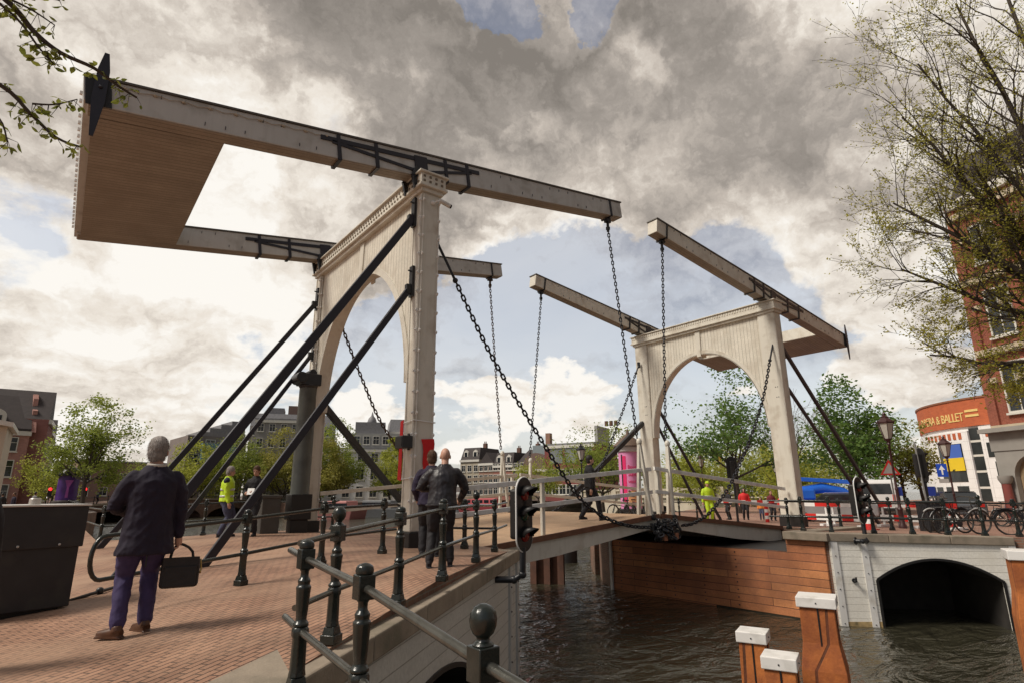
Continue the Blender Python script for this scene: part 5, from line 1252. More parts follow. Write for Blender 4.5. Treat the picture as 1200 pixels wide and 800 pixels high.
# ------------------------------------------------------------------ bicycles
def bicycle(label, loc, rot, frame_m, first=[None]):
    root = thing('bicycle', label, 'bicycle', (0,0,0), 'bicycles parked on the far quay')
    rw, r = .345, .345
    for x in (-.53, .53):
        w = MB(); pts = [(x+rw*math.cos(2*math.pi*i/28), 0, r+rw*math.sin(2*math.pi*i/28)) for i in range(28)]; w.tube(pts, .020, 6, closed=True); wo = obj('wheel', w, BLACK, root)
        w = MB(); w.tube([(x+(rw-.025)*math.cos(2*math.pi*i/28), 0, r+(rw-.025)*math.sin(2*math.pi*i/28)) for i in range(28)], .011, 5, closed=True); obj('rim', w, STEEL, wo)
        w = MB(); w.tube([(x,-.05,r),(x,.05,r)], .022, 8)
        for i in range(14): a = 2*math.pi*i/14; w.tube([(x+.02*math.cos(a),.02*(1 if i % 2 else -1),r+.02*math.sin(a)),(x+(rw-.02)*math.cos(a),0,r+(rw-.02)*math.sin(a))], .0022, 3, cap=False)
        obj('spokes', w, STEEL, wo)
        f = MB(); f.tube([(x+(rw+.035)*math.cos(R(20+i*14)), 0, r+(rw+.035)*math.sin(R(20+i*14))) for i in range(11)] if x < 0 else [(x+(rw+.035)*math.cos(R(50+i*11)), 0, r+(rw+.035)*math.sin(R(50+i*11))) for i in range(9)], .022, 6, sy=1.0); obj('mudguard', f, frame_m if x < 0 else GREYW, root)
    f = MB(); bb_ = (-.08,0,.29); st_ = (-.23,0,.72); ht = (.36,0,.83); hb = (.40,0,.70)
    for a, b_ in ((bb_,st_),(bb_,hb),((-.19,0,.60),hb),(bb_,(-.53,.05,r)),(st_,(-.53,.05,r)),(ht,hb),(hb,(.53,.04,r)),(hb,(.53,-.04,r)),(bb_,(-.53,-.05,r)),(st_,(-.53,-.05,r))): f.tube([a,b_], .018, 6)
    obj('frame', f, frame_m, root)
    f = MB(); f.tube([st_,(-.26,0,.86)], .014, 6); f.prism([(-.40,-.09,.87),(-.40,.09,.87),(-.12,.025,.88),(-.06,0,.88),(-.12,-.025,.88)], (0,0,.05)); obj('saddle', f, BLACK, root, bevel=.012)
    f = MB(); f.tube([ht,(.34,0,.98),(.35,0,1.03)], .014, 6); f.tube([(.16,-.30,1.02),(.28,-.28,1.05),(.37,-.14,1.05),(.37,.14,1.05),(.28,.28,1.05),(.16,.30,1.02)], .014, 6); obj('handlebar', f, STEEL, root)
    f = MB(); f.lathe([(.09,0),(.09,.008)], (-.08,-.05,.29), 14, axis=(0,1,0)); f.bar((-.08,-.07,.29),(.02,-.07,.16),.015,.02); f.box((.03,-.12,.15),(.09,.10,.02)); f.bar((-.08,.07,.29),(-.18,.07,.42),.015,.02); f.box((-.19,.12,.43),(.09,.10,.02)); obj('crank', f, IRON, root)
    f = MB(); f.bb(-.80,-.36,-.07,.07,.745,.765); f.tube([(-.75,.06,.745),(-.55,.06,.36)], .007, 4); f.tube([(-.75,-.06,.745),(-.55,-.06,.36)], .007, 4); obj('carrier', f, IRON, root)
    f = MB(); f.box((.44,0,.86),(.07,.06,.06)); obj('headlight', f, BLACK, root)
    root.location = loc; root.rotation_euler = (R(4),0,rot); return root
bicycle('black bicycle with a grey front mudguard, nearest on the far quay', (15.35,-5.05,GF(15.3)), R(-38), IRON)
b2 = dup(bpy.data.objects['bicycle'], (16.0,-4.55,GF(16)), R(150), 'black bicycle lying close to the black street cabinet')
b3 = dup(bpy.data.objects['bicycle'], (16.85,-6.35,GF(16.8)), R(-60), 'bicycle at the right edge of the picture behind the railing')
for i, (x, y, a, lb) in enumerate(((27.5,-2.7,80,'distant black bicycle in the row below the opera, left end'),(28.1,-3.4,75,'distant black bicycle in the row below the opera, second from the left'),(28.6,-4.1,85,'distant black bicycle in the row below the opera, next to the brick house'),(29.2,-4.9,70,'distant black bicycle in the row below the opera, right end'))):
    dup(bpy.data.objects['bicycle'], (x,y,GF(28)), R(a), lb)
for i, (x, y, a, lb) in enumerate(((-6.6,49.2,20,'bicycle leaning near the start of the stone bridge, first of the row'),(1.0,87.5,40,'bicycle leaning on the parapet of the stone bridge'),(14.6,6.9,200,'bicycle parked behind the white rails by the pink advertising column'),(16.2,8.9,170,'bicycle parked at the foot of the pink advertising column'))):
    dup(bpy.data.objects['bicycle'], (x,y,(GN(x) if x < 0 else GF(x)) if y < 50 else -.2), R(a), lb)

# ------------------------------------------------------------------ vehicles
CARGL = glassmat('car_glass', (.03,.035,.04))
def wheel(mb_root, c, ax, r=.34, w=.22):
    t = MB(); ax = Vector(ax).normalized(); t.lathe([(r*.62,0),(r*.95,.01),(r,.05),(r,w-.05),(r*.95,w-.01),(r*.62,w)], Vector(c)-ax*w/2, 18, axis=ax); o = obj('wheel', t, BLACK, mb_root)
    h = MB(); h.lathe([(r*.60,0),(r*.55,w+.01)], Vector(c)-ax*(w/2+.002), 14, axis=ax); obj('rim', h, STEEL, o)
def van(label, loc, rot, paint):
    root = thing('van', label, 'van', (0,0,0))
    prof = [(-2.6,.35),(2.55,.35),(2.62,.75),(2.45,1.05),(1.55,1.25),(.95,2.1),(.7,2.2),(-2.5,2.2),(-2.6,2.0)]
    b = MB(); b.prism([(x,-.98,z) for x, z in prof], (0,1.96,0)); obj('body', b, paint, root, bevel=.09)
    for y in (-.985,.985):
        g = MB(); g.prism([(x,y,z) for x, z in ((1.42,1.3),(.98,1.95),(.35,1.95),(.35,1.3))], (0,.006*(1 if y > 0 else -1),0)); obj('side_window', g, CARGL, root)
    g = MB(); g.prism([(1.56,-.82,1.28),(1.56,.82,1.28),(1.0,.75,2.05),(1.0,-.75,2.05)], (.03,0,.02)); obj('windscreen', g, CARGL, root)
    g = MB(); g.prism([(-2.607,-.75,1.35),(-2.607,.75,1.35),(-2.607,.7,1.95),(-2.607,-.7,1.95)], (-.006,0,0)); obj('rear_window', g, CARGL, root)
    for y in (-.80,.80):
        l = MB(); l.box((2.58,y*.9,.85),(.10,.30,.22)); obj('headlight', l, SIGW, root, bevel=.03); l = MB(); l.box((-2.605,y,1.05),(.03,.14,.55)); obj('tail_light', l, REDR, root)
    bp = MB(); bp.box((2.62,0,.45),(.12,1.9,.22)); obj('bumper', bp, BLACK, root, bevel=.03); bp = MB(); bp.box((-2.62,0,.45),(.10,1.9,.2)); obj('bumper', bp, BLACK, root, bevel=.03)
    for x in (-1.6,1.6):
        for y in (-.88,.88): wheel(root, (x,y,.34), (0,1,0))
    root.location = loc; root.rotation_euler = (0,0,rot); return root
van('white delivery van behind the tall lantern on the far quay', (36.0,4.9,-.5), R(20), mat('white_car_paint', (.72,.72,.71), .25, var=.03, coat=.5))
van('grey van standing beyond the striped barriers left of the white van', (39.5,6.2,-.5), R(200), mat('grey_car_paint', (.35,.36,.37), .3, var=.04, coat=.5))
def car(label, loc, rot, paint):
    root = thing('car', label, 'car', (0,0,0))
    b = MB(); prof = [(-2.1,.3),(2.1,.3),(2.15,.6),(2.0,.82),(1.0,.95),(-1.85,1.0),(-2.12,.85)]; b.prism([(x,-.86,z) for x, z in prof], (0,1.72,0)); obj('body', b, paint, root, bevel=.08)
    b = MB(); b.prism([(x,-.72,z) for x, z in ((-1.75,.98),(.95,.95),(.35,1.42),(-1.2,1.45))], (0,1.44,0)); obj('cabin', b, CARGL, root, bevel=.05)
    b = MB(); b.prism([(x,-.66,z) for x, z in ((.33,1.43),(-1.2,1.46),(-1.25,1.49),(.25,1.48))], (0,1.32,0)); obj('roof', b, paint, root, bevel=.02)
    for y in (-.6,.6):
        l = MB(); l.box((2.07,y,.70),(.12,.32,.14)); obj('headlight', l, SIGW, root, bevel=.03); l = MB(); l.box((-2.09,y,.78),(.08,.26,.16)); obj('tail_light', l, REDR, root)
    for x in (-1.3,1.3):
        for y in (-.76,.76): wheel(root, (x,y,.31), (0,1,0), .31, .2)
    root.location = loc; root.rotation_euler = (0,0,rot)
car('silver car behind the striped barriers under the blue lifting machine', (27.2,3.9,GF(27)), R(110), mat('silver_car_paint', (.48,.49,.50), .25, metal=.4, var=.03, coat=.5))
car('dark grey car half hidden between barrier and black cabinet', (33.5,.2,-.5), R(30), mat('grey_blue_car_paint', (.10,.11,.12), .25, var=.03, coat=.5))
car('dark car parked on the stone bridge at the left', (7.5,94.0,.42), R(42), mat('dark_car_paint', (.02,.02,.025), .2, var=.1, coat=.5))
# blue lifting machine
BLUEM = mat('blue_machine_paint', (.015,.13,.62), .3, var=.06, coat=.3)
q = thing('boom_lift', 'bright blue boom lift with raised arms parked right of the far portal leg', 'boom lift', (0,0,0))
b = MB(); b.bb(-1.9,1.9,-.95,.95,.5,1.0); b.bb(-1.9,-.3,-.8,.8,1.0,1.7); obj('chassis', b, BLUEM, q, bevel=.12)
b = MB(); b.tube([(-1.1,-.0,1.55),(.3,0,1.75),(1.6,0,1.5),(2.0,0,1.3)], [.30,.34,.28,.16], 12); obj('engine_cover', b, BLUEM, q)
b = MB(); b.bar((-1.2,.3,1.5),(-1.75,.3,3.6),.32,.36); b.bar((-1.75,.3,3.6),(-1.2,.3,4.5),.22,.24); obj('lower_arm', b, BLUEM, q, bevel=.03)
b = MB(); b.bar((-1.35,-.2,2.35),(2.1,-.2,2.1),.22,.26); b.bar((2.1,-.2,2.1),(2.5,-.2,2.0),.16,.18); obj('upper_arm', b, BLUEM, q, bevel=.03)
b = MB(); b.bb(2.5,3.4,-.8,.6,1.0,1.05); 
for z in (1.5,2.0): b.tube([(2.5,-.8,z),(3.4,-.8,z),(3.4,.6,z),(2.5,.6,z)], .03, 6, closed=True)
for x, y in ((2.5,-.8),(3.4,-.8),(3.4,.6),(2.5,.6)): b.tube([(x,y,1.0),(x,y,2.0)], .03, 6)
obj('basket', b, BLUEM, q)
for x in (-1.25,1.25):
    for y in (-.95,.95): wheel(q, (x,y,.48), (0,1,0), .48, .34)
q.location = (34.4,8.0,-.5); q.rotation_euler = (0,0,R(-50))

# ------------------------------------------------------------------ advertising columns
def text_mesh(body, size, m_, parent, M, name='lettering', ext=.01, align='CENTER'):
    cu = bpy.data.curves.new('t', 'FONT'); cu.body = body; cu.size = size; cu.extrude = ext; cu.align_x = align; cu.resolution_u = 2
    t = bpy.data.objects.new('t', cu); col.objects.link(t); bpy.context.view_layer.update()
    me = bpy.data.meshes.new_from_object(t.evaluated_get(bpy.context.evaluated_depsgraph_get())); bpy.data.objects.remove(t)
    me.materials.clear(); me.materials.append(m_); me.name = name
    me.transform(M); me.transform(Matrix.Translation(-RW[parent.name]))
    o = bpy.data.objects.new(name, me); col.objects.link(o); o.parent = parent; RW[o.name] = RW[parent.name]; return o
PINK = mat('pink_poster', (.72,.27,.50), .45, var=.05, vscale=.8)
MAG = mat('magenta_print', (.72,.02,.14), .45, var=.05)
ax_, ay_ = 21.95, 13.3
q = thing('advertising_column', 'round advertising column with a pink poster and a brown conical roof beyond the white rails', 'advertising column', (ax_,ay_,-.4), 'advertising columns')
fd = Vector((CAM.x-ax_, CAM.y-ay_, 0)).normalized(); sd = Vector((-fd.y, fd.x, 0))       # street side of the column
b = MB(); b.lathe([(.72,-.4),(.72,.05),(.66,.1)], (ax_,ay_,0), 24); obj('base', b, BLACK, q)
b = MB(); b.lathe([(.64,.05),(.64,3.45)], (ax_,ay_,0), 32); obj('drum', b, PINK, q)
b = MB(); b.lathe([(.70,3.45),(.74,3.5),(.74,3.75),(.70,3.8)], (ax_,ay_,0), 24); obj('rim_band', b, mat('column_trim', (.55,.52,.5), .5), q)
b = MB(); b.lathe([(.95,3.80),(.93,3.86),(.5,4.25),(.12,4.55),(.08,4.75),(.02,4.9)], (ax_,ay_,0), 24); obj('roof', b, mat('brown_roof', (.13,.085,.06), .6), q)
def on_drum(ang, z, r=.648): return Vector((ax_,ay_,z)) + (fd*math.cos(ang)+sd*math.sin(ang))*r
def drum_patch(mb, a0, a1, z0, z1, r, n=8, mi=0):
    for i in range(n):
        A, B = a0+(a1-a0)*i/n, a0+(a1-a0)*(i+1)/n
        mb.add([on_drum(A,z0,r), on_drum(B,z0,r), on_drum(B,z1,r), on_drum(A,z1,r)], [(0,1,2,3)], mi)
# in the photograph the left side of the drum as seen from here is +sd? keep the print centred on the street side
b = MB(); drum_patch(b, R(-38), R(-18), .4, 3.2, .650); obj('red_stripe', b, MAG, q)
b = MB(); drum_patch(b, R(-48), R(-39), .4, 3.3, .651); obj('black_edge', b, BLACK, q)
b = MB(); drum_patch(b, R(-14), R(70), .25, 1.15, .650, 10); obj('orange_picture', b, mat('orange_print', (.72,.35,.16), .5, var=.3, vscale=5), q)
b = MB(); rr = random.Random(3)
for i in range(9):
    a = R(rr.uniform(-8,60)); z = rr.uniform(.4,1.25); p = on_drum(a,z,.652); r_ = rr.uniform(.05,.11); t = sd*math.cos(a)-fd*math.sin(a); o = on_drum(a,z,1)-on_drum(a,z,0)
    b.add([p+o*.004+t*r_*math.cos(2*math.pi*k/10)+Z*r_*math.sin(2*math.pi*k/10) for k in range(10)], [tuple(range(10))], mi=i % 2)
obj('print_dots', b, [mat('plum_print', (.16,.03,.06), .5), mat('olive_print', (.10,.12,.03), .5)], q)
for i, (txt, z) in enumerate((('Bourtn', 2.45), ('Superior', 2.02), ('voor jou', 1.6))):
    a0 = R(2 if i else 6); n_ = len(txt)
    for j, ch in enumerate(txt):
        if ch == ' ': continue
        a = R(-10)+(j+.5)*R(11.2 if n_ > 6 else 13); p = on_drum(a, z, .652); o = (on_drum(a,z,1)-on_drum(a,z,0)).normalized(); t = Z.cross(o)
        M4 = Matrix((t, Z, o)).transposed().to_4x4(); M4.translation = p; text_mesh(ch, .30, MAG, q, M4, ext=.004)
ax2, ay2 = -5.05, 63.9
q = thing('advertising_column', 'round advertising column with a purple poster on the left quay beside the large tree', 'advertising column', (ax2,ay2,-.3), 'advertising columns')
b = MB(); b.lathe([(1.15,-.4),(1.15,.55),(.95,.65)], (ax2,ay2,0), 24); obj('base', b, mat('bronze_base', (.06,.05,.045), .5), q)
b = MB(); b.lathe([(.88,.6),(.88,3.0)], (ax2,ay2,0), 28); obj('drum', b, mat('purple_poster', (.075,.022,.19), .4, var=.4, vscale=1.5), q)
b = MB(); b.prism([(ax2-.12,ay2-.885,.9),(ax2+.12,ay2-.885,.9),(ax2+.10,ay2-.885,1.9),(ax2+.38,ay2-.885,2.6),(ax2-.30,ay2-.885,2.6),(ax2-.08,ay2-.885,1.9)], (0,-.02,0)); obj('poster_figure', b, mat('poster_figure_print', (.42,.10,.42), .5, var=.3, vscale=4), q)
b = MB(); b.lathe([(1.1,3.0),(1.15,3.1),(1.1,3.25),(.4,3.9),(.08,4.15),(.02,4.3)], (ax2,ay2,0), 20); obj('roof', b, IRON, q)
for xx, lb in ((ax2-1.35,'red lit traffic light left of the purple advertising column'),(ax2+1.45,'red lit traffic light right of the purple advertising column')):
    t = thing('traffic_light', lb, 'traffic light', (xx,ay2-1,-.4), 'small red traffic lights'); b = MB(); b.tube([(xx,ay2-1,-.4),(xx,ay2-1,1.2)], .05, 6); b.box((xx,ay2-1,1.45),(.35,.25,.9)); obj('housing', b, BLACK, t)
    b = MB(); b.ball((xx,ay2-1.14,1.72), .15, 8); obj('red_lamp', b, mat('lit_red', (.6,.02,.02), .4, emit=((1,.03,.03), 1.6)), t)
# ------------------------------------------------------------------ buildings
BRK = {}
def brickmat(name, c, u): 
    return coursed(name, c, tuple(k*.78 for k in c), tuple(min(1, k*1.25+.03) for k in c), .22, .07, (u.x,u.y,0), (0,0,1), .008, .85, .2, .5, .14)
STUC = lambda n, c: mat(n, c, .8, var=.08, vscale=.6, dirt=tuple(k*.8 for k in c), dscale=.5)
ROOFT = mat('dark_roof_tiles', (.045,.036,.036), .75, var=.25, vscale=2.5, bump=.3, bscale=12)
SLATE = mat('grey_slate', (.21,.21,.22), .6, var=.2, vscale=3, bump=.2, bscale=10)
TRIMW = mat('window_white', (.66,.64,.58), .5, var=.05)
WINS = {}
def window_part(root, P, ux, w, h, frame_m, pane_m=GLASS, bars=1, sill=True):
    """a window on a facade: frame with sill and glazing bars; pane is its child. P: middle of the window on the wall plane, ux along the wall"""
    key = (round(w,2), round(h,2), frame_m.name, pane_m.name, bars, sill, root.name.split('.')[0])
    n = Vector((ux.y, -ux.x, 0)); ang = math.atan2(ux.y, ux.x)
    if key in WINS:
        o = WINS[key].copy(); col.objects.link(o); o.parent = root
        for g in list(WINS[key].children):
            d = g.copy(); col.objects.link(d); d.parent = o
    else:
        f = MB(); t = .09
        for sx_ in (-1, 1): f.bb(sx_*w/2-t/2, sx_*w/2+t/2, -.10, .02, -h/2, h/2)
        f.bb(-w/2-t/2, w/2+t/2, -.102, .02, h/2-.002, h/2+t); f.bb(-w/2-t/2, w/2+t/2, -.098, .02, -h/2-t*.6, -h/2+.03)
        if sill: f.bb(-w/2-.14, w/2+.14, -.16, .02, -h/2-.16, -h/2-t*.61)
        f.bb(-w/2+t/2, w/2-t/2, -.07, .0, .12*h, .12*h+.05)
        for i in range(bars): x = -w/2+w*(i+1)/(bars+1); f.bb(x-.025, x+.025, -.068, .0, -h/2+.031, h/2-.003)
        tmp = bpy.data.objects.new('q', None); RW['__w'] = Vector((0,0,0))
        o = obj('window', f, frame_m, None); o.parent = root
        p = MB(); p.bb(-w/2+t/2, w/2-t/2, -.035, -.005, -h/2+.03, h/2-.002); g = obj('pane', p, pane_m, None); g.parent = o
        bpy.data.objects.remove(tmp); WINS[key] = o
    o.location = Vector(P)-RW[root.name]; o.rotation_euler = (0,0,ang); RW[o.name] = RW[root.name]; return o
def block(label, A, B, depth, z0, z1, wall, rows, cat='building', name='building', cols=None, roof=None, rm=None, cornice=True, win=(1.1,1.7), frame=TRIMW, group=None, chimneys=0, dormers=0, bars=1, side=None, gable=None):
    """house whose front runs from A to B (left to right as one faces it); rows = heights of window middles"""
    A, B = Vector((*A,0)), Vector((*B,0)); L_ = (B-A).length; u = (B-A)/L_; n = Vector((u.y,-u.x,0))       # n points to the viewer
    root = thing(name, label, cat, (A+B)/2-n*depth/2+Vector((0,0,z0)), group)
    P = lambda s, o, z: A+u*s+n*o+Vector((0,0,z))
    w = MB(); w.prism([P(0,0,z0), P(L_,0,z0), P(L_,-depth,z0), P(0,-depth,z0)], (0,0,z1-z0)); obj('wall', w, wall, root)
    cols = cols or max(2, int(L_/2.3))
    for ri, z in enumerate(rows):
        hh = win[1]*(1 if ri < len(rows)-1 or len(rows) < 3 else .85)
        for c in range(cols):
            s = L_*(c+.5)/cols
            window_part(root, P(s,0,z), u, win[0], hh, frame, bars=bars)
    if side:   # windows on the flank (towards n turned), side = 'L' or 'R'
        us = -n if side == 'R' else n
        base = B if side == 'R' else A
        k = max(2, int(depth/2.6))
        for z in rows:
            for c in range(k):
                s = depth*(c+.5)/k
                p = base - n*s + Vector((0,0,z)); window_part(root, p, us, win[0], win[1], frame, bars=bars)
    if cornice:
        c = MB(); c.bar(P(-.1,.12,z1-.25), P(L_+.1,.12,z1-.25), .3, .5); obj('cornice', c, TRIMW, root)
    if roof:
        r = MB(); rm = rm or ROOFT
        if roof == 'gable': r.prism([P(-.2,.25,z1), P(-.2,-depth-.2,z1), P(-.2,-depth/2,z1+depth*.42)], u*(L_+.4))
        elif roof == 'mansard':
            v = [P(0,0,z1), P(L_,0,z1), P(L_,-depth,z1), P(0,-depth,z1)]; h = 2.8; i_ = 1.1
            t = [P(i_*.3,-i_,z1+h), P(L_-i_*.3,-i_,z1+h), P(L_-i_*.3,-depth+i_,z1+h), P(i_*.3,-depth+i_,z1+h)]
            r.add(v+t, [(3,2,1,0),(4,5,6,7),(0,1,5,4),(1,2,6,5),(2,3,7,6),(3,0,4,7)])
        elif roof == 'flat': r.prism([P(-.15,.15,z1+.002), P(L_+.15,.15,z1+.002), P(L_+.15,-depth,z1+.002), P(-.15,-depth,z1+.002)], (0,0,.35))
        elif roof == 'front': r.prism([P(0,-.05,z1), P(L_,-.05,z1), P(L_/2,-.05,z1+L_*.55)], -n*depth)
        ro = obj('roof', r, rm, root)
        for i in range(dormers):
            s = L_*(i+.5)/dormers; d = MB(); d.prism([P(s-.6,-.3,z1+.5), P(s+.6,-.3,z1+.5), P(s+.6,-.3,z1+1.8), P(s,-.3,z1+2.3), P(s-.6,-.3,z1+1.8)], -n*1.6); do = obj('dormer', d, TRIMW, root)
            g = MB(); g.prism([P(s-.38,-.29,z1+.65), P(s+.38,-.29,z1+.65), P(s+.38,-.29,z1+1.7), P(s-.38,-.29,z1+1.7)], n*.02); obj('pane', g, GLASS, do)
        for i in range(chimneys):
            s = L_*(.15+.7*i/max(1, chimneys-1)) if chimneys > 1 else L_*.7; d = MB(); zt = z1+(depth*.42 if roof == 'gable' else 2.8 if roof == 'mansard' else .3); d.prism([P(s-.45,-depth/2-.35,zt-1), P(s+.45,-depth/2-.35,zt-1), P(s+.45,-depth/2+.35,zt-1), P(s-.45,-depth/2+.35,zt-1)], (0,0,2.2))
            for q in (-.2,.2): d.lathe([(.12,zt+1.2),(.10,zt+1.7)], P(s+q,-depth/2,0), 8)
            obj('chimney', d, mat('chimney_brick', (.14,.075,.055), .85, var=.2), ro)
    return root, P, L_, u, n
# left: brick houses on the near bank
cb_ = Vector((.97,.24,0))
BR1 = brickmat('pink_brick', (.40,.21,.175), Vector((.98,.2,0)))
r_, P_, L_, u_, n_ = block('pink brick house with steep dark roof and white arched dormer at the left edge', (-21.5,71.5), (-9.2,73.5), 13, -.4, 8.1, BR1, (1.4,4.0,6.6), name='brick_house', cols=4, cat='house', win=(1.25,1.7), chimneys=0, cornice=True)
rf = MB(); rf.prism([P_(-.3,.3,8.1), P_(L_,.3,8.1), P_(L_,-3.6,12.1), P_(-.3,-3.6,12.1)], (0,0,.25)); rf.prism([P_(-.3,-3.6,12.1), P_(L_,-3.6,12.1), P_(L_,-13,8.1), P_(-.3,-13,8.1)], (0,0,.25)); obj('roof', rf, ROOFT, r_)
gb = MB(); gb.prism([P_(L_-.02,.3,8.0), P_(L_-.02,-1.2,9.9), P_(L_-.02,-1.2,10.6), P_(L_-.02,-2.2,10.9), P_(L_-.02,-2.4,12.1), P_(L_-.02,-3.1,12.7), P_(L_-.02,-4.1,12.7), P_(L_-.02,-4.6,12.1), P_(L_-.02,-6.5,10.6), P_(L_-.02,-10,9), P_(L_-.02,-13,8.0)], u_*.45); obj('stepped_gable', gb, BR1, r_)
dm = MB(); s = 9.2; dm.prism([P_(s-.95,.1,8.5), P_(s+.95,.1,8.5), P_(s+.95,.1,9.6)]+[P_(s+.95*math.cos(math.pi*i/10),.1,9.6+.8*math.sin(math.pi*i/10)) for i in range(1,10)]+[P_(s-.95,.1,9.6)], -n_*2); do = obj('dormer', dm, TRIMW, r_)
g = MB(); g.prism([P_(s-.55,.12,8.75), P_(s+.55,.12,8.75), P_(s+.55,.12,9.7), P_(s-.55,.12,9.7)], n_*.03); obj('pane', g, GLASS, do)
for i, (y0, hh, c, rr_, lb) in enumerate(((74.2,9.6,(.24,.10,.085),'front','narrow dark red canal house with a pointed gable right of the pink brick house'),(81,9.0,(.30,.14,.11),'flat','red brick canal house with a straight cornice further down the left quay'),(88,8.0,(.42,.38,.33),'flat','pale plastered canal house at the far end of the left row'),(95,8.4,(.20,.085,.07),'front','dark brick canal house last in the left row beside the trees'))):
    x = -7.75+i*.12
    block(lb, (x,y0), (x+.3,y0+6.6), 10, -.4, hh, brickmat('canal_brick_%s' % 'abcd'[i], c, Vector((.05,1,0))), (1.3,3.9,6.4), name='canal_house', cat='house', cols=3, win=(1.1,1.7), roof=rr_, group='canal houses of the left quay')
p = MB(); p.prism([(-16,38,3.0),(-11.2,38,2.2),(-11.2,44,2.2),(-16,44,3.0)], (0,0,.25)); p.prism([(-16,38.2,-.4),(-12,38.2,-.4),(-12,44,-.4),(-16,44,-.4)], (0,0,2.9)); 
kq = thing('kiosk', 'pale kiosk with a projecting white roof edge at the far left', 'kiosk', (-14,41,-.4)); w = MB(); w.bb(-16,-9.0,38.2,44,-.4,5.4); obj('wall', w, STUC('kiosk_cream', (.55,.48,.38)), kq); w = MB(); w.prism([(-16,37.6,6.6),(-8.7,37.6,5.35),(-8.7,44,5.35),(-16,44,6.6)], (0,0,.28)); obj('roof', w, TRIMW, kq)
# stone arch bridge on the left
BRB = coursed('bridge_brick', (.20,.105,.075), (.15,.08,.06), (.17,.14,.11), .22, .07, (.75,.66,0), (0,0,1), .01, .85, .3, .5, .2)
q = thing('stone_bridge', 'low brick arch bridge with iron railings crossing the water on the left', 'bridge', (10.7,94.6,-2.4))
A, B = Vector((-5.0,80.3,0)), Vector((26.4,109.0,0)); Ln = (B-A).length; u = (B-A)/Ln; n = Vector((u.y,-u.x,0)); P = lambda s, o, z: A+u*s+n*o+Vector((0,0,z))
top = lambda s: -.35+.85*math.sin(math.pi*s/Ln)
poly = [P(0,0,-3.2)] + [P(Ln*i/20,0,top(Ln*i/20)) for i in range(21)] + [P(Ln,0,-3.2)]
arches = [(Ln*.74,5.2),(Ln*.45,5.6),(Ln*.16,5.2)]
for c, w_ in arches:
    poly += [P(c+w_,0,-3.2)] + [P(c+w_*math.cos(math.pi*i/12),0,-2.4+(1.45+.25*(c == Ln*.45))*math.sin(math.pi*i/12)) for i in range(13)] + [P(c-w_,0,-3.2)]
w = MB(); w.prism(poly, -n*8); obj('arches', w, BRB, q)
w = MB(); 
for i in range(20): w.bar(P(Ln*i/20,.1,top(Ln*i/20)), P(Ln*(i+1)/20,.1,top(Ln*(i+1)/20)), .3, .25)
obj('parapet_stone', w, STONE, q)
w = MB()
for i in range(20):
    for h in (.45,.95): w.tube([P(Ln*i/20,0,top(Ln*i/20)+h), P(Ln*(i+1)/20,0,top(Ln*(i+1)/20)+h)], .035, 5)
    w.tube([P(Ln*i/20,0,top(Ln*i/20)), P(Ln*i/20,0,top(Ln*i/20)+1.1)], .05, 6)
obj('railing', w, IRON, q)
# far row behind the left trees
BR2 = brickmat('far_red_brick', (.24,.10,.075), Vector((.9,.4,0)))
rows_ = [
 ('low brown brick building closing the canal behind the large left tree', (-3,150), (22,160), 12, 8.5, (.24,.15,.12), 7, 'flat', (2.0,5.2)),
 ('modern apartment block with stepped grey metal top above the yellow green trees', (13,118), (24,119), 14, 12.5, (.20,.165,.15), 4, None, (2,5,8,11)),
 ('grey apartment block with set back roof storeys right of the blue glass box', (24.5,119.5), (41,114), 14, 15.2, (.36,.335,.31), 6, 'mansard', (2,5,8,11,14)),
]
for lb, A, B, dp, h, c, cols, rf_, rw_ in rows_:
    r_, P_, L_, u_, n_ = block(lb, A, B, dp, -.4, h, STUC('render_%d' % int(c[0]*1000), c), rw_, name='apartment_block', cols=cols, roof=rf_, rm=SLATE, win=(1.7,1.7), cornice=False)
    if h == 12.5:
        g = MB(); g.prism([P_(2.4,1.5,7.6), P_(8.6,1.5,7.6), P_(8.6,-3,7.6), P_(2.4,-3,7.6)], (0,0,3.4)); obj('blue_glass_bay', g, mat('blue_glass', (.16,.28,.33), .2, var=.2, vscale=1), r_)
        for k in range(4): g = MB(); g.prism([P_(2+k*2.2,-1-k*.5,12.5+k*.9), P_(L_,-1-k*.5,12.5+k*.9), P_(L_,-10,12.5+k*.9), P_(2+k*2.2,-10,12.5+k*.9)], (0,0,.9)); obj('roof_step', g, SLATE, r_)
    if h == 15.2:
        for k in range(3): g = MB(); g.prism([P_(3+k*4.2,-2,h+2.6), P_(6.4+k*4.2,-2,h+2.6), P_(6.4+k*4.2,-8,h+2.6), P_(3+k*4.2,-8,h+2.6)], (0,0,1.6+.6*(k % 2))); obj('roof_hut', g, [SLATE, mat('brown_zinc', (.17,.11,.09), .6)][k % 2], r_)
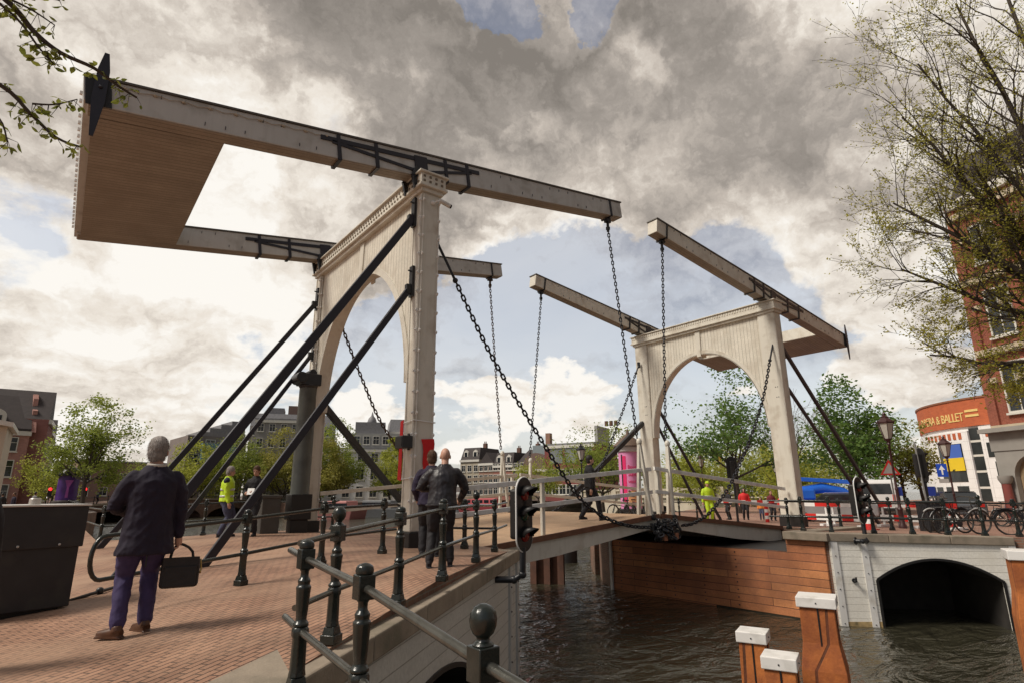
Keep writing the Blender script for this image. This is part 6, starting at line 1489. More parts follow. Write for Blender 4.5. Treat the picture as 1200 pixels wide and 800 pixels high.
# white canal house right of the near portal's back leg
r_, P_, L_, u_, n_ = block('white plastered canal house with dark windows in two full rows and a grey roof storey', (30.5,104.2), (51.5,94.0), 12, -.4, 9.6, STUC('white_plaster', (.66,.66,.65)), (1.5,4.8,8.0), name='canal_house', cat='house', cols=9, win=(1.35,2.0), roof='flat', rm=SLATE)
g = MB(); g.prism([P_(9,-2,10), P_(L_-1,-2,10), P_(L_-1,-9,10), P_(9,-9,10)], (0,0,3.0)); obj('roof_storey', g, STUC('grey_plaster', (.33,.33,.32)), r_)
for i in range(6): window_part(r_, P_(10.5+i*1.9,-1.99,11.6), u_, 1.2, 1.6, TRIMW)
g = MB(); g.prism([P_(10,-3,13), P_(16,-3,13), P_(16,-8,13), P_(10,-8,13)], (0,0,2.4)); g.lathe([(.9,15.2),(1.0,15.6),(.75,16.4),(.3,16.9),(.05,17.8)], P_(13.2,-5,0), 10); obj('lantern_turret', g, SLATE, r_)
block('dark building with sloped roof directly behind the near portal leg', (49,104), (55,101.5), 12, -.4, 14, STUC('render_dark', (.10,.095,.09)), (2,5,8), name='canal_house', cat='house', cols=4, roof='mansard', rm=SLATE)
block('grey tall office behind the green willow left of the white house', (23.5,111), (31.5,108), 12, -.4, 15.5, STUC('render_grey', (.27,.255,.25)), (2,5,8,11,14), name='apartment_block', cols=4, roof='flat', rm=SLATE)
# middle: gabled houses beyond the bridge leaves, and the red house
mids = [('cream house with grey mansard roof left in the middle row', 541, 562, 138, (.42,.37,.28), 8.6, 'mansard', 3),
        ('brown brick house with white trim in the middle row behind the rails', 562, 578, 134, (.25,.14,.10), 7.6, 'front', 3),
        ('red brick gabled house with pale bands in the middle row', 578, 600, 131, (.30,.13,.10), 7.0, 'mansard', 4),
        ('dark house with a low roof between the gabled houses and the round roof', 600, 614, 128, (.12,.11,.105), 6.2, 'gable', 2)]
def pxdir(x):   # plan direction of a heading (degrees right of the camera heading), used only to lay the far row out on an arc round the site
    a = YAW - math.atan((x-600)/673.8/ math.cos(PITCH)*.985); return Vector((math.cos(a), math.sin(a)))
for lb, xa, xb, d, c, h, rf_, cols in mids:
    A, B = Vector((CAM.x,CAM.y))+pxdir(xa)*d, Vector((CAM.x,CAM.y))+pxdir(xb)*(d-3)
    block(lb, A, B, 10, -.4, h, brickmat('mid_brick_%d' % xa, c, Vector((.7,-.7,0))), (1.6,4.2,6.6)[:3], name='gabled_house', cat='house', cols=cols, roof=rf_, win=(1.1,1.6), chimneys=1, dormers=2 if rf_ == 'mansard' else 0, group='gabled houses across the water')
A, B = Vector((CAM.x,CAM.y))+pxdir(612)*118, Vector((CAM.x,CAM.y))+pxdir(640)*116
r_, P_, L_, u_, n_ = block('low house with a brown barrel roof and a glass lantern left of the red house', A, B, 10, -.4, 5.6, STUC('render_brown', (.20,.15,.125)), (2.2,), name='barrel_roof_house', cat='house', cols=4)
w = MB(); w.prism([P_(-.2+(L_+.4)*(.5-.5*math.cos(math.pi*i/12)),.1,5.6+3.2*math.sin(math.pi*i/12)) for i in range(13)], -n_*10); obj('barrel_roof', w, mat('brown_zinc', (.17,.11,.09), .6), r_); w = MB(); w.prism([P_(1.2,-2,8.2), P_(3.8,-2,8.2), P_(3.8,-5,8.2), P_(1.2,-5,8.2)], (0,0,2.2)); obj('glass_lantern', w, mat('pale_glass', (.25,.30,.32), .2), r_)
A, B = Vector((CAM.x,CAM.y))+pxdir(636)*108, Vector((CAM.x,CAM.y))+pxdir(692)*104
r_, P_, L_, u_, n_ = block('deep red house with wide grey windows and roof terraces in the middle of the picture', A, B, 12, -.4, 9.4, STUC('deep_red', (.21,.055,.05)), (1.6,4.3), name='red_house', cat='house', cols=7, win=(1.25,1.6), roof='flat', rm=SLATE)
for i in range(3): g = MB(); g.prism([P_(1.2+i*2.9,.02,6.2), P_(3.6+i*2.9,.02,6.2), P_(3.6+i*2.9,.02,8.9), P_(1.2+i*2.9,.02,8.9)], n_*.05); obj('wide_window', g, mat('grey_glass', (.22,.24,.25), .2, var=.3, vscale=.8), r_)
g = MB(); g.prism([P_(9.2,-2,9.8), P_(L_,-2,9.8), P_(L_,-8,9.8), P_(9.2,-8,9.8)], (0,0,3.0)); obj('roof_pavilion', g, STUC('grey_plaster', (.33,.33,.32)), r_)
g = MB(); 
for i in range(3): g.lathe([(.35,12.8),(.35,13.7)], P_(10.8+i*.9,-4,0), 8)
obj('chimney', g, mat('chimney_brick', (.14,.075,.055), .85, var=.2), r_)
g = MB(); g.prism([P_(0,-.5,-.4), P_(.9,-.5,-.4), P_(.9,-1.5,-.4), P_(0,-1.5,-.4)], (0,0,12.2)); obj('stair_tower', g, brickmat('tower_brick', (.30,.17,.12), u_), r_)
# quay wall strip and moored barges in front of the middle row
for i, (x0, x1, d, c, lb) in enumerate(((540,585,118,(.32,.05,.06),'long moored barge with a dark red hull across the water behind the two men'),(425,468,96,(.10,.105,.11),'moored barge with a dark cover below the white canal house'),(380,418,92,(.30,.12,.11),'pinkish brown moored houseboat left of the near portal leg'))):
    A, B = Vector((CAM.x,CAM.y))+pxdir(x0)*d, Vector((CAM.x,CAM.y))+pxdir(x1)*(d-4); A3, B3 = A.to_3d(), B.to_3d(); u = (B3-A3).normalized(); n = Vector((u.y,-u.x,0)); L_ = (B3-A3).length
    q = thing('barge', lb, 'barge', (A3+B3)/2+Vector((0,0,-2.4)), 'moored barges')
    w = MB(); pr = lambda s, o, z: A3+u*s+n*o+Vector((0,0,z))
    w.prism([pr(0,-.3,-2.6), pr(L_,-.3,-2.6), pr(L_+.6,0,-1.1), pr(-.6,0,-1.1)], -n*3.6); obj('hull', w, mat('hull_%d' % i, c, .5, var=.15), q, bevel=.1)
    w = MB(); w.prism([pr(L_*.12,-.5,-1.1), pr(L_*.88,-.5,-1.1), pr(L_*.86,-.5,.1), pr(L_*.14,-.5,.1)], -n*2.6); co = obj('cabin', w, mat('cabin_%d' % i, tuple(min(1,k*1.7+.04) for k in c), .6), q, bevel=.06)
    for k in range(5): g = MB(); s = L_*(.2+.15*k); g.prism([pr(s-.5,-.49,-.75), pr(s+.5,-.49,-.75), pr(s+.5,-.49,-.2), pr(s-.5,-.49,-.2)], n*.03); obj('window', g, GLASS, q)
# ------------------------------------------------------------------ river bridge with monumental columns
GRAN = mat('column_granite', (.22,.115,.085), .45, var=.15, vscale=2)
PALE = mat('pale_sandstone', (.52,.46,.36), .75, var=.12, vscale=1)
q = thing('river_bridge', 'distant wide stone bridge with a pale balustrade beyond the far portal', 'bridge', (68,65,-2.4))
A, B = Vector((52,26.5,0)), Vector((86,110,0)); Ln = (B-A).length; u = (B-A)/Ln; n = Vector((-u.y,u.x,0)); P = lambda s, o, z: A+u*s+n*o+Vector((0,0,z))
poly = [P(0,0,-3.2), P(0,0,.35), P(Ln,0,.35), P(Ln,0,-3.2)]
for c in (Ln*.8,Ln*.5,Ln*.2): poly += [P(c+10,0,-3.2)]+[P(c+10*math.cos(math.pi*i/12),0,-2.5+2.2*math.sin(math.pi*i/12)) for i in range(13)]+[P(c-10,0,-3.2)]
w = MB(); w.prism(poly, -n*14); obj('arches', w, PALE, q)
w = MB(); w.bar(P(0,.1,.45), P(Ln,.1,.45), .4, .25); w.bar(P(0,.1,1.35), P(Ln,.1,1.35), .4, .22); obj('balustrade_rail', w, PALE, q)
w = MB(); k = 150
for i in range(k): w.lathe([(.10,.57),(.16,.75),(.08,1.0),(.11,1.24)], P(Ln*(i+.5)/k,.1,0), 6)
for i in range(11): w.bb(*[c for a in zip(P(Ln*i/10,.1,0)-Vector((.45,.45,0)), P(Ln*i/10,.1,0)+Vector((.45,.45,0))) for c in a][:4], .3, 1.6)
obj('balusters', w, PALE, q)
def mon_column(label, x, y, H):
    root = thing('lamp_column', label, 'lamp column', (x,y,-.3), 'monumental lamp columns'); k = H/9.5; c = (x,y,-.3)
    b = MB(); b.box((x,y,.5*k), (2.0*k,2.0*k,1.6*k)); b.lathe([(1.25*k,1.4*k),(.95*k,2.0*k),(.75*k,2.4*k),(.55*k,2.8*k)], c, 12); obj('pedestal', b, mat('grey_stone', (.26,.25,.23), .7, var=.1), root)
    b = MB(); b.lathe([(.48*k,2.8*k),(.50*k,4.2*k),(.42*k,7.4*k)], c, 12); b.lathe([(.55*k,4.4*k),(.75*k,4.55*k),(.55*k,4.7*k)], c, 12); obj('shaft', b, GRAN, root)
    b = MB(); b.lathe([(.45*k,7.4*k),(.8*k,7.7*k),(.9*k,8.05*k),(.6*k,8.15*k)], c, 12); obj('capital', b, PALE, root)
    b = MB(); b.lathe([(.42*k,8.15*k),(.52*k,8.5*k),(.62*k,8.95*k),(.35*k,9.15*k),(.15*k,9.3*k),(.12*k,9.5*k)], c, 8); obj('gilded_crown', b, GOLD, root)
    for sx_ in (-1,1):
        l = MB(); v = Vector((.55,-.83,0))*sx_; p = Vector(c)+Vector((0,0,4.6*k)); l.tube([p, p+v*1.0*k+Vector((0,0,-.1*k)), p+v*1.5*k+Vector((0,0,.5*k))], .09*k, 6); l.lathe([(.12*k,.5*k),(.30*k,1.2*k),(.34*k,1.3*k),(.1*k,1.7*k),(.05*k,2.0*k)], p+v*1.5*k, 6); obj('lantern', l, IRON, root)
mon_column('largest brown lamp column with a gilded crown left of the far portal leg', 68.5,30.4,7.6)
mon_column('brown gilded lamp column seen through the far portal left of the tree trunk', 81,45.2,7.3)
mon_column('brown lamp column with a gilded crown just left of the far portal inner leg', 90.5,66.5,8.3)
mon_column('brown lamp column with a gilded crown left of the walking man', 90,88,8.6)
mon_column('small brown lamp column with a gilded crown between the two chain hangers', 84,104,7.6)
# ------------------------------------------------------------------ opera house
OC, OR = Vector((112.66,7.69,0)), 17.5
WPAN = coursed('white_facade_panels', (.85,.845,.83), (.82,.815,.80), (.52,.51,.49), 2.2, 1.3, (.0,1,0), (0,0,1), .02, .5, .1, .0, .05)
OBR = coursed('opera_red_brick', (.52,.13,.05), (.46,.11,.045), (.42,.17,.09), .5, .16, (0,1,0), (0,0,1), .01, .8, .1, .5, .10)
oq = thing('opera_house', 'white curved opera house with a red brick band lettered in gold on the right', 'building', OC+Vector((0,0,-.5)))
def cyl(a, z, r): return OC+Vector((math.cos(R(a))*r, math.sin(R(a))*r, z))
def cpatch(mb, a0, a1, z0, z1, r, th=.25, n=None):
    n = n or max(1, int(abs(a1-a0)/3))
    for i in range(n):
        A, B = a0+(a1-a0)*i/n, a0+(a1-a0)*(i+1)/n
        mb.prism([cyl(A,z0,r), cyl(B,z0,r), cyl(B,z1,r), cyl(A,z1,r)], (cyl((A+B)/2,0,r-th)-cyl((A+B)/2,0,r)))
w = MB(); w.lathe([(OR-.3,-.6),(OR-.3,9.9)], OC, 96, sm=True); obj('wall', w, WPAN, oq)
w = MB(); w.lathe([(OR+.0,9.9),(OR,13.7),(OR-.4,14.0)], OC, 96); obj('brick_band', w, OBR, oq)
w = MB(); w.lathe([(OR+.12,13.7),(OR+.12,13.95)], OC, 96); obj('coping', w, mat('coping_brown', (.25,.10,.05), .6), oq)
w = MB(); cpatch(w, 155.0,160.8,-.5,9.6,OR-.1,.2); obj('glass_strip', w, mat('dark_facade_glass', (.035,.04,.04), .15, var=.5, vscale=.5), oq)
w = MB()
for z in (1.2,3.4,5.6,7.6): cpatch(w, 155.0,160.8,z,z+.3,OR-.08,.1)
obj('floor_lines', w, TRIMW, oq)
w = MB(); cpatch(w, 161.0,176,-.5,9.7,OR+.5,.9); obj('white_pier', w, WPAN, oq); w = MB(); cpatch(w, 100,154.8,-.5,9.3,OR+.15,.5); obj('white_facade', w, WPAN, oq)
w = MB(); cpatch(w, 136,150.8,2.2,7.6,OR+.22,.2); obj('wide_window', w, mat('dark_facade_glass', (.035,.04,.04), .15), oq)
for a in (128,131.2,134.6,138.0,141.2,144.2,147.2,150.2): w = MB(); cpatch(w, a,a+1.5,8.2,9.1,OR+.24,.2); obj('red_slit', w, OBR, oq)
for a0, a1 in ((163.4,164.6),(165.8,167)): w = MB(); cpatch(w, a0,a1,8.2,9.1,OR+.56,.2); obj('red_slit', w, OBR, oq)
for a0, a1, z0, z1 in ((121,126,-.1,1.5),(128,133.5,-.1,1.5),(136.5,141,-.1,1.5),(144.2,150.4,-.1,1.6),(113,118,-.1,1.5)): w = MB(); cpatch(w, a0,a1,z0,z1,OR+.24,.2); wo = obj('window', w, mat('dark_facade_glass', (.035,.04,.04), .15), oq)
for a0, a1, z0, z1 in ((163,168,5.4,7.4),(165,170,2.6,4.8),(167,172,-.3,1.9)): w = MB(); cpatch(w, a0,a1,z0,z1,OR+.56,.2); obj('window', w, mat('dark_facade_glass', (.035,.04,.04), .15), oq)
fl = thing('flag', 'large blue and yellow flag hanging on the white opera facade', 'flag', cyl(145,4,OR+.6), )
w = MB(); cpatch(w, 139.4,150.6,5.6,7.5,OR+.36,.06); obj('blue_half', w, mat('flag_blue', (.06,.14,.52), .7, var=.08, vscale=.5), fl); w = MB(); cpatch(w, 139.0,151.0,3.75,5.6,OR+.36,.06); obj('yellow_half', w, mat('flag_yellow', (.78,.56,.02), .7, var=.08, vscale=.5), fl)
txt = 'OPERA & BALLET'
GOLDL = mat('gold_lettering', (.80,.60,.22), .4, var=.05)
angs = [122.5,126.5,129.7,132.4,135.0, None, 139.0, None, 142.6,145.0,147.2,149.2,151.1,153.2]
for ch, a in zip(txt, angs):
    if a is None: continue
    o = (cyl(a,0,1)-cyl(a,0,0)).normalized(); t = Z.cross(o); M4 = Matrix((t, Z, o)).transposed().to_4x4(); M4.translation = cyl(a,10.75,OR+.02)
    M4 = M4 @ Matrix.Diagonal((1.0,1.25,1,1)); text_mesh(ch, 1.42, GOLDL, oq, M4, ext=.05)
for z in (11.2,11.9): w = MB(); cpatch(w, 155.4,161.5,z,z+.32,OR+.08,.1); obj('gold_stripe', w, GOLDL, oq)
# tall brick house at the right edge
BR3 = brickmat('warm_red_brick', (.27,.085,.052), Vector((.1,-1,0)))
A, B = Vector((33.2,-2.45)), Vector((28.0,-13.0))
hq, P_, L_, u_, n_ = block('tall ornate red brick house with stone bands and an arched porch at the right edge', A, B, 14, -.5, 17.2, BR3, (6.2,10.2,14.2), name='brick_house', cat='house', cols=4, win=(1.25,2.5), roof='mansard', side='L')
st = MB()
for z in (4.15,8.2,12.2,16.2): 
    st.bar(P_(-.15,.10,z), P_(L_,.10,z), .34, .35); st.bar(P_(-.12,.15,z), P_(-.12,-14,z), .30, .34)
    for i in range(8): st.bar(P_(L_*i/8+.1,.06,z-1.5), P_(L_*(i)/8+.55,.06,z-1.5), .16, .28)
obj('stone_band', st, mat('warm_sandstone', (.50,.42,.30), .75, var=.15, vscale=1.2), hq)
st = MB(); 
for s in (-.02,2.55): st.bar(P_(s,.06,4.3), P_(s,.06,17), .5, .16, n_)
obj('corner_pilaster', st, BR3, hq)
GSTO = mat('grey_porch_stone', (.30,.285,.26), .75, var=.15, vscale=1.5)
st = MB(); st.prism([P_(-.3,.4,3.0), P_(4.2,.4,3.0), P_(4.2,.4,4.0), P_(-.3,.4,4.0)], -n_*.8); st.bar(P_(-.5,.5,4.05), P_(4.4,.5,4.05), .6, .22)
poly = [P_(-.2,.35,-.5), P_(-.2,.35,3.0), P_(3.6,.35,3.0), P_(3.6,.35,-.5), P_(2.7,.35,-.5), P_(2.7,.35,1.7)]+[P_(1.65+1.05*math.cos(math.pi*i/14),.35,1.7+1.05*math.sin(math.pi*i/14)) for i in range(1,14)]+[P_(.6,.35,1.7), P_(.6,.35,-.5)]
st.prism(poly, -n_*.32); obj('porch', st, GSTO, hq)
for s in (.28,3.05): st = MB(); st.lathe([(.26,-.5),(.24,-.2),(.20,1.35)], P_(s,.6,0), 12); obj('porch_column', st, mat('red_granite', (.22,.06,.05), .3), hq)
for s in (.28,3.05): st = MB(); st.lathe([(.22,1.35),(.32,1.55),(.32,1.75)], P_(s,.6,0), 10); obj('porch_capital', st, GSTO, hq)
st = MB(); st.prism([P_(.62,.02,-.5), P_(2.68,.02,-.5), P_(2.68,.02,2.7), P_(.62,.02,2.7)], n_*.012); obj('porch_door', st, mat('door_ochre', (.30,.22,.13), .5, var=.2), hq)
q = MB(); q.box((37.6,-2.0,.9), (.9,.08,.8)); q.tube([(37.6,-2.0,-.5),(37.6,-2.0,.6)], .05, 6); single('notice_board', q, GREYW, 'grey notice board on a post in front of the white opera pier', 'sign')
# ------------------------------------------------------------------ trees
BARK = mat('bark', (.075,.058,.045), .9, var=.3, vscale=6, bump=.5, bscale=18)
BARKD = mat('dark_bark', (.065,.050,.038), .9, var=.3, vscale=6, bump=.4, bscale=18)
def grow(rnd, start, d, length, rad, level, tubes, tips, maxlev, spread=.6, upb=.12, n_child=(3,5), shrink=.62, wob=.16, seg=5):
    pts = [Vector(start)]; rs = [rad]; d = Vector(d).normalized()
    for i in range(seg):
        d = (d + Vector((rnd.uniform(-1,1), rnd.uniform(-1,1), rnd.uniform(-1,1)))*wob + Vector((0,0,upb))*.4).normalized()
        pts.append(pts[-1]+d*length/seg); rs.append(rad*(1-.62*(i+1)/seg))
    tubes.append((pts, rs, level))
    if level >= maxlev:
        tips.append((pts, d)); return
    for k in range(rnd.randint(*n_child)):
        t = rnd.uniform(.35, 1.0); i = min(int(t*seg), seg-1); p = pts[i].lerp(pts[i+1], t*seg-i); dd = (pts[i+1]-pts[i]).normalized()
        ax = dd.orthogonal().normalized(); ax = Quaternion(dd, rnd.uniform(0, 6.28)) @ ax
        nd_ = (Quaternion(ax, rnd.uniform(.5, 1.15)*spread*1.4) @ dd + Vector((0,0,upb))).normalized()
        grow(rnd, p, nd_, length*shrink*rnd.uniform(.75,1.15), rs[i]*.62, level+1, tubes, tips, maxlev, spread, upb, n_child, shrink, wob, max(3, seg-1))
    tips.append((pts[-2:], d)) if level >= maxlev-1 else None
def add_tubes(mb, tubes, minr=.006):
    for pts, rs, lv in tubes: mb.tube(pts, [max(r, minr) for r in rs], 7 if lv == 0 else 5 if lv < 3 else 3, cap=False)
def leaf_quads(mb, rnd, p, size, n, rad, flat=.5):
    for _ in range(n):
        c = Vector(p)+Vector((rnd.gauss(0,1), rnd.gauss(0,1), rnd.gauss(0,.8)))*rad
        a = Vector((rnd.uniform(-1,1), rnd.uniform(-1,1), rnd.uniform(-.7,.5))).normalized(); b = a.orthogonal().normalized(); b = Quaternion(a, rnd.uniform(0,6.28)) @ b
        s = size*rnd.uniform(.6,1.3)
        mb.add([c, c+a*s*.5+b*s*.30, c+a*s, c+a*s*.5-b*s*.30], [(0,1,2,3)])
def tree(label, base, H, W, lm, seed, leaf=.22, dens=1.0, trunk_h=.28, bark=BARK, name='tree', maxlev=3, spread=.75, shape='round', group=None, tr=None, wx=1.0):
    """trunk and limbs, then many small leaves clustered on an uneven crown"""
    rnd = random.Random(seed); base = Vector(base)
    root = thing(name, label, 'tree', base, group)
    tubes, tips = [], []
    tr = tr or H*.018
    top = base+Vector((rnd.uniform(-.03,.03)*H, rnd.uniform(-.03,.03)*H, H*trunk_h))
    tubes.append(([base-Vector((0,0,.3)), base.lerp(top,.5)+Vector((rnd.uniform(-.1,.1),rnd.uniform(-.1,.1),0)), top], [tr*1.35, tr, tr*.85], 0))
    nl = 7
    for k in range(nl):
        a = 2*math.pi*k/nl+rnd.uniform(-.4,.4); el = rnd.uniform(.35,1.25)
        d = Vector((math.cos(a)*math.cos(el), math.sin(a)*math.cos(el), math.sin(el)))
        ln = H*(1-trunk_h)*rnd.uniform(.42,.62)*(W/H*1.15 if el < .8 else 1.0)
        grow(rnd, top-Vector((0,0,rnd.uniform(0,.25)*H*trunk_h)), d, ln, tr*.55, 1, tubes, tips, maxlev, spread, .10)
    t = MB(); add_tubes(t, tubes, .012); obj('trunk', t, bark, root)
    l = MB(); cz = base.z+H*(trunk_h+1)/2
    per = max(1, int(9*dens))
    for pts, d in tips:
        for p in pts:
            leaf_quads(l, rnd, p, leaf, per, leaf*1.5)
    # filler clumps over the crown's shell, with gaps
    nc = int(60*dens)
    for _ in range(nc):
        a = rnd.uniform(0,6.28); z = rnd.uniform(-.85,1); r_ = math.sqrt(max(0,1-z*z))*rnd.uniform(.55,1.0)
        if shape == 'cone': r_ *= (1-.45*max(0,z))
        p = Vector((base.x+math.cos(a)*r_*W/2*wx, base.y+math.sin(a)*r_*W/2, cz+z*H*(1-trunk_h)/2))
        if mnoise.noise(p*.55+Vector((seed,0,0))) < -.12: continue
        leaf_quads(l, rnd, p, leaf, int(26*dens), W*.055)
    obj('crown', l, lm, root); return root
LG = leafmat('leaf_fresh_green', (.20,.26,.045), (.38,.43,.09), .55)
LY = leafmat('leaf_yellow_green', (.32,.36,.05), (.48,.49,.10), .55)
LD = leafmat('leaf_mid_green', (.085,.17,.045), (.20,.31,.07), .5)
LO = leafmat('leaf_olive', (.27,.27,.055), (.42,.38,.10), .55)
tree('large spreading yellow green tree beside the purple advertising column on the left', (-3.7,60,-.4), 10.8, 7.4, LG, 3, .26, 1.5, .30)
tree('low yellow green tree right of the large left tree at the canal end', (6.0,110,-.3), 7.4, 8.6, LG, 4, .22, 1.1, .22)
tree('small bright green tree behind the man in the navy coat', (-6.6,70,-.3), 5.2, 4.6, LY, 14, .2, 1.0, .22)
tree('narrow light green tree in front of the dark canal houses on the left', (-6.3,75,-.3), 6.4, 3.4, LG, 15, .2, .7, .3)
for i, (x, y, h, w, lm, lb) in enumerate(((12.5,105,9.3,8.2,LY,'yellow green waterside tree left of the long strut'),(19.6,106,11,8.6,LG,'green waterside tree between the two long struts'),(27.6,104,12.0,9.0,LO,'olive yellow waterside tree above the man in the fluorescent jacket'),(28.5,86,9.8,6.4,LO,'olive waterside tree left of the steel column'),(31.6,88,12.4,7.4,LG,'tall green willow like tree in front of the white canal house'),(41.2,86,10,4.0,LY,'slim yellow green tree beside the near portal leg'))):
    tree(lb, (x,y,-.35), h*1.12, w*1.05, lm, 20+i, .34, 1.9, .10, group='trees along the north quay')
tree('round green tree behind the walking man left of the pink column', (37.4,30.5,-.5), 8.2, 8.6, LG, 31, .24, 1.5, .2)
tree('low light green shrubby tree left of the walking man', (50.5,56,-.5), 6.4, 7, LY, 32, .24, 1.2, .12)
tree('spreading green tree framed by the far portal', (34.9,14.2,-.5), 10.8, 8.4, LD, 33, .26, .95, .30, tr=.17)
tree('dark green pointed tree right of the far portal', (42.2,9.0,-.5), 10.4, 6.4, LD, 34, .27, 1.4, .22, shape='cone')
tree('thin sparse green tree in front of the opera house', (46.2,6.9,-.5), 7.4, 5.0, LG, 35, .24, .55, .34, tr=.12)
tree('second thin sparse tree in front of the opera house, right of the first', (47.0,5.9,-.5), 6.8, 4.0, LO, 36, .24, .5, .34, tr=.12)
for i, (x, y, h, w, lb) in enumerate(((48,17,5.2,8,'low mass of bright green bushes right of the far portal leg'),(56,21.5,5.0,8,'bright green bushes further right behind the blue boom lift'),(52,29,5.6,8,'bushy green tree behind the gilded column in the far portal'),(62,22,5.4,9,'bushy green tree behind the white van'),(60,38,5.2,8,'low green tree seen under the far portal arch at the left'))):
    tree(lb, (x,y,-.5), h, w, LY if i % 2 == 0 else LG, 50+i, .26, 1.5, .08, group='bushy trees behind the far quay')
# bare twiggy tree behind the far leg
rnd = random.Random(8); q = thing('bare_tree', 'bare grey tree with fine twigs right behind the far portal leg', 'tree', (38.6,11.6,-.5)); tb, tp = [], []
tb.append(([Vector((38.6,11.6,-.8)), Vector((38.6,11.6,2.6))], [.16,.11], 0))
for k in range(7): a = 2*math.pi*k/7; grow(rnd, (38.6,11.6,2.0+.12*k), (math.cos(a)*.5,math.sin(a)*.5,1), 3.4, .06, 1, tb, tp, 4, .6, .1, (3,4), .6)
t = MB(); add_tubes(t, tb, .012); obj('trunk', t, mat('grey_bark', (.15,.125,.11), .9), q)

# --- large half bare tree on the right, trunk outside the picture
rnd = random.Random(21)
q = thing('budding_tree', 'large budding tree with dark bare branches and small young leaves reaching in from the right', 'tree', (19.6,-9.6,-.4))
tb, tp = [], []
T0 = Vector((19.6,-9.6,-.4)); T1 = Vector((19.3,-9.3,5.2))
tb.append(([T0, T0.lerp(T1,.5)+Vector((.1,0,0)), T1], [.42,.36,.32], 0))
limbs = [((19.3,-9.3,4.6),(15.3,-5.0,5.2),.15),((19.3,-9.3,5.0),(15.3,-4.7,8.2),.18),((19.3,-9.3,5.2),(15.3,-4.9,10.6),.20),((19.3,-9.3,5.2),(15.6,-5.5,13.6),.22),((19.3,-9.3,5.2),(16.5,-7.5,17.5),.22),((19.3,-9.3,5.2),(18.2,-8.6,20),.22),((19.3,-9.3,4.9),(16.4,-6.2,6.6),.13),((19.3,-9.3,5.2),(17.2,-6.0,12.0),.17),((19.3,-9.3,5.1),(16.6,-5.9,9.4),.16),((19.3,-9.3,5.2),(21,-12,17),.2),((19.3,-9.3,5.2),(16.0,-6.3,15.5),.17),((19.3,-9.3,5.1),(17.6,-7.0,10.5),.13),((19.3,-9.3,4.4),(16.9,-6.9,4.2),.10)]
for a, b, r_ in limbs:
    a, b = Vector(a), Vector(b); k = 7; mid = a.lerp(b,.5)+Vector((0,0,-.4+.08*(b.z-a.z))); pts = []
    for i in range(k+1):
        t = i/k; pts.append(a*(1-t)**2+mid*2*t*(1-t)+b*t*t+Vector((rnd.uniform(-.12,.12),rnd.uniform(-.12,.12),rnd.uniform(-.12,.12)))*(1 if i else 0))
    tb.append((pts, [r_*.72*(1-.86*i/k)+.010 for i in range(k+1)], 1))
    L_ = (b-a).length
    for i in range(2, k+1):
        for j in range(4 if i < k else 5):
            t = rnd.uniform(0,1); p = pts[i-1].lerp(pts[i], t); dd = (pts[i]-pts[i-1]).normalized(); ax = Quaternion(dd, rnd.uniform(0,6.28)) @ dd.orthogonal().normalized()
            nd_ = (Quaternion(ax, rnd.uniform(.35,.95)) @ dd + Vector((0,0,.05))).normalized()
            grow(rnd, p, nd_, L_*.21*rnd.uniform(.7,1.25), r_*(1-.8*i/k)*.34+.005, 2, tb, tp, 4, .55, .04, (3,5), .62, .2, 5)
t = MB(); add_tubes(t, tb, .0055); obj('branches', t, BARKD, q)
LB = leafmat('leaf_young_olive', (.33,.32,.045), (.54,.50,.10), .6); l = MB()
for pts, d in tp:
    for p in pts:
        if rnd.random() < .70: leaf_quads(l, rnd, p, .085, rnd.randint(1,4), .085)
obj('young_leaves', l, LB, q)

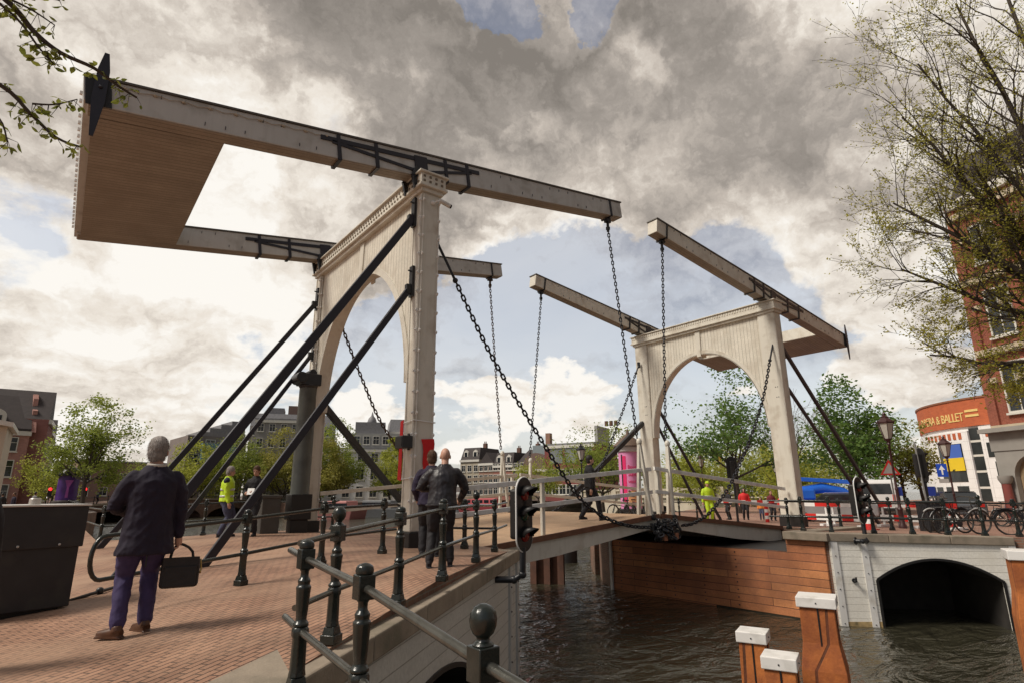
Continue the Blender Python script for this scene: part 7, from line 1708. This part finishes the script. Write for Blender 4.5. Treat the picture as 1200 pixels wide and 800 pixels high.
# --- tree over the camera's left: a few leafy twigs hang into the picture
rnd = random.Random(77)
q = thing('overhanging_tree', 'tree outside the upper left corner whose leafy twigs hang into the picture', 'tree', (-10.5,-7.5,-.42))
tb, tp = [], []
tb.append(([Vector((-10.5,-7.5,-.6)), Vector((-10.4,-7.4,2.4)), Vector((-10.1,-7.2,4.8)), Vector((-9.6,-7.0,6.6))], [.26,.22,.17,.12], 0))
tw = [([(-10.1,-7.2,4.6),(-8.4,-6.6,4.75),(-7.3,-6.35,4.70),(-6.72,-6.15,4.56),(-6.50,-6.12,4.38),(-6.33,-6.1,4.30),(-6.12,-6.1,4.27),(-5.95,-6.08,4.20),(-5.82,-6.07,4.16)], .028),
      ([(-7.3,-6.35,4.70),(-6.9,-6.2,4.55),(-6.62,-6.15,4.43),(-6.46,-6.12,4.27),(-6.36,-6.1,4.19)], .012),
      ([(-10.1,-7.2,4.4),(-8.6,-6.7,4.15),(-7.2,-6.3,3.95),(-6.62,-6.15,3.86),(-6.42,-6.12,3.72),(-6.25,-6.1,3.60),(-6.10,-6.1,3.58)], .022),
      ([(-7.2,-6.3,3.95),(-6.8,-6.2,3.72),(-6.58,-6.13,3.62),(-6.5,-6.12,3.45)], .010),
      ([(-6.72,-6.15,4.56),(-6.55,-6.13,4.55),(-6.40,-6.12,4.50)], .008),
      ([(-6.42,-6.12,3.80),(-6.30,-6.1,3.86),(-6.18,-6.1,3.96)], .006),
      ([(-8.4,-6.6,4.75),(-7.4,-6.4,5.0),(-6.7,-6.2,4.85),(-6.4,-6.15,4.70)], .012)]
l = MB()
for pts, r_ in tw:
    pts = [Vector(p) for p in pts]; sm_ = bigpts(pts, 4); n_ = len(sm_); tb.append((sm_, [r_*(1-.8*i/n_)+.0022 for i in range(n_)], 2))
    for i, p in enumerate(sm_):
        if p.x < -7.2: continue
        for _ in range(rnd.choice((1,2,2,3))):
            e_ = p+Vector((rnd.uniform(-.07,.07),rnd.uniform(-.07,.07),rnd.uniform(-.11,.04))); tb.append(([p, e_], [.003,.0018], 3))
            for _ in range(rnd.choice((1,2,3))):
                a = Vector((rnd.uniform(-1,1), rnd.uniform(-1,1), rnd.uniform(-1.0,.3))).normalized(); b = Quaternion(a, rnd.uniform(0,6.28)) @ a.orthogonal().normalized(); s = rnd.uniform(.035,.078); nn = a.cross(b)*s*.08
                c = e_; l.add([c, c+a*s*.35+b*s*.26+nn, c+a*s*.7+b*s*.2+nn, c+a*s, c+a*s*.7-b*s*.2+nn, c+a*s*.35-b*s*.26+nn], [(0,1,2,3),(0,3,4,5)])
t = MB(); add_tubes(t, tb, .0018); obj('branches', t, BARKD, q)
obj('leaves', l, leafmat('leaf_spring', (.11,.135,.025), (.27,.28,.05), .5), q)
